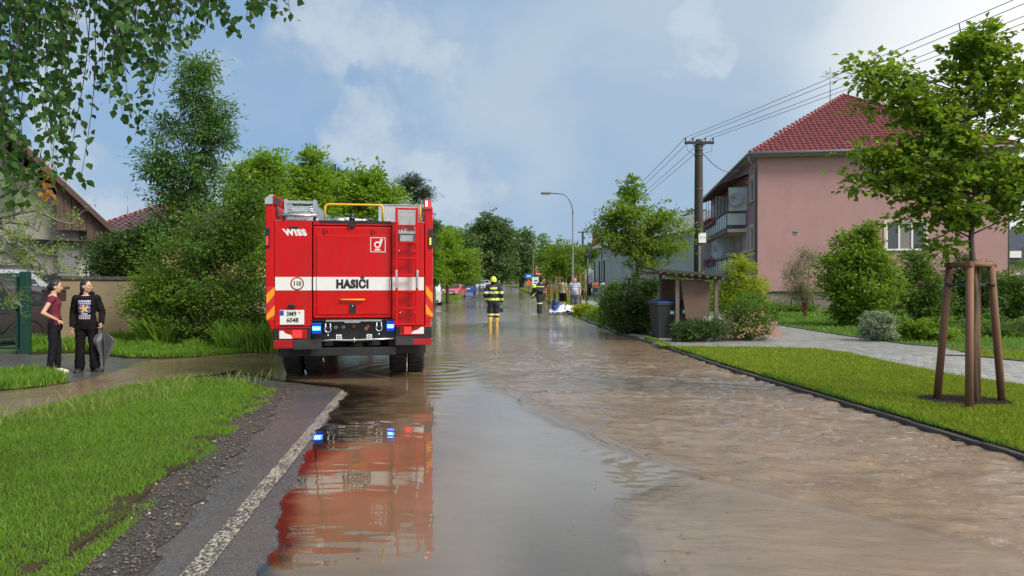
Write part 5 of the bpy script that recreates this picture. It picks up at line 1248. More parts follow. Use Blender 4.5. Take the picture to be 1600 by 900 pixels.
    if bot:
        mb = MB(); mb.mi(DUM); m = .013 * loose; rings = []
        for z, a, b_ in ((.80, .16, .115), (.86, .172, .125), (.95, .170, .120), (1.02, .156, .112)):
            c = p['pel']; rings.append(ring(c.x, c.y, c.z - .93 + z, a * g + m * .6, b_ * g + m * .6 + belly * .4, 20))
        mb.loft(rings, None)
        for k in 'LR':
            hi, kn, an = p['hi' + k], p['kn' + k], p['an' + k]
            if legs == 'tucked': cap_pts(mb, hi, kn, .092 * g + m, .070 * g + m, 14); cap_pts(mb, kn, kn.lerp(an, .30), .070 * g + m, .070 * g + m, 14)
            elif legs == 'long': cap_pts(mb, hi, kn, .092 * g + m, .064 * g + m, 14); cap_pts(mb, kn, kn.lerp(an, .93), .062 * g + m, (.048 if loose < 1.3 else .075) * g + m, 14)
            else: cap_pts(mb, hi, hi.lerp(kn, .92), .094 * g + m, .074 * g + m, 14)
        fuse(bot[0], mb, max(vox, .011), botmats or [bot[1]], botfn, parent=root, folds=.016 * loose)
    if shoe:
        for k in 'LR':
            an = p['an' + k]; ta = p['toe' + k]; td = Vector((math.sin(ta), math.cos(ta), 0)); sd2 = Vector((td.y, -td.x, 0)); mb = MB(); rings = []
            hz = an.z - .08
            for t, w_, hh in ((-.09, .030, .06), (-.05, .048, .10), (.02, .052, .095), (.09, .055, .070), (.14, .050, .052), (.18, .026, .035)):
                c = Vector((an.x, an.y, hz)) + td * t; rings.append([c + sd2 * (w_ * math.cos(q)) + Vector((0, 0, max(0, hh * .5 + hh * .5 * math.sin(q) * 1.05))) for q in np.linspace(0, 2 * math.pi, 13)[:-1]])
            mb.loft(rings, shoe[1])
            if boots: mb.loft([ring(an.x, an.y - .005, hz + .03, .060, .066, 14), ring(an.x * .99, an.y, hz + .16, .066, .070, 14), ring(p['kn' + k].lerp(an, 1 - boots).x, p['kn' + k].lerp(an, 1 - boots).y, hz + .08 + boots * .41, .084, .086, 14)], shoe[1])
            else: mb.loft([ring(an.x, an.y - .01, hz + .03, .040, .048, 12), ring(an.x, an.y - .01, hz + .095, .040, .046, 12)], shoe[1])
            o = mb.obj(shoe[0], root)
            sb = MB(); pts = [(t, w_ + .004) for t, w_ in ((-.09, .024), (-.06, .04), (.02, .047), (.09, .053), (.14, .048), (.18, .022))]
            poly = [Vector((an.x, an.y, 0)) + td * t + sd2 * w_ for t, w_ in pts] + [Vector((an.x, an.y, 0)) + td * t - sd2 * w_ for t, w_ in reversed(pts)]
            sb.prism([(q.x, q.y) for q in poly], hz - .0, hz + .022, shoe[2], 'z'); sb.obj('sole', o)
    if hair:
        mb = MB(); mb.mi(DUM); T = Matrix((rx, hx, up)).transposed()
        mb.ball(h + up * .040 - hx * .016, (.080, .092, .085), None, 16, 12, T); mb.ball(h - hx * .035 + up * .0, (.077, .070, .085), None, 16, 12, T)
        if hairstyle == 'bun': mb.ball(h - hx * .10 + up * .0, (.045, .045, .045), None, 10, 8, T); cap_pts(mb, h - hx * .10, h - hx * .12 - up * .12, .03, .012)
        if hairstyle == 'bob': mb.ball(h - hx * .045 - up * .055, (.078, .062, .065), None, 12, 10, T)
        if hairstyle == 'thin': mb = MB(); mb.mi(DUM); mb.ball(h - hx * .030 + up * .012, (.076, .076, .080), None, 16, 12, T)
        # keep the face free
        o = fuse('hair', mb, max(.008, vox * .8), [hair], None, 1, root)
        bm = bmesh.new(); bm.from_mesh(o.data); kill = []
        for v_ in bm.verts:
            q = v_.co - h; f_ = q.dot(hx); u_ = q.dot(up)
            if f_ > .045 and u_ < .055: v_.co -= hx * (f_ - .045) * .9
        bm.to_mesh(o.data); bm.free()
    return root, p, hx, rx, up
BLKC = M('black_cloth', (.010, .009, .010), .95, var=.25, sc=8, spec=.1); JEAN = M('black_jeans', (.012, .012, .015), .9, var=.25, sc=8, spec=.1)
MARO = M('maroon_cotton', (.13, .012, .030), .85, var=.15, sc=8); NAVY = M('navy_cloth', (.018, .022, .045), .8, var=.2)
TRW = M('worn_white_leather', (.62, .56, .47), .6, var=.12, sc=20); SOLE = M('pale_sole', (.55, .5, .42), .7); BSOLE = M('dark_sole', (.03, .03, .03), .8)
# woman in a maroon T-shirt, hand on hip, looking right
wl = G(84, 583)
person('woman with dark hair tied back in maroon T-shirt and black jeans, hand on hip', (wl[0], wl[1], -.004), R(-62),
       dict(pel=(0, .02, .93), chest=(0, -.015, 1.26), neck=(0, -.01, 1.455), head=(0, .03, 1.60), fx=R(0), fz=-.05,
            shL=(-.17, -.01, 1.39), elL=(-.34, -.13, 1.14), wrL=(-.17, .05, 1.02), shR=(.17, -.01, 1.39), elR=(.27, -.14, 1.13), wrR=(.165, .06, 1.00),
            knL=(-.09, .05, .49), knR=(.10, -.01, .49), anL=(-.10, .05, .08), anR=(.12, -.06, .08), toeL=R(8), toeR=R(25)), 1.57,
       top=('shirt', MARO), bot=('jeans', JEAN), shoe=('shoe', TRW, SOLE), hair=HAIRB, vox=.0075, build=.90, sleeve='cap', hairstyle='bun', curlL=.7, curlR=.7, female=1, loose=.7, palmL=Vector((.3, -.6, -.4)), palmR=Vector((-.3, -.6, -.4)))
# person in black hoodie with printed front
hl = G(135, 581)
hr, hp, hhx, hrx, hup = person('person in black hoodie with purple and yellow print, wide black trousers', (hl[0], hl[1], -.004), R(-163),
       dict(pel=(0, 0, .93), chest=(0, .0, 1.26), head=(0, .02, 1.60), fx=R(-72), fz=-.03, shL=(-.165, 0, 1.375), elL=(-.25, -.02, 1.12), wrL=(-.27, .09, .93),
            shR=(.165, 0, 1.375), elR=(.235, -.06, 1.11), wrR=(.215, .07, .86), anL=(-.14, .0, .08), anR=(.12, -.02, .08), knL=(-.12, .02, .49), toeL=R(-55), toeR=R(10)), 1.58,
       top=('hoodie', BLKC), bot=('trousers', BLKC), shoe=('shoe', M('black_canvas', (.02, .02, .02), .7), BSOLE), hair=HAIRB, vox=.0075, build=.96, hairstyle='bob', curlL=1.5, curlR=.8, loose=1.35)
mb = MB(); mb.mi(DUM)
for a in np.linspace(R(20), R(340), 12): pass
hd = MB(); hd.mi(DUM); ps = [Vector((.105 * math.sin(a), -.035 - .075 * math.cos(a) * (1 if abs(a) < 1.6 else .9), 1.47 + .02 * math.cos(a))) for a in np.linspace(-2.5, 2.5, 9)]
for a_, b_ in zip(ps, ps[1:]): cap_pts(hd, a_, b_, .030, .030, 8)
fuse('hood', hd, .010, [BLKC], parent=hr, folds=.01)
# the printed front, laid on the cloth
hood = [c for c in hr.children if c.name.startswith('hoodie')][0]
bv = BVHTree.FromPolygons([v.co for v in hood.data.vertices], [p.vertices for p in hood.data.polygons])
LAV = M('lavender_print', (.32, .28, .55), .7); YLP = M('yellow_print', (.75, .50, .06), .7); WHP = M('white_print', (.6, .6, .66), .7); pr = MB()
cell = .0085; rnd = random.Random(4)
for iz in range(44):
    for ix in range(28):
        x = (ix - 13.5) * cell; z = 1.345 - iz * cell; m_ = None; row = iz
        if row < 9 and row % 9 not in (4,) and (ix * 7 + (row // 5) * 3) % 4 and abs(ix - 13.5) < 12: m_ = LAV if (ix // 2 + row // 3) % 3 else WHP
        elif 10 <= row < 27:
            cx_, cz_ = ix - 14, row - 18; rr_ = math.hypot(cx_, cz_ * .9); an = math.atan2(cz_, cx_)
            if rr_ < 5.2 + 3.6 * math.cos(an * 5 + .7): m_ = YLP
            elif rr_ < 12 and rnd.random() < .45: m_ = LAV
        elif 28 <= row < 31 and 7 < ix < 20: m_ = M('pale_blue_print', (.3, .45, .65), .7)
        elif 32 <= row < 42 and row % 5 != 1 and (ix * 5 + row // 5) % 4 and abs(ix - 13.5) < 11: m_ = LAV if ix % 5 else YLP
        if m_ is None: continue
        cs_ = []
        for ddx, ddz in ((0, 0), (1, 0), (1, 1), (0, 1)):
            hit = bv.ray_cast(Vector((x + ddx * cell, .6, z - ddz * cell)), Vector((0, -1, 0)))
            if hit[0] is None: break
            cs_.append(hit[0] + Vector((0, .004, 0)))
        if len(cs_) == 4: pr.add(cs_, [(0, 1, 2, 3)], m_)
pr.obj('chest_print', hr)
# folded umbrella held in the hand next to the camera-right side
um = G(151, 582); hw = hr.matrix_basis @ (hp['wrL'] + Vector((0, 0, -.06)))
UMC = M('grey_umbrella_cloth', (.075, .075, .08), .45, var=.25, sc=6)
UT = empty('umbrella', (hw.x, hw.y, 0), 0, 'half folded grey umbrella hanging point down from the hoodie wearer\'s hand', 'umbrella')
mb = MB(); mb.tube([(.05, -.02, .02), (.01, 0, .74), (.0, 0, .80)], .006, BLKP, 6); mb.tube([(.01, 0, .73), (0, 0, .81), (.0, .0, .85)], [.013, .014, .010], BLKP, 8); mb.obj('shaft', UT)
rings = []; rs_ = np.random.RandomState(3); ph = rs_.uniform(-.1, .1, 16)
for z, r_, k_ in ((.12, .012, .2), (.22, .045, .35), (.34, .085, .45), (.46, .125, .5), (.56, .155, .5), (.62, .12, .45), (.68, .05, .3), (.72, .016, .1)):
    rings.append([Vector((.05 * (1 - z / .75) + .035 * (r_ / .15) + r_ * .78 * (1 + k_ * (1 if q % 2 else -1)) * math.cos(2 * math.pi * q / 16 + ph[q]), r_ * .55 * (1 + k_ * (1 if q % 2 else -1)) * math.sin(2 * math.pi * q / 16 + ph[q]), z - .02 * (q % 3))) for q in range(16)])
mb = MB(); mb.loft(rings, UMC, smooth=False); mb.obj('canopy', UT)
# fire-fighters
FFN = M('turnout_navy', (.012, .013, .022), .75, var=.25, sc=9); FFY = M('reflective_yellow', (.62, .72, .08), .45, var=.06); FFS = M('reflective_silver', (.55, .58, .5), .4)
BOOTY = M('yellow_boot', (.60, .36, .05), .5, var=.12, sc=9); BOOTK = M('black_boot', (.02, .02, .02), .5)
def ffband(lv):
    def f(c):
        m = np.zeros(len(c), int)
        for a, b_ in lv: k = (c[:, 2] > a) & (c[:, 2] < b_); m[k] = 1; k2 = (c[:, 2] > a + (b_ - a) * .38) & (c[:, 2] < a + (b_ - a) * .62); m[k2] = 2
        return m
    return f
f1 = (X(771, 25.5), 25.5)
FR, fp, fh, frx, fup = person('firefighter walking away in yellow helmet, dark striped jacket and yellow boots', (f1[0], f1[1], -.01), R(4),
    dict(elL=(-.27, -.03, 1.13), wrL=(-.25, .08, .92), elR=(.29, -.03, 1.12), wrR=(.29, .05, .88), anL=(-.12, -.04, .08), anR=(.12, .05, .08), knL=(-.11, .02, .49), knR=(.11, .04, .49), fz=-.1), 1.76,
    top=('jacket', FFN), bot=('trousers', FFN), shoe=('boot', BOOTY, BOOTY), vox=.012, loose=3.2, gloves=BLKC, curlR=1.4, boots=.74, legs='tucked',
    topmats=[FFN, FFY, FFS], topfn=ffband([(.90, .985), (1.15, 1.235)]), botmats=[FFN, FFY, FFS], botfn=ffband([(.36, .43)]), build=1.05, hair=HAIRB)
mb = MB(); bv2 = BVHTree.FromPolygons([v.co for v in [c for c in FR.children if c.name.startswith('jacket')][0].data.vertices], [p.vertices for p in [c for c in FR.children if c.name.startswith('jacket')][0].data.polygons])
for i in range(8):
    for j in range(3):
        q = []
        for a, b_ in ((0, 0), (1, 0), (1, 1), (0, 1)):
            hit = bv2.ray_cast(Vector((-.12 + (i + a) * .03, -.7, 1.30 + (j + b_) * .027)), Vector((0, 1, 0)))
            if hit[0] is not None: q.append(hit[0] - Vector((0, .006, 0)))
        if len(q) == 4: mb.add(q, [(0, 1, 2, 3)], FFY)
mb.obj('back_patch', FR)
def helmet(parent, c, hx=Vector((0, 1, 0)), m=None, loc_rot=None):
    m = m or M('helmet_yellow', (.68, .80, .02), .28, coat=.5); mb = MB(); c = Vector(c)
    rings = [ring(c.x, c.y, c.z - .045, .118, .142, 24), ring(c.x, c.y, c.z - .01, .120, .145, 24), ring(c.x, c.y, c.z + .05, .112, .136, 24), ring(c.x, c.y - .0, c.z + .10, .085, .108, 24), ring(c.x, c.y, c.z + .13, .045, .06, 24), ring(c.x, c.y, c.z + .138, .005, .01, 24)]
    mb.loft(rings, m); o = mb.obj('helmet', parent)
    mb = MB(); mb.prism([(c.y - .135, c.z + .03), (c.y - .10, c.z + .105), (c.y, c.z + .155), (c.y + .10, c.z + .105), (c.y + .14, c.z + .03), (c.y + .1, c.z + .08), (c.y, c.z + .12), (c.y - .1, c.z + .08)], c.x - .012, c.x + .012, m, 'x'); mb.obj('comb', o)
    mb = MB(); mb.loft([ring(c.x, c.y, c.z - .052, .135, .17, 24), ring(c.x, c.y, c.z - .035, .119, .143, 24)], m); mb.obj('brim', o)
    return o
helmet(FR, fp['head'] + Vector((0, -.005, .03)))
mb = MB(); mb.loft([ring(fp['head'].x, -.02, 1.44, .10, .085, 16), ring(fp['head'].x, -.015, 1.50, .088, .085, 16), ring(fp['head'].x, -.01, 1.60, .092, .10, 16)], FFN); mb.obj('neck_guard', FR)
tw = FR.matrix_basis @ (fp['wrR'] + Vector((.0, .02, -.12)))
TL = empty('hand_lamp', (tw.x, tw.y, tw.z - .27), 0, 'black and green hand lamp carried low by the walking firefighter', 'lamp')
mb = MB(); mb.box((0, 0, .05), (.13, .17, .15), BLKP, bev=.02); mb.obj('lamp_body', TL); mb = MB(); mb.box((0, 0, .18), (.09, .12, .12), M('green_plastic', (.05, .35, .06), .4), bev=.02); mb.obj('battery', TL)
mb = MB(); mb.tube([(0, -.06, .22), (0, -.05, .29), (0, .05, .29), (0, .06, .22)], .012, BLKP, 6); mb.obj('handle', TL)
f2 = (X(843, 35.5), 35.5)
FR2, fp2, *_ = person('bareheaded firefighter in dark kit standing in the water with a yellow helmet at the elbow', (f2[0], f2[1], -.01), R(-115),
    dict(pel=(0, 0, .93), chest=(0, .05, 1.25), neck=(0, .10, 1.44), head=(0, .17, 1.57), fz=-.55, fx=R(-6), shL=(-.185, .05, 1.385), shR=(.185, .05, 1.385), elL=(-.26, -.05, 1.14), wrL=(-.15, .19, 1.02), elR=(.27, -.06, 1.14), wrR=(.14, .20, 1.04), anL=(-.07, -.02, .08), anR=(.09, .02, .08)), 1.90,
    skin=SKIN2, top=('jacket', FFN), bot=('trousers', FFN), shoe=('boot', BOOTK, BOOTK), vox=.014, loose=2.6, hair=HAIRB, boots=.5, topmats=[FFN, FFY, FFS], topfn=ffband([(1.24, 1.30)]), botmats=[FFN, FFY, FFS], botfn=ffband([(.47, .53)]))
HB = empty('spare_jacket', (f2[0] - .30, f2[1] - .12, .86), R(20), 'dark jacket with yellow bands and helmet tucked under the bareheaded firefighter\'s arm', 'jacket')
mb = MB(); mb.mi(DUM); cap_pts(mb, (-.08, 0, .02), (.05, 0, .42), .10, .13); cap_pts(mb, (.05, 0, .42), (.2, .05, .40), .10, .08); cap_pts(mb, (-.08, 0, .10), (-.16, .02, .2), .09, .06)
fuse('cloth', mb, .014, [FFN, FFY, FFS], lambda c: ((c[:, 2] - c[:, 0] > .12) & (c[:, 2] - c[:, 0] < .18)).astype(int) + 0, parent=HB, folds=.04)
o = helmet(HB, (.02, -.02, .52)); 
# residents on the verge
STR = M('white_cotton', (.55, .56, .60), .8, var=.05); STN = M('navy_stripe', (.06, .08, .20), .8)
def stripes(c): return ((np.mod(c[:, 2] * 1 + .01, .085) > .05)).astype(int)
s1 = (X(898, 34.6), 34.6)
person('bald man in blue and white striped polo shirt and grey shorts on the verge', (s1[0], s1[1], .07), R(172), dict(elL=(-.27, .0, 1.12), wrL=(-.26, .12, .93), elR=(.27, 0, 1.12), wrR=(.25, .14, .94)), 1.76,
    skin=SKIN2, top=('polo_shirt', STR), bot=('shorts', M('grey_shorts', (.10, .095, .11), .8)), shoe=('shoe', BOOTK, BSOLE), vox=.015, build=1.16, sleeve='tee', legs='short', loose=1.6, topmats=[STR, STN], topfn=stripes, belly=.05, hair=HAIRG, hairstyle='thin')
s2 = (X(879, 39.6), 39.6)
person('dark-haired man in olive green T-shirt and black shorts seen from behind', (s2[0], s2[1], .07), R(-25), dict(elL=(-.27, .0, 1.12), wrL=(-.26, .15, .95), fx=R(-10), anL=(-.08, 0, .08), anR=(.08, 0, .08)), 1.78,
    top=('shirt', M('olive_cotton', (.27, .25, .13), .85)), bot=('shorts', BLKC), shoe=('shoe', TRW, SOLE), vox=.016, build=1.1, sleeve='tee', legs='short', loose=1.6, hair=HAIRB)
for lb, px, Y, rz, tm, bm_, hp_ in (('man in dark blue jacket over light shirt beside the grey hall', 921, 79, 185, NAVY, JEAN, .0), ('person in bright orange jacket and blue shorts beside the grey hall', 931, 77, 10, M('orange_cloth', (.75, .14, .03), .7), M('blue_denim', (.06, .09, .17), .8), 0)):
    person(lb, (X(px, Y), Y, H(Y) + .07), R(rz), {}, 1.76, top=('jacket', tm), bot=('trousers', bm_), shoe=('shoe', BOOTK, BSOLE), vox=.022, build=1.15, loose=1.6, legs='short' if 'orange' in lb else 'long', hair=HAIRB)
person('child in red clothes beside the wooden stakes up the street', (X(857, 66), 66, H(66) + .09), R(200), {}, 1.50, top=('shirt', M('red_cotton', (.30, .035, .03), .8)), bot=('trousers', M('red_cotton', (.3, .035, .03), .8)), shoe=('shoe', TRW, SOLE), vox=.022, sleeve='tee', hair=HAIRB)
person('man in dark red shirt leaning over the shrubs by the pavement', (X(966, 30), 30, .08), R(75), dict(chest=(0, .06, 1.24), neck=(0, .12, 1.42), head=(0, .18, 1.55), fz=-.3, shL=(-.18, .06, 1.36), shR=(.18, .06, 1.36), elL=(-.22, .25, 1.18), wrL=(-.2, .48, 1.12), elR=(.22, .22, 1.18), wrR=(.2, .45, 1.08)), 1.66,
    top=('shirt', M('dark_red_cotton', (.20, .025, .035), .8)), bot=('trousers', JEAN), shoe=('shoe', BOOTK, BSOLE), vox=.016, sleeve='tee', hair=HAIRG)
# ============================================================ CARS
TYRE = M('tyre', (.018, .018, .018), .8, var=.2); RIM = M('alloy', (.42, .43, .45), .35, .7); HL = M('headlight_glass', (.55, .58, .6), .1)
def car(label, loc, rz, paint, L=4.3, Wd=1.75, Hh=1.48, kind='hatch', plate='', group='cars parked along the flooded street', vox=False):
    """built facing -y (front towards -y)"""
    root = empty('parked_car', loc, rz, label, 'car', group); w = Wd / 2; n = 40
    # side outline (y from front -L/2 to rear L/2)
    if kind == 'van': top = [(-.50, .62), (-.47, .82), (-.36, .95), (-.30, .99), (-.12, 1.0), (.30, 1.0), (.46, .97), (.495, .70), (.50, .45)]
    elif kind == 'suv': top = [(-.50, .42), (-.485, .60), (-.26, .66), (-.24, .68), (-.10, .96), (.0, 1.0), (.28, 1.0), (.43, .95), (.485, .64), (.50, .45)]
    elif kind == 'saloon': top = [(-.50, .40), (-.48, .52), (-.24, .64), (-.22, .65), (-.06, .96), (.04, 1.0), (.16, .98), (.33, .72), (.47, .68), (.50, .42)]
    else: top = [(-.50, .38), (-.475, .52), (-.26, .64), (-.24, .66), (-.07, .96), (.03, 1.0), (.24, .98), (.37, .88), (.47, .64), (.50, .42)]
    belt = .63 if kind != 'van' else .62
    ys = [t_[0] * L for t_ in top]; zs = [t_[1] * Hh for t_ in top]; zb = .20
    def half(z): q = max(0, (z / Hh - belt) / (1 - belt)); return w * (1 - .23 * q ** 1.15) if kind != 'van' else w * (1 - .12 * q)
    rings = []
    for y, z in zip(ys, zs):
        nose = 1 - .10 * max(0, (abs(y) / (L / 2) - .82) / .18) ** 1.5; hb = belt * Hh * .98; r = []
        lv = [zb, zb + .12, min(z, hb) * .62, min(z, hb) * .93]; 
        if z > hb: lv += [hb + .02 + (z - hb) * .45, z - .05]
        else: lv += [z - .03, z - .012]
        for q in lv: r.append((half(q) * nose * (.97 if q == zb else 1), q))
        r.append((half(z) * nose * .86, z)); rings.append([Vector((a, y, b_)) for a, b_ in r] + [Vector((-a, y, b_)) for a, b_ in reversed(r)])
    mb = MB(); mb.loft(rings, paint, cap=True, smooth=True); body = mb.obj('body', root); bpv = body.modifiers.new('e', 'BEVEL'); bpv.width = .02; bpv.segments = 2; bpv.limit_method = 'ANGLE'; bpv.angle_limit = R(35)
    # glass
    def zt(y): return float(np.interp(y, ys, zs))
    def facing(name, i, j, inset, m=GLS):
        y0, z0 = ys[i] + (ys[j] - ys[i]) * .06, zs[i] + (zs[j] - zs[i]) * .06; y1, z1 = ys[i] + (ys[j] - ys[i]) * .92, zs[i] + (zs[j] - zs[i]) * .92
        nrm = Vector((0, -(zs[j] - zs[i]), (ys[j] - ys[i]))).normalized(); nrm = nrm if nrm.z > 0 else -nrm; o = nrm * .012; g = MB()
        a0, a1 = half(z0) * inset, half(z1) * inset * .97
        vs = [Vector((-a0, y0, z0)) + o, Vector((a0, y0, z0)) + o, Vector((a1, y1, z1)) + o, Vector((-a1, y1, z1)) + o]; vs += [v - nrm * .03 for v in vs]
        g.add(vs, [(0, 1, 2, 3), (7, 6, 5, 4), (0, 4, 5, 1), (1, 5, 6, 2), (2, 6, 7, 3), (3, 7, 4, 0)], m); g.obj(name, root)
    fi = 3 if kind != 'van' else 1
    facing('windscreen', fi if kind != 'van' else 1, fi + 1 if kind != 'van' else 2, .84)
    facing('rear_window', {'hatch': 8, 'suv': 8, 'saloon': 7, 'van': 7}[kind], {'hatch': 7, 'suv': 7, 'saloon': 6, 'van': 6}[kind], .80)
    yA, yB_ = {'van': (-.36, .44), 'suv': (-.17, .42), 'saloon': (-.13, .26), 'hatch': (-.13, .36)}[kind]; bz = belt * Hh + .03
    for s_ in (-1, 1):
        for a, b_ in ((yA, yA + (yB_ - yA) * .46), (yA + (yB_ - yA) * .50, yB_)):
            a *= L; b_ *= L; za = min(zt(a + .1) - .09, Hh * .93); zb_ = min(zt(b_) - .09, Hh * .93); g = MB()
            q = [(a - .12, bz), (b_ + .05, bz), (b_, max(bz + .05, zb_)), (a + .10, max(bz + .05, za))]
            vs = [Vector((s_ * (half(z) + .006), y, z)) for y, z in q]; vs += [v - Vector((s_ * .03, 0, 0)) for v in vs]
            g.add(vs, [(0, 1, 2, 3), (7, 6, 5, 4), (0, 4, 5, 1), (1, 5, 6, 2), (2, 6, 7, 3), (3, 7, 4, 0)], GLS); g.obj('side_window', root)
    # wheels
    r = .31 if kind not in ('suv', 'van') else .35
    for s_ in (-1, 1):
        for y in (-L * .31, L * .29):
            a = MB(); rg = [[Vector((s_ * xx, y + rr * math.cos(q), r + .02 + rr * math.sin(q))) for q in np.linspace(0, 2 * math.pi, 25)[:-1]] for xx, rr in ((w - .20, r * .9), (w - .03, r * 1.16), (w + .006, r * 1.16), (w + .008, r * 1.12))]
            a.loft(rg, BLKP); a.obj('wheel_arch', root)
            a = MB(); rg = [[Vector((s_ * xx, y + rr * math.cos(q), r + rr * math.sin(q))) for q in np.linspace(0, 2 * math.pi, 25)[:-1]] for xx, rr in ((w - .18, r * .8), (w - .18, r * .95), (w - .15, r), (w - .0, r), (w + .022, r * .95), (w + .022, r * .66))]
            a.loft(rg, TYRE); o = a.obj('wheel', root); a = MB(); a.loft([[Vector((s_ * xx, y + rr * math.cos(q), r + rr * math.sin(q))) for q in np.linspace(0, 2 * math.pi, 17)[:-1]] for xx, rr in ((w + .024, r * .66), (w + .028, r * .6), (w + .018, r * .3), (w + .03, r * .12))], RIM)
            a.obj('rim', o)
    # front and rear details
    zf = zs[0]; 
    for s_ in (-1, 1):
        a = MB(); a.box((s_ * w * .68, -L * .492, zf * (.98 if kind != 'van' else .82)), (w * .42, .08, .15), HL, bev=.02); a.obj('headlight', root)
        a = MB(); a.box((s_ * w * .80, L * .488, Hh * (.58 if kind != 'suv' else .62)), (w * .26, .09, .26), M('tail_lens', (.30, .012, .012), .2), bev=.02); a.obj('tail_light', root)
        a = MB(); a.box((s_ * (w + .11), -L * .17, bz + .06), (.17, .10, .13), paint, bev=.03); a.box((s_ * (w + .02), -L * .17, bz + .03), (.08, .05, .04), BLKP); a.obj('mirror', root)
    a = MB(); a.b2((-w * .50, -L * .503, .42 * zf / .57), (w * .50, -L * .495, .66 * zf / .57), BLKP); a.b2((-w * .8, -L * .503, .24), (w * .8, -L * .495, .36), BLKP); a.obj('grille', root)
    for y in (-L * .508, L * .506):
        a = MB(); a.b2((-.26, y - .005, .43 if y < 0 else .62), (.26, y + .005, .54 if y < 0 else .73), WHT); a.obj('number_plate', root)
    a = MB(); a.b2((-w * .97, -L * .485, .16), (w * .97, L * .485, .22), BLKP); a.obj('underbody', root)
    return root
def paint(n, c): return M(n, c, .25, var=.03, coat=.8)
def GC(px, Y): return (X(px, Y), Y, H(Y) + .0)
car('white van facing the camera half hidden by the fire engine', GC(672, 52), R(4), paint('white_car_paint', (.62, .63, .64)), 4.4, 1.8, 1.62, 'van')
car('faded red car facing the camera on the grass verge', GC(711.5, 77), R(-9), paint('faded_red_paint', (.48, .055, .07)), 4.2, 1.70, 1.42, 'hatch')
car('blue estate car seen from behind, left of the walking firefighter', GC(731.5, 92), R(184), paint('blue_car_paint', (.02, .06, .30)), 4.4, 1.8, 1.62, 'suv')
car('silver-blue car facing the camera at the bend, nearest the walking firefighter', GC(750, 113), R(8), paint('silver_blue_paint', (.36, .44, .52)), 4.4, 1.85, 1.55, 'hatch')
car('white car mostly hidden behind the silver-blue car at the bend', GC(757.5, 120), R(6), paint('white_car_paint', (.6, .6, .6)), 4.4, 1.8, 1.55, 'hatch')
g2 = 'cars behind the green gate'
car('dark car behind the gate, with bike carrier on its tail', (X(30, 18.2), 18.2, 0), R(152), paint('brown_black_paint', (.045, .035, .035)), 4.4, 1.8, 1.5, 'hatch', group=g2)
car('silver-grey van with raised roof behind the dark car, highest in the yard', (X(36, 23.0), 23.0, .25), R(100), paint('silver_paint', (.33, .34, .36)), 4.9, 1.85, 1.75, 'suv', group=g2)
# bicycle leaning inside the gate
BC = empty('bicycle', (X(6, 16.2), 16.2, 0), R(8), 'dark bicycle standing behind the green mesh gate', 'bicycle')
for x in (-.52, .52):
    mb = MB(); pts = [(x + .33 * math.cos(a), 0, .34 + .33 * math.sin(a)) for a in np.linspace(0, 2 * math.pi, 25)]; mb.tube(pts, .02, TYRE, 6, cap=False)
    for a in np.linspace(0, 2 * math.pi, 13)[:-1]: mb.tube([(x, 0, .34), (x + .32 * math.cos(a), 0, .34 + .32 * math.sin(a))], .003, GUT, 3)
    mb.obj('wheel', BC)
mb = MB()
for a, b_ in (((-.52, 0, .34), (-.15, 0, .82)), ((-.52, 0, .34), (-.05, 0, .32)), ((-.05, 0, .32), (-.18, 0, .92)), ((-.05, 0, .32), (.38, 0, .82)), ((-.15, 0, .80), (.38, 0, .86)), ((.36, 0, .98), (.52, 0, .34))): mb.tube([a, b_], .018, BLKP, 6)
mb.tube([(.36, -.25, 1.0), (.36, .25, 1.0)], .014, BLKP, 6); mb.obj('bike_frame', BC); mb = MB(); mb.box((-.19, 0, .95), (.24, .12, .05), BLKP, bev=.02); mb.obj('saddle', BC)

# ============================================================ STREET FURNITURE
GAL = M('galvanised', (.15, .16, .17), .45, .5, var=.1)
def street_lamp(label, px, Y, h, arm, r=.07, side=-1, group='curved steel street lamps'):
    o = empty('street_lamp', (X(px, Y), Y, H(Y)), 0, label, 'street lamp', group)
    mb = MB(); mb.tube([(0, 0, -.1), (0, 0, 1.2), (0, 0, 1.21), (0, 0, h * .82)], [r * 1.3, r * 1.25, r, r * .7], GAL, 10)
    pts = [(side * arm * (1 - math.cos(a)) * .55, 0, h * .82 + h * .18 * math.sin(a)) for a in np.linspace(0, R(88), 8)]; pts += [(side * arm, 0, h * 1.005)]
    mb.tube(pts, [r * .7] * 4 + [r * .6] * 5, GAL, 8); mb.obj('lamp_post', o)
    mb = MB(); mb.box((side * (arm + .28), 0, h * 1.005), (.62, .22, .12), GAL, bev=.04); mb.box((side * (arm + .30), 0, h * 1.005 - .075), (.45, .16, .04), M('lamp_glass', (.5, .5, .48), .2)); mb.obj('lamp_head', o); return o
street_lamp('tall curved steel street lamp behind the striped-shirt man, its arm over the road', 895, 42, 7.0, 1.35, .05)
street_lamp('far small curved street lamp beside the blue road sign', 833, 92, 6.6, 1.2)
def thin_pole(label, px, Y, h, name='sign_pole'):
    o = empty('lamp_column', (X(px, Y), Y, H(Y)), 0, label, 'street lamp'); mb = MB(); mb.tube([(0, 0, -.1), (0, 0, h)], .06, GAL, 6); mb.obj('lamp_post', o); mb = MB(); mb.box((0, 0, h), (.7, .2, .12), GAL); mb.obj('lamp_head', o)
thin_pole('pale lamp column among the trees above the blue car', 750, 105, 4.5); thin_pole('thin lamp column with cross head before the far dark trees', 793, 140, 4.2)
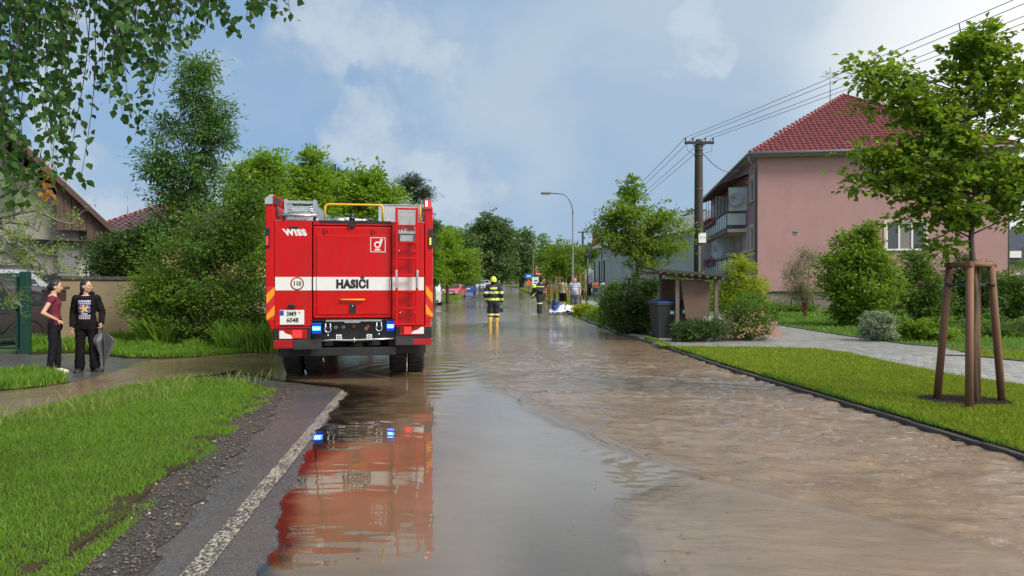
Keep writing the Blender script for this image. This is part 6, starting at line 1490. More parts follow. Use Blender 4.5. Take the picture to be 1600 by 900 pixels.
# old iron lamp post
DL = empty('old_lamp_post', (X(941, 44), 44, 0), 0, 'slim black old-style lamp post with small lantern before the grey hall', 'lamp post')
mb = MB(); mb.tube([(0, 0, -.1), (0, 0, .9), (0, 0, .92), (0, 0, 4.2)], [.12, .11, .075, .065], BLKP, 10); mb.obj('post', DL)
mb = MB(); mb.tube([(0, 0, 1.45), (0, 0, 1.62)], .16, M('pale_collar', (.5, .5, .5), .5), 10); mb.tube([(0, 0, 1.62), (0, 0, 1.72)], [.18, .08], BLKP, 10); mb.obj('collar', DL)
DL2 = empty('utility_post', (X(918, 60), 60, H(60)), 0, 'thin dark post with small box at the corner of the grey hall', 'post'); mb = MB(); mb.tube([(0, 0, -.1), (0, 0, 4.4)], .07, BLKP, 6); mb.box((.1, 0, 4.2), (.5, .2, .7), BLKP); mb.obj('post', DL2)
# road signs
def sign(label, px, Y, plates, h, name='road_sign', pole=.04):
    o = empty(name, (X(px, Y), Y, H(Y) + .05), 0, label, 'road sign'); mb = MB(); mb.tube([(0, 0, -.15), (0, 0, h)], pole, GAL, 6); mb.obj('pole', o)
    for z, w_, hh, m, kind in plates:
        mb = MB()
        if kind == 'r': mb.b2((-w_ / 2, -.08, z), (w_ / 2, -.05, z + hh), m)
        elif kind == 'o': mb.prism([(w_ / 2 * math.cos(a), z + hh / 2 + hh / 2 * math.sin(a)) for a in np.linspace(0, 2 * math.pi, 17)[:-1]], -.08, -.05, m, 'y')
        q = mb.obj('sign_plate', o)
        if m == BSG: mb = MB(); mb.b2((-w_ * .28, -.085, z + hh * .35), (w_ * .28, -.081, z + hh * .65), WHT); mb.obj('symbol', q)
        if m == RSG:
            mb = MB()
            for k in range(3): mb.b2((-w_ * .42, -.085, z + hh * (.12 + k * .3)), (w_ * .42, -.081, z + hh * (.22 + k * .3)), WHT)
            mb.obj('symbol', q)
        if m == WHT: mb = MB(); mb.b2((-w_ * .25, -.085, z + hh * .3), (w_ * .1, -.081, z + hh * .5), BSG); mb.b2((-w_ * .2, -.085, z + hh * .62), (w_ * .2, -.081, z + hh * .74), BLKP); mb.obj('symbol', q)
    return o
BSG = M('sign_blue', (.01, .14, .60), .4); RSG = M('sign_red', (.55, .05, .035), .4); OSG = M('sign_orange', (.65, .12, .03), .5)
sign('blue rectangular sign above a red round sign far up the verge', 826, 84, [(2.0, .85, .55, BSG, 'r'), (1.15, .62, .62, OSG, 'o')], 2.6)
sign('tall white board sign beside the blue sign', 837, 78, [(.9, .80, 1.25, WHT, 'r')], 2.1)
sign('red and white striped notice board high on its pole', 842, 75, [(2.35, .75, 1.05, RSG, 'r')], 3.45)
# far wooden fence
WOODF = M('weathered_wood', (.20, .15, .10), .85, var=.25)
FN = empty('picket_fence', (X(786, 150), 150, H(150)), 0, 'low brown picket fence at the far bend of the road', 'fence')
n_ = 60; mb = MB()
for z in (.25, .65): mb.b2((0, -.03, z), (7.4, .03, z + .08), WOODF)
mb.obj('rail', FN)
mb = MB(); mb.b2((0, 0, -.1), (.08, .035, .9), WOODF); pm_ = mb.mesh('picket')
for k in range(48): link('picket', pm_, FN, (.02 + k * .155, -.07, 0))
# utility pole and its wires
UP = empty('utility_pole', (X(1091.5, 27), 27, 0), 0, 'thick dark wooden utility pole with crossarm beside the pink house', 'utility pole')
PW = M('creosoted_wood', (.040, .034, .028), .8, var=.35, sc=6, stretch=(1, 1, .12), bmp=.6, bsc=30)
mb = MB(); mb.tube([(0, 0, -.2), (0, 0, 3.5), (0, 0, 7.05), (0, 0, 7.15)], [.195, .175, .15, .11], PW, 16); mb.obj('pole', UP)
mb = MB(); mb.b2((-.58, -.17, 6.95), (.55, -.09, 7.05), PW); mb.b2((-.2, -.09, 6.9), (.2, .1, 6.945), GUT); mb.obj('crossarm', UP)
WX = (-.55, -.26, .22, .52); mb = MB()
for x in WX:
    mb = MB(); mb.tube([(x, -.13, 7.05), (x, -.13, 7.12), (x, -.13, 7.15), (x, -.13, 7.20)], [.02, .02, .035, .02], BLKP, 8); mb.obj('insulator', UP)
mb = MB()
for z in (6.73, 6.52, 5.2): mb.tube([(0, 0, z), (0, 0, z + .02)], .176, GAL, 16)
mb.obj('band', UP); mb = MB(); mb.b2((-.05, -.19, 3.12), (.24, -.175, 3.5), WHT); mb.obj('notice', UP)
mb = MB(); mb.b2((-.06, -.20, 1.9), (.04, -.16, 3.0), GAL); mb.obj('cable_guard', UP)
mb = MB(); mb.tube([(-.5, -.13, 7.0), (-.5, -.2, 6.7), (-.2, -.2, 6.52)], .008, BLKP, 5); mb.obj('jumper', UP); mb = MB(); mb.tube([(.48, -.13, 7.0), (.45, -.2, 6.65), (.2, -.18, 6.6)], .008, BLKP, 5); mb.obj('jumper', UP)
def wire(name, label, a, b, sag, r=.012, group=None):
    a, b = Vector(a), Vector(b); pts = [a.lerp(b, t_) - Vector((0, 0, sag * 4 * t_ * (1 - t_))) for t_ in np.linspace(0, 1, 24)]
    mb = MB(); mb.tube([p - a for p in pts], r, M('wire_black', (.03, .03, .032), .6), 5); o = mb.obj(name, None, a); tag(o, label, 'power line', group)
U0 = Vector(UP.location); 
near_end = [(14.9, -12, 7.25), (15.5, -12.2, 7.25), (16.4, -12.3, 7.25), (17.0, -12.5, 7.25)]; far_end = [(X(903, 78) + k * .3, 78, 7.4) for k in range(4)]
for k, x in enumerate(WX):
    wire('power_line', ['topmost', 'second from the top', 'third from the top', 'lowest'][k] + ' of the four wires sloping up rightward above the pink house', U0 + Vector((x, -.13, 7.20)), near_end[k], .30, .008, 'power lines above the pink house')
    wire('power_line', ['topmost', 'second from the top', 'third from the top', 'lowest'][k] + ' of the four wires running left from the utility pole', U0 + Vector((x, -.13, 7.20)), far_end[k], .55, .010, 'power lines beyond the utility pole')
wire('power_line', 'single sagging cable from the utility pole to the eaves of the pink house', U0 + Vector((.1, 0, 6.7)), (14.2, 42.5, 8.8), .6, .014)
FP2 = empty('utility_pole', (X(905, 78), 78, H(78)), 0, 'far utility pole half hidden by tree crowns near the grey hall', 'utility pole'); mb = MB(); mb.tube([(0.4, 0, -.2), (0.4, 0, 7.3)], [.17, .12], PW, 8); mb.obj('pole', FP2); mb = MB(); mb.b2((-.2, -.1, 7.2), (1.1, -.02, 7.3), PW); mb.obj('crossarm', FP2)
NP = empty('utility_pole', (16, -12.5, 0), 0, 'utility pole behind the camera that carries the power lines', 'utility pole'); mb = MB(); mb.tube([(0, 0, -.2), (0, 0, 7.2)], [.17, .12], PW, 8); mb.obj('pole', NP); mb = MB(); mb.b2((-1.2, -.05, 7.1), (1.2, .05, 7.2), PW); mb.obj('crossarm', NP)

# ---- bin shelter and bins
BSH = empty('bin_shelter', (0, 0, 0), 0, 'timber bin shelter with dark slatted roof and brown plywood side panel', 'shelter')
TIM = M('grey_timber', (.17, .14, .11), .85, var=.25, sc=5, stretch=(1, 1, .2)); PLY = M('weathered_plywood', (.145, .092, .066), .8, var=.14, sc=3, dirt=(.13, .08, .06), dsc=1.5)
yS = 17.8; zS = lambda py: Z(py, yS)
px2 = lambda p: X(p, yS)
DKR = M('dark_roof_felt', (.035, .035, .034), .7, var=.3)
for px_, dy, top, w_ in ((1058, 0, 427, .09), (1118.5, 0, 430, .09), (1032, 1.3, 427, .07), (1098, 1.35, 430, .07)):
    mb = MB(); x_ = X(px_, yS + dy); mb.b2((x_ - w_ / 2, yS + dy - w_ / 2, -.0), (x_ + w_ / 2, yS + dy + w_ / 2, Z(top, yS + dy)), TIM); mb.obj('post', BSH)
mb = MB(); x0, x1 = px2(1025), px2(1130)
mb.add([(x0 - .1, yS - .35, zS(420)), (x1 + .02, yS - .35, zS(430)), (x1 - .1, yS + 1.7, zS(430) + .10), (x0 - .1, yS + 1.7, zS(420) + .10)], [(0, 1, 2, 3)], DKR); mb.v += [(v[0], v[1], v[2] - .05) for v in mb.v[:4]]; mb.f += [(7, 6, 5, 4), (0, 4, 5, 1), (1, 5, 6, 2), (2, 6, 7, 3), (3, 7, 4, 0)]; mb.m += [0] * 5; mb.sm += [False] * 5; mb.obj('roof', BSH)
mb = MB()
for k in range(9): xx = x0 + .05 + k * (x1 - x0 - .15) / 8; zz = zS(420) + (zS(430) - zS(420)) * (k / 8); mb.b2((xx - .03, yS - .33, zz - .11), (xx + .03, yS + 1.6, zz - .055), TIM)
mb.obj('rafter', BSH)
mb = MB(); mb.prism([(px2(1064), zS(437)), (px2(1110), zS(440)), (px2(1109), zS(494)), (px2(1072), zS(498))], yS + .02, yS + .045, PLY, 'y'); mb.obj('side_panel', BSH)
mb = MB(); mb.prism([(X(1034, yS + 1.3), Z(436, yS + 1.3)), (X(1098, yS + 1.3), Z(438, yS + 1.3)), (X(1098, yS + 1.3), .35), (X(1034, yS + 1.3), .35)], yS + 1.26, yS + 1.28, M('plywood_dark', (.10, .065, .045), .85, var=.2), 'y'); mb.obj('back_panel', BSH)
def wheelie(label, px, Y, rz, lidc, group='wheeled bins in the shelter'):
    o = empty('wheelie_bin', (X(px, Y), Y, .0), rz, label, 'wheelie bin', group); bd = M('bin_dark_grey', (.020, .022, .025), .5, var=.15)
    mb = MB(); mb.loft([[Vector((sx * a, sy * b_ + o2, z)) for sx, sy in ((-1, -1), (1, -1), (1, 1), (-1, 1))] for z, a, b_, o2 in ((.06, .22, .24, 0), (.55, .26, .29, 0), (.96, .285, .34, 0), (.965, .305, .36, 0), (1.0, .305, .36, 0))], bd, smooth=False); mb.obj('bin_body', o, bevel=.02)
    mb = MB(); mb.loft([[Vector((sx * a, sy * b_, z)) for sx, sy in ((-1, -1), (1, -1), (1, 1), (-1, 1))] for z, a, b_ in ((1.003, .31, .37), (1.045, .31, .37), (1.085, .24, .30))], lidc, smooth=False); mb.obj('lid', o, bevel=.015)
    mb = MB(); mb.b2((.05, -.327, .72), (.17, -.305, .83), M('label_green', (.05, .35, .25), .5)); mb.b2((.07, -.331, .75), (.15, -.328, .80), WHT); mb.obj('sticker', o)
    for s_ in (-1, 1):
        mb = MB(); mb.tube([(s_ * .22, .26, .10), (s_ * .27, .26, .10)], .10, BLK, 12); mb.obj('wheel', o)
    mb = MB(); mb.tube([(-.25, .37, .98), (.25, .37, .98)], .015, BLKP, 6); mb.obj('handle', o); return o
wheelie('dark wheelie bin with blue lid and green sticker, outermost in the bin shelter', 1037, 18.2, R(8), M('bin_blue', (.015, .04, .14), .4))
wheelie('dark wheelie bin with black lid behind the shelter post, right of the blue-lidded one', 1060, 18.9, R(-3), M('bin_black', (.02, .02, .022), .45))

# ---- sandbags, bag and cloth at the kerb
SB = empty('sandbag_heap', (X(884, 34), 34, .07), 0); SB.name = 'plastic_sheet'; tag(SB, 'white and blue crumpled plastic sheeting lying at the kerb by the striped-shirt man', 'plastic sheet')
xs = np.linspace(-.85, .95, 46); ys2 = np.linspace(-.45, .45, 20); gx_, gy_ = np.meshgrid(xs, ys2); zz = -.05 + .75 * fbm(gx_ * 3.2, gy_ * 4 + 5, 4) * (1 - (gx_ / 1.25) ** 2) * (1 - (gy_ / .6) ** 2); sx_ = gx_ + .12 * fbm(gx_ * 2, gy_ * 3, 2); V = np.stack([sx_.ravel(), gy_.ravel(), zz.ravel()], 1)
j, i = np.meshgrid(np.arange(19), np.arange(45), indexing='ij'); a = (j * 46 + i).ravel(); Q = np.stack([a, a + 1, a + 47, a + 46], 1); cc = V[Q].mean(1); mi_ = (fbm(cc[:, 0] * 4 + 3, cc[:, 1] * 5 + 1, 2) > .42).astype(int)
link('sheet', npmesh('sheet', V, Q, [M('white_plastic', (.6, .63, .68), .4), M('blue_plastic', (.06, .13, .38), .4)], False, mi_), SB)
BG = empty('navy_bag', (X(868, 37), 37, .08), R(10), 'upright navy blue bag on the kerb beside the plastic sheeting', 'bag')
mb = MB(); mb.mi(DUM); cap_pts(mb, (0, 0, .20), (0, 0, .52), .20, .17); cap_pts(mb, (-.1, -.1, .18), (.1, -.1, .18), .14, .14); fuse('bag', mb, .02, [M('navy_nylon', (.015, .03, .10), .5)], parent=BG, folds=.05)
mb = MB(); mb.tube([(-.06, 0, .66), (-.05, 0, .76), (.05, 0, .76), (.06, 0, .66)], .015, BLKP, 6); mb.obj('strap', BG)

# ---- gravel and litter on the shoulder (nobody could count it)
rs = np.random.RandomState(5); n_ = 8000; yy = 2.6 * (10. / 2.6) ** rs.rand(n_); le = np.interp(yy, [p[1] for p in LE[::-1]], [p[0] for p in LE[::-1]]); xx = le - .32 + rs.rand(n_) ** 1.25 * .80
s_ = .004 + .012 * rs.rand(n_) ** 4 ; base = np.array([(1, 0, 0), (-1, 0, 0), (0, 1, 0), (0, -1, 0), (0, 0, 1), (0, 0, -.6)], float)
jit = base[None] * rs.uniform(.5, 1.2, (n_, 6, 1)) * s_[:, None, None] * np.stack([rs.uniform(.7, 1.8, n_), rs.uniform(.7, 1.8, n_), np.full(n_, .8)], 1)[:, None, :]
V = jit + np.stack([xx, yy, np.full(n_, .014)], 1)[:, None, :]; tri = np.array([(0, 2, 4), (2, 1, 4), (1, 3, 4), (3, 0, 4), (2, 0, 5), (1, 2, 5), (3, 1, 5), (0, 3, 5)]); Fc = (tri[None] + (np.arange(n_) * 6)[:, None, None]).reshape(-1, 3)
GM = [M('pebble_dark', (.06, .052, .045), .6), M('pebble_pale', (.36, .30, .22), .7), M('pebble_brown', (.13, .09, .06), .7)]; mi_ = np.repeat(np.where(rs.rand(n_) < .025, 1, np.where(rs.rand(n_) < .3, 2, 0)), 8)
tag(link('shoulder_gravel', npmesh('shoulder_gravel', V.reshape(-1, 3), Fc, GM, False, mi_)), 'dark wet gravel and grit along the road edge beside the left lawn', 'gravel', kind='stuff')
# ============================================================ VEGETATION
G_MID = leafmat('leaf_mid_green', (0.039, 0.091, 0.013), (0.092, 0.180, 0.022), (0.169, 0.291, 0.035))
G_DRK = leafmat('leaf_dark_green', (0.025, 0.056, 0.013), (0.048, 0.104, 0.021), (0.096, 0.170, 0.032), .25)
G_YEL = leafmat('leaf_yellow_green', (0.069, 0.161, 0.013), (0.164, 0.296, 0.022), (0.294, 0.430, 0.035), .4)
G_BRI = leafmat('leaf_bright_green', (0.054, 0.134, 0.013), (0.130, 0.251, 0.022), (0.281, 0.376, 0.035), .4)
G_ASH = leafmat('leaf_ash', (0.034, 0.093, 0.022), (0.077, 0.170, 0.038), (0.146, 0.261, 0.051))
G_BIR = leafmat('leaf_birch', (0.016, 0.051, 0.013), (0.035, 0.096, 0.019), (0.096, 0.200, 0.029), .35, .4)
G_PINE = leafmat('needles_pine', (0.016, 0.035, 0.019), (0.029, 0.061, 0.026), (0.051, 0.088, 0.035), .12)
G_GOLD = leafmat('leaf_golden', (0.112, 0.192, 0.016), (0.256, 0.336, 0.029), (0.480, 0.512, 0.048), .4)
G_SIL = leafmat('leaf_silver', (0.080, 0.136, 0.072), (0.192, 0.272, 0.160), (0.544, 0.600, 0.464), .2)
G_BLUE = leafmat('leaf_far_green', (0.055, 0.105, 0.038), (0.097, 0.171, 0.049), (0.151, 0.238, 0.062), .2)
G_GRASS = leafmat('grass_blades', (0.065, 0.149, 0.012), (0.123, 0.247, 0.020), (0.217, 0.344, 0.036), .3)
G_GRASR = leafmat('grass_blades_yellow', (.125, .125, .028), (0.202, 0.300, 0.017), (0.352, 0.400, 0.036), .3)  # yellower blades with an olive tint for the mown lawns
PINKF = leafmat('pink_blossom', (.50, .22, .20), (.62, .32, .28), (.75, .50, .44), .3)
def BLB(base, Y, lst, dz=1.):
    s_ = F / Y; out = []
    for px, py, rx, ry, w_ in lst:
        out.append((X(px, Y) - base[0], 0, Z(py, Y) - base[2], rx / s_, rx / s_ * dz, ry / s_, w_))
    return out
def ptree(label, px, Y, lst, mat, z0=None, kind='tree', dz=1., **k):
    base = (X(px, Y), Y, (H(Y) if z0 is None else z0)); b = BLB(base, Y, lst, dz)
    if kind == 'tree': return tree(k.pop('name', 'tree'), label, 'tree', base, b, mat, k.pop('bark', BARK()), **k)
    return shrub(k.pop('name', 'shrub'), label, base, b, mat, **k)
# --- near right: staked young maple
maple = ptree('young maple with spreading crown tied to timber stakes on the front lawn', 1522, 8.22, [(1508, 95, 34, 62, 1.2), (1500, 190, 62, 62, 1.6), (1338, 108, 30, 20, .5), (1385, 145, 40, 26, .8), (1432, 200, 50, 36, 1.0), (1352, 238, 32, 18, .4), (1400, 262, 62, 32, 1.1), (1490, 270, 85, 50, 2.0),
    (1350, 285, 26, 12, .3), (1450, 330, 70, 28, 1.1), (1590, 150, 44, 70, 1.4), (1640, 230, 55, 75, 1.3), (1585, 310, 50, 44, 1.1), (1562, 70, 36, 44, .6), (1530, 345, 28, 18, .3), (1465, 372, 14, 18, .18)], G_BRI, z0=KZ, dz=.85, tr=.052, fork=.42, nleaf=13000, leaf=.082, tips=150, sig=.105, seed=11, asp=.85, up=.25)
ST = M('stake_timber', (.19, .092, .048), .75, var=.3, sc=4, stretch=(1, 1, .15), bmp=.5, bsc=30, dirt=(.10, .055, .03), dsc=2.5)
def stakes(label, cx, cy, z0, span, h, n=4, r=.045, top=True, group=None, feet=None, tops=None):
    o = empty('tree_support', (cx, cy, z0), 0, label, 'tree stakes', group); P_ = []
    offs = [(-span, .25 * span), (0, -span * .85), (span * .92, .15 * span), (.12 * span, span * .9)][:n]
    for q_, (x, y) in enumerate(feet or offs):
        a, b_ = Vector((x, y, -.05)), (Vector((*tops[q_], h)) if tops else Vector((x * .66, y * .66, h))); P_.append(b_); mb = MB(); mb.tube([a, a.lerp(b_, .5), b_], [r, r, r * .96], ST, 12); mb.obj('stake', o)
    if top:
        for i in range(len(P_)):
            a, b_ = P_[i], P_[(i + 1) % len(P_)]; mb = MB(); d_ = (b_ - a).normalized() * .05; mb.tube([a - d_ + Vector((0, 0, .015)), b_ + d_ + Vector((0, 0, .015))], r * .78, ST, 10); mb.obj('cross_rail', o)
    return o
stakes('three brown round timber stakes with top rails round the young maple', 5.42, 8.2, KZ, .385, 1.62, 3, .042, feet=[(-.21, .28), (-.30, -.46), (.46, .09)], tops=[(-.14, .15), (-.16, -.25), (.27, .02)])
sk = [o for o in bpy.data.objects if o.get('label', '').startswith('three brown round')][0]
for (tx, ty) in ((-.14, .15), (.27, .02)):
    mb = MB(); d_ = Vector((.03 - tx, .02 - ty, 0)); mb.box(Vector((tx, ty, 1.40)) + d_ * .5, (d_.length, .004, .035), M('webbing', (.05, .045, .035), .8), rz=math.atan2(d_.y, d_.x)); mb.tube([(tx, ty, 1.38), (tx, ty, 1.42)], .047, M('webbing'), 12); mb.obj('tie_strap', sk)
mb = MB(); mb.tube([(5.60, 8.34, KZ - .05), (5.585, 8.32, 1.73)], [.048, .044], ST, 10); o = mb.obj('prop_post', None); tag(o, 'upright inner timber post close behind the front stake of the young maple', 'tree stake')
sheet('tree_pit', [(5.42 + .50 * math.cos(a) * (1 + .12 * math.sin(3 * a)), 8.3 + .42 * math.sin(a)) for a in np.linspace(0, 6.28, 17)[:-1]], KZ + .012, M('bark_mulch', (.035, .026, .02), .9, var=.5, sc=30, spec=.05, bmp=1., bsc=60, bdist=.03), 0, jag=.03, seg=.1)
# --- street trees on the right
ptree('street tree with open spreading crown above the dark shrubs left of the utility pole', 996, 21, [(990, 295, 22, 22, .6), (965, 330, 38, 24, 1.), (1000, 345, 48, 30, 1.6), (950, 372, 36, 14, .7), (995, 385, 52, 22, 1.4), (1050, 345, 30, 16, .7), (1075, 360, 16, 14, .3), (1050, 385, 36, 14, .6), (1010, 415, 40, 10, .4), (935, 355, 18, 10, .3)],
    G_BRI, z0=.05, tr=.075, fork=.4, nleaf=12000, leaf=.10, tips=150, sig=.15, seed=12, asp=.6, up=.5)
stakes('timber stakes hidden in the shrubs under the spreading street tree', X(996, 21), 21.1, .05, .35, 1.6, 3)
ptree('round leafy street tree over several timber stakes behind the olive-shirt man', 884, 52, [(882, 395, 26, 22, 1), (880, 420, 34, 22, 1.4), (905, 430, 20, 18, .6), (862, 425, 14, 18, .4)], G_BRI, tr=.09, fork=.3, nleaf=8000, leaf=.19, tips=90, sig=.26, seed=13)
ptree('thin pale young tree with feathery top left of the round street tree', 851, 66, [(849, 375, 7, 14, .5), (852, 400, 14, 16, 1), (846, 420, 14, 14, .8), (868, 392, 8, 14, .4)], G_BRI, tr=.06, fork=.3, nleaf=2600, leaf=.20, tips=50, sig=.25, seed=14)
for k, (px, Y, h_) in enumerate(((868, 50, 1.9), (876, 54, 1.9), (893, 47, 2.0), (906, 45, 2.1), (858, 62, 1.8))):
    stakes(['brown stakes behind the olive-shirt man', 'brown stakes under the round street tree', 'brown stakes just left of the striped-shirt man', 'brown stakes just right of the striped-shirt man', 'farthest brown stakes near the child in red'][k], X(px, Y), Y, H(Y) + .08, .5, h_, 3, .055, group='timber tree stakes along the verge')
ptree('slender young tree left of the grey hall beyond the orange-jacket person', 912, 70, [(915, 405, 16, 16, 1), (925, 395, 12, 8, .5)], G_MID, tr=.06, nleaf=2200, leaf=.2, tips=40, sig=.25, seed=15)
# --- planting bed shrubs
ptree('tall dark green shrub mass at the water edge left of the bins', 990, 20.4, [(960, 480, 22, 30, 1), (1000, 462, 32, 34, 1.4), (1022, 480, 24, 34, 1), (975, 505, 30, 16, 1), (1010, 505, 30, 16, 1), (1025, 440, 14, 12, .4)], G_DRK, kind='s', nleaf=13000, leaf=.085, tips=170, sig=.10, seed=21, stems=9)
ptree('loose shrub with pale tips overhanging the kerb left of the dark shrub mass', 958, 23.5, [(950, 478, 14, 16, 1), (962, 455, 18, 18, 1), (945, 500, 14, 10, .6)], G_MID, kind='s', nleaf=3800, leaf=.09, tips=60, sig=.10, seed=22)
ptree('low yellow-green shrub nearest the plastic sheeting', 913, 31, [(908, 487, 16, 13, 1), (925, 492, 14, 11, .8)], G_GOLD, kind='s', nleaf=3600, leaf=.10, tips=50, sig=.10, seed=23, stems=7, up=.6)
ptree('low bright green shrub between the yellow-green one and the tall dark shrubs', 936, 27.5, [(930, 494, 16, 10, 1), (944, 500, 16, 11, .8), (948, 486, 10, 10, .6)], G_BRI, kind='s', nleaf=3400, leaf=.10, tips=50, sig=.10, seed=24, stems=7, up=.6)
ptree('low dark green spreading juniper in front of the bin shelter', 1092, 16.9, [(1070, 515, 22, 14, 1), (1095, 517, 28, 13, 1.2), (1125, 514, 24, 14, 1.1), (1060, 524, 14, 8, .5)], G_DRK, kind='s', z0=KZ, nleaf=9000, leaf=.085, tips=190, sig=.055, seed=25, stems=9, asp=.22, up=.4, tr=.02)
rose = ptree('rose bush covered in small pale pink flowers right of the shelter', 1168, 17.3, [(1150, 505, 24, 22, 1), (1180, 498, 28, 26, 1.3), (1165, 480, 20, 16, .7), (1198, 515, 16, 14, .6), (1140, 520, 18, 10, .5)], G_MID, kind='s', z0=KZ, nleaf=7500, leaf=.055, tips=130, sig=.07, seed=26, stems=8)
rs = np.random.RandomState(8); n_ = 620; th = rs.uniform(0, 6.28, n_); ph = np.arccos(rs.uniform(-.2, .95, n_)); q = rs.uniform(.86, 1.08, n_)
C = np.stack([.78 * np.sin(ph) * np.cos(th) * q, -.02 + .55 * np.sin(ph) * np.sin(th) * q, .10 + .86 * np.abs(np.cos(ph)) * q * rs.uniform(.3, 1, n_)], 1); C = C[(fbm(C[:, 0] * 3 + 4, C[:, 2] * 4 + C[:, 1], 2) > .26)]; C = np.repeat(C, 5, 0); a_ = rs.uniform(0, 6.28, len(C)); D = np.stack([np.cos(a_), -.6 + 0 * a_, np.sin(a_)], 1)
link('blossoms', leaves_mesh('blossoms', C, D, rs.normal(0, .4, C.shape) + np.array([0, -1, .3]), np.full(len(C), .027), PINKF, .8), rose)
ptree('golden yellow leaved tall shrub behind the bin shelter', 1160, 21.5, [(1150, 415, 16, 20, .8), (1160, 440, 30, 26, 1.4), (1185, 455, 20, 24, .9), (1130, 462, 22, 22, .9), (1165, 475, 36, 20, 1)], G_GOLD, kind='s', nleaf=9500, leaf=.085, tips=130, sig=.12, seed=27, stems=7)
ptree('dense mid green shrub around the foot of the golden shrub', 1180, 20.2, [(1150, 490, 30, 18, 1), (1195, 485, 24, 18, 1), (1170, 465, 20, 12, .5)], G_MID, kind='s', nleaf=5200, leaf=.08, tips=90, sig=.10, seed=28)
ptree('dark shrub glimpsed behind the utility pole foot', 1085, 26, [(1060, 445, 26, 22, 1), (1100, 450, 30, 22, 1), (1085, 470, 40, 20, 1)], G_MID, kind='s', nleaf=5500, leaf=.11, tips=80, sig=.15, seed=29)
ptree('low clipped hedge at the foot of the pink gable wall', 1230, 35.5, [(1200, 481, 16, 10, 1), (1230, 482, 20, 10, 1.2), (1262, 482, 18, 10, 1)], G_MID, kind='s', name='hedge', cat='hedge', nleaf=5000, leaf=.11, tips=100, sig=.10, seed=30, stems=9)
ptree('wispy grey-green tamarisk bush before the pink gable', 1258, 30, [(1262, 400, 20, 20, .8), (1240, 425, 22, 24, 1), (1262, 445, 26, 24, 1.2), (1238, 455, 14, 14, .5)], leafmat('leaf_tamarisk', (0.096, 0.120, 0.056), (0.160, 0.184, 0.080), (0.240, 0.256, 0.128), .3), kind='s', nleaf=9500, leaf=.10, tips=110, sig=.16, seed=31, asp=.18, stems=8, bark=M('red_stem', (.13, .04, .03), .8), droop=1.)
ptree('large bright green broadleaf bush left of the gable window', 1345, 23.5, [(1350, 370, 26, 28, 1.), (1320, 395, 34, 32, 1.3), (1365, 410, 44, 34, 1.7), (1300, 430, 34, 36, 1.3), (1345, 455, 62, 36, 2.4), (1395, 440, 28, 32, 1.1), (1330, 485, 48, 18, 1.1)], G_BRI, kind='s', z0=KZ, nleaf=19000, leaf=.14, tips=230, sig=.13, seed=32, stems=9, asp=.5)
ptree('dome shaped silver-leaved bush at the paving edge', 1371, 17.1, [(1371, 507, 30, 24, 2), (1358, 518, 20, 12, .6), (1388, 518, 20, 12, .6)], G_SIL, kind='s', z0=KZ, nleaf=14000, leaf=.042, tips=260, sig=.035, seed=33, stems=9, up=.5, tr=.02)
ptree('low fresh green perennial clump right of the silver dome bush', 1440, 17.3, [(1425, 515, 20, 15, 1), (1455, 518, 24, 13, 1.1), (1485, 522, 16, 10, .6)], G_BRI, kind='s', z0=KZ, nleaf=5200, leaf=.08, tips=110, sig=.06, seed=34, stems=9, up=.5)
ptree('mid green tall bush below and right of the gable window', 1435, 24.5, [(1430, 415, 26, 26, 1), (1450, 440, 34, 34, 1.5), (1410, 460, 26, 34, 1), (1460, 475, 40, 26, 1.3)], G_MID, kind='s', z0=KZ, nleaf=9500, leaf=.11, tips=130, sig=.14, seed=35, stems=8)
ptree('dark leafy bush behind the timber stakes', 1520, 25, [(1505, 430, 30, 34, 1), (1540, 445, 30, 34, 1), (1520, 470, 44, 26, 1.2)], G_DRK, kind='s', z0=KZ, nleaf=8500, leaf=.12, tips=130, sig=.15, seed=36, stems=8)
ptree('olive green bush at the far right edge beyond the stakes', 1590, 22, [(1580, 455, 30, 34, 1), (1620, 450, 34, 44, 1.2), (1595, 485, 40, 24, 1)], G_MID, kind='s', z0=KZ, nleaf=8500, leaf=.10, tips=120, sig=.13, seed=37, stems=8)
ptree('wide low shrub border along the back path right of the perennials', 1555, 18.6, [(1520, 512, 26, 18, 1), (1560, 508, 30, 22, 1.2), (1600, 512, 30, 20, 1.2), (1640, 510, 30, 22, 1.2)], G_MID, kind='s', z0=KZ, nleaf=6500, leaf=.09, tips=120, sig=.09, seed=38, stems=9, asp=.25)
# --- left side
ptree('tall slender ash rising from the bushes on the left', 293, 17.6, [(312, 108, 26, 26, 1.2), (305, 160, 30, 30, 1.2), (350, 180, 22, 26, .8), (325, 215, 44, 30, 1.5), (235, 200, 22, 24, .5), (250, 255, 40, 26, 1.1), (330, 270, 48, 34, 1.6), (275, 300, 48, 34, 1.4), (226, 262, 18, 10, .3), (300, 340, 60, 34, 1.4)],
    G_ASH, z0=.0, tr=.085, fork=.28, nleaf=17000, leaf=.135, tips=190, sig=.16, seed=41, asp=.30, up=.8, stems=3, spread=.05, bark=BARK(), droop=.4)
ptree('large rounded mid green bush filling the bank left of the fire engine', 330, 16.2, [(250, 400, 40, 44, 1.2), (320, 380, 54, 50, 2), (385, 350, 40, 60, 2), (410, 440, 26, 70, 1.6), (330, 450, 66, 54, 2.6), (255, 465, 46, 40, 1.5), (300, 505, 60, 30, 1.5), (380, 510, 46, 30, 1.4), (400, 300, 26, 30, .7)],
    G_MID, kind='s', nleaf=34000, leaf=.085, tips=420, sig=.13, seed=42, stems=12)
ptree('bush with arching light green sprays leaning over the garden wall', 250, 15.9, [(235, 440, 34, 18, 1), (215, 470, 26, 20, 1), (250, 490, 40, 26, 1.3), (280, 455, 36, 24, 1)], G_BRI, kind='s', nleaf=6500, leaf=.075, tips=110, sig=.12, seed=43, stems=8, up=.7)
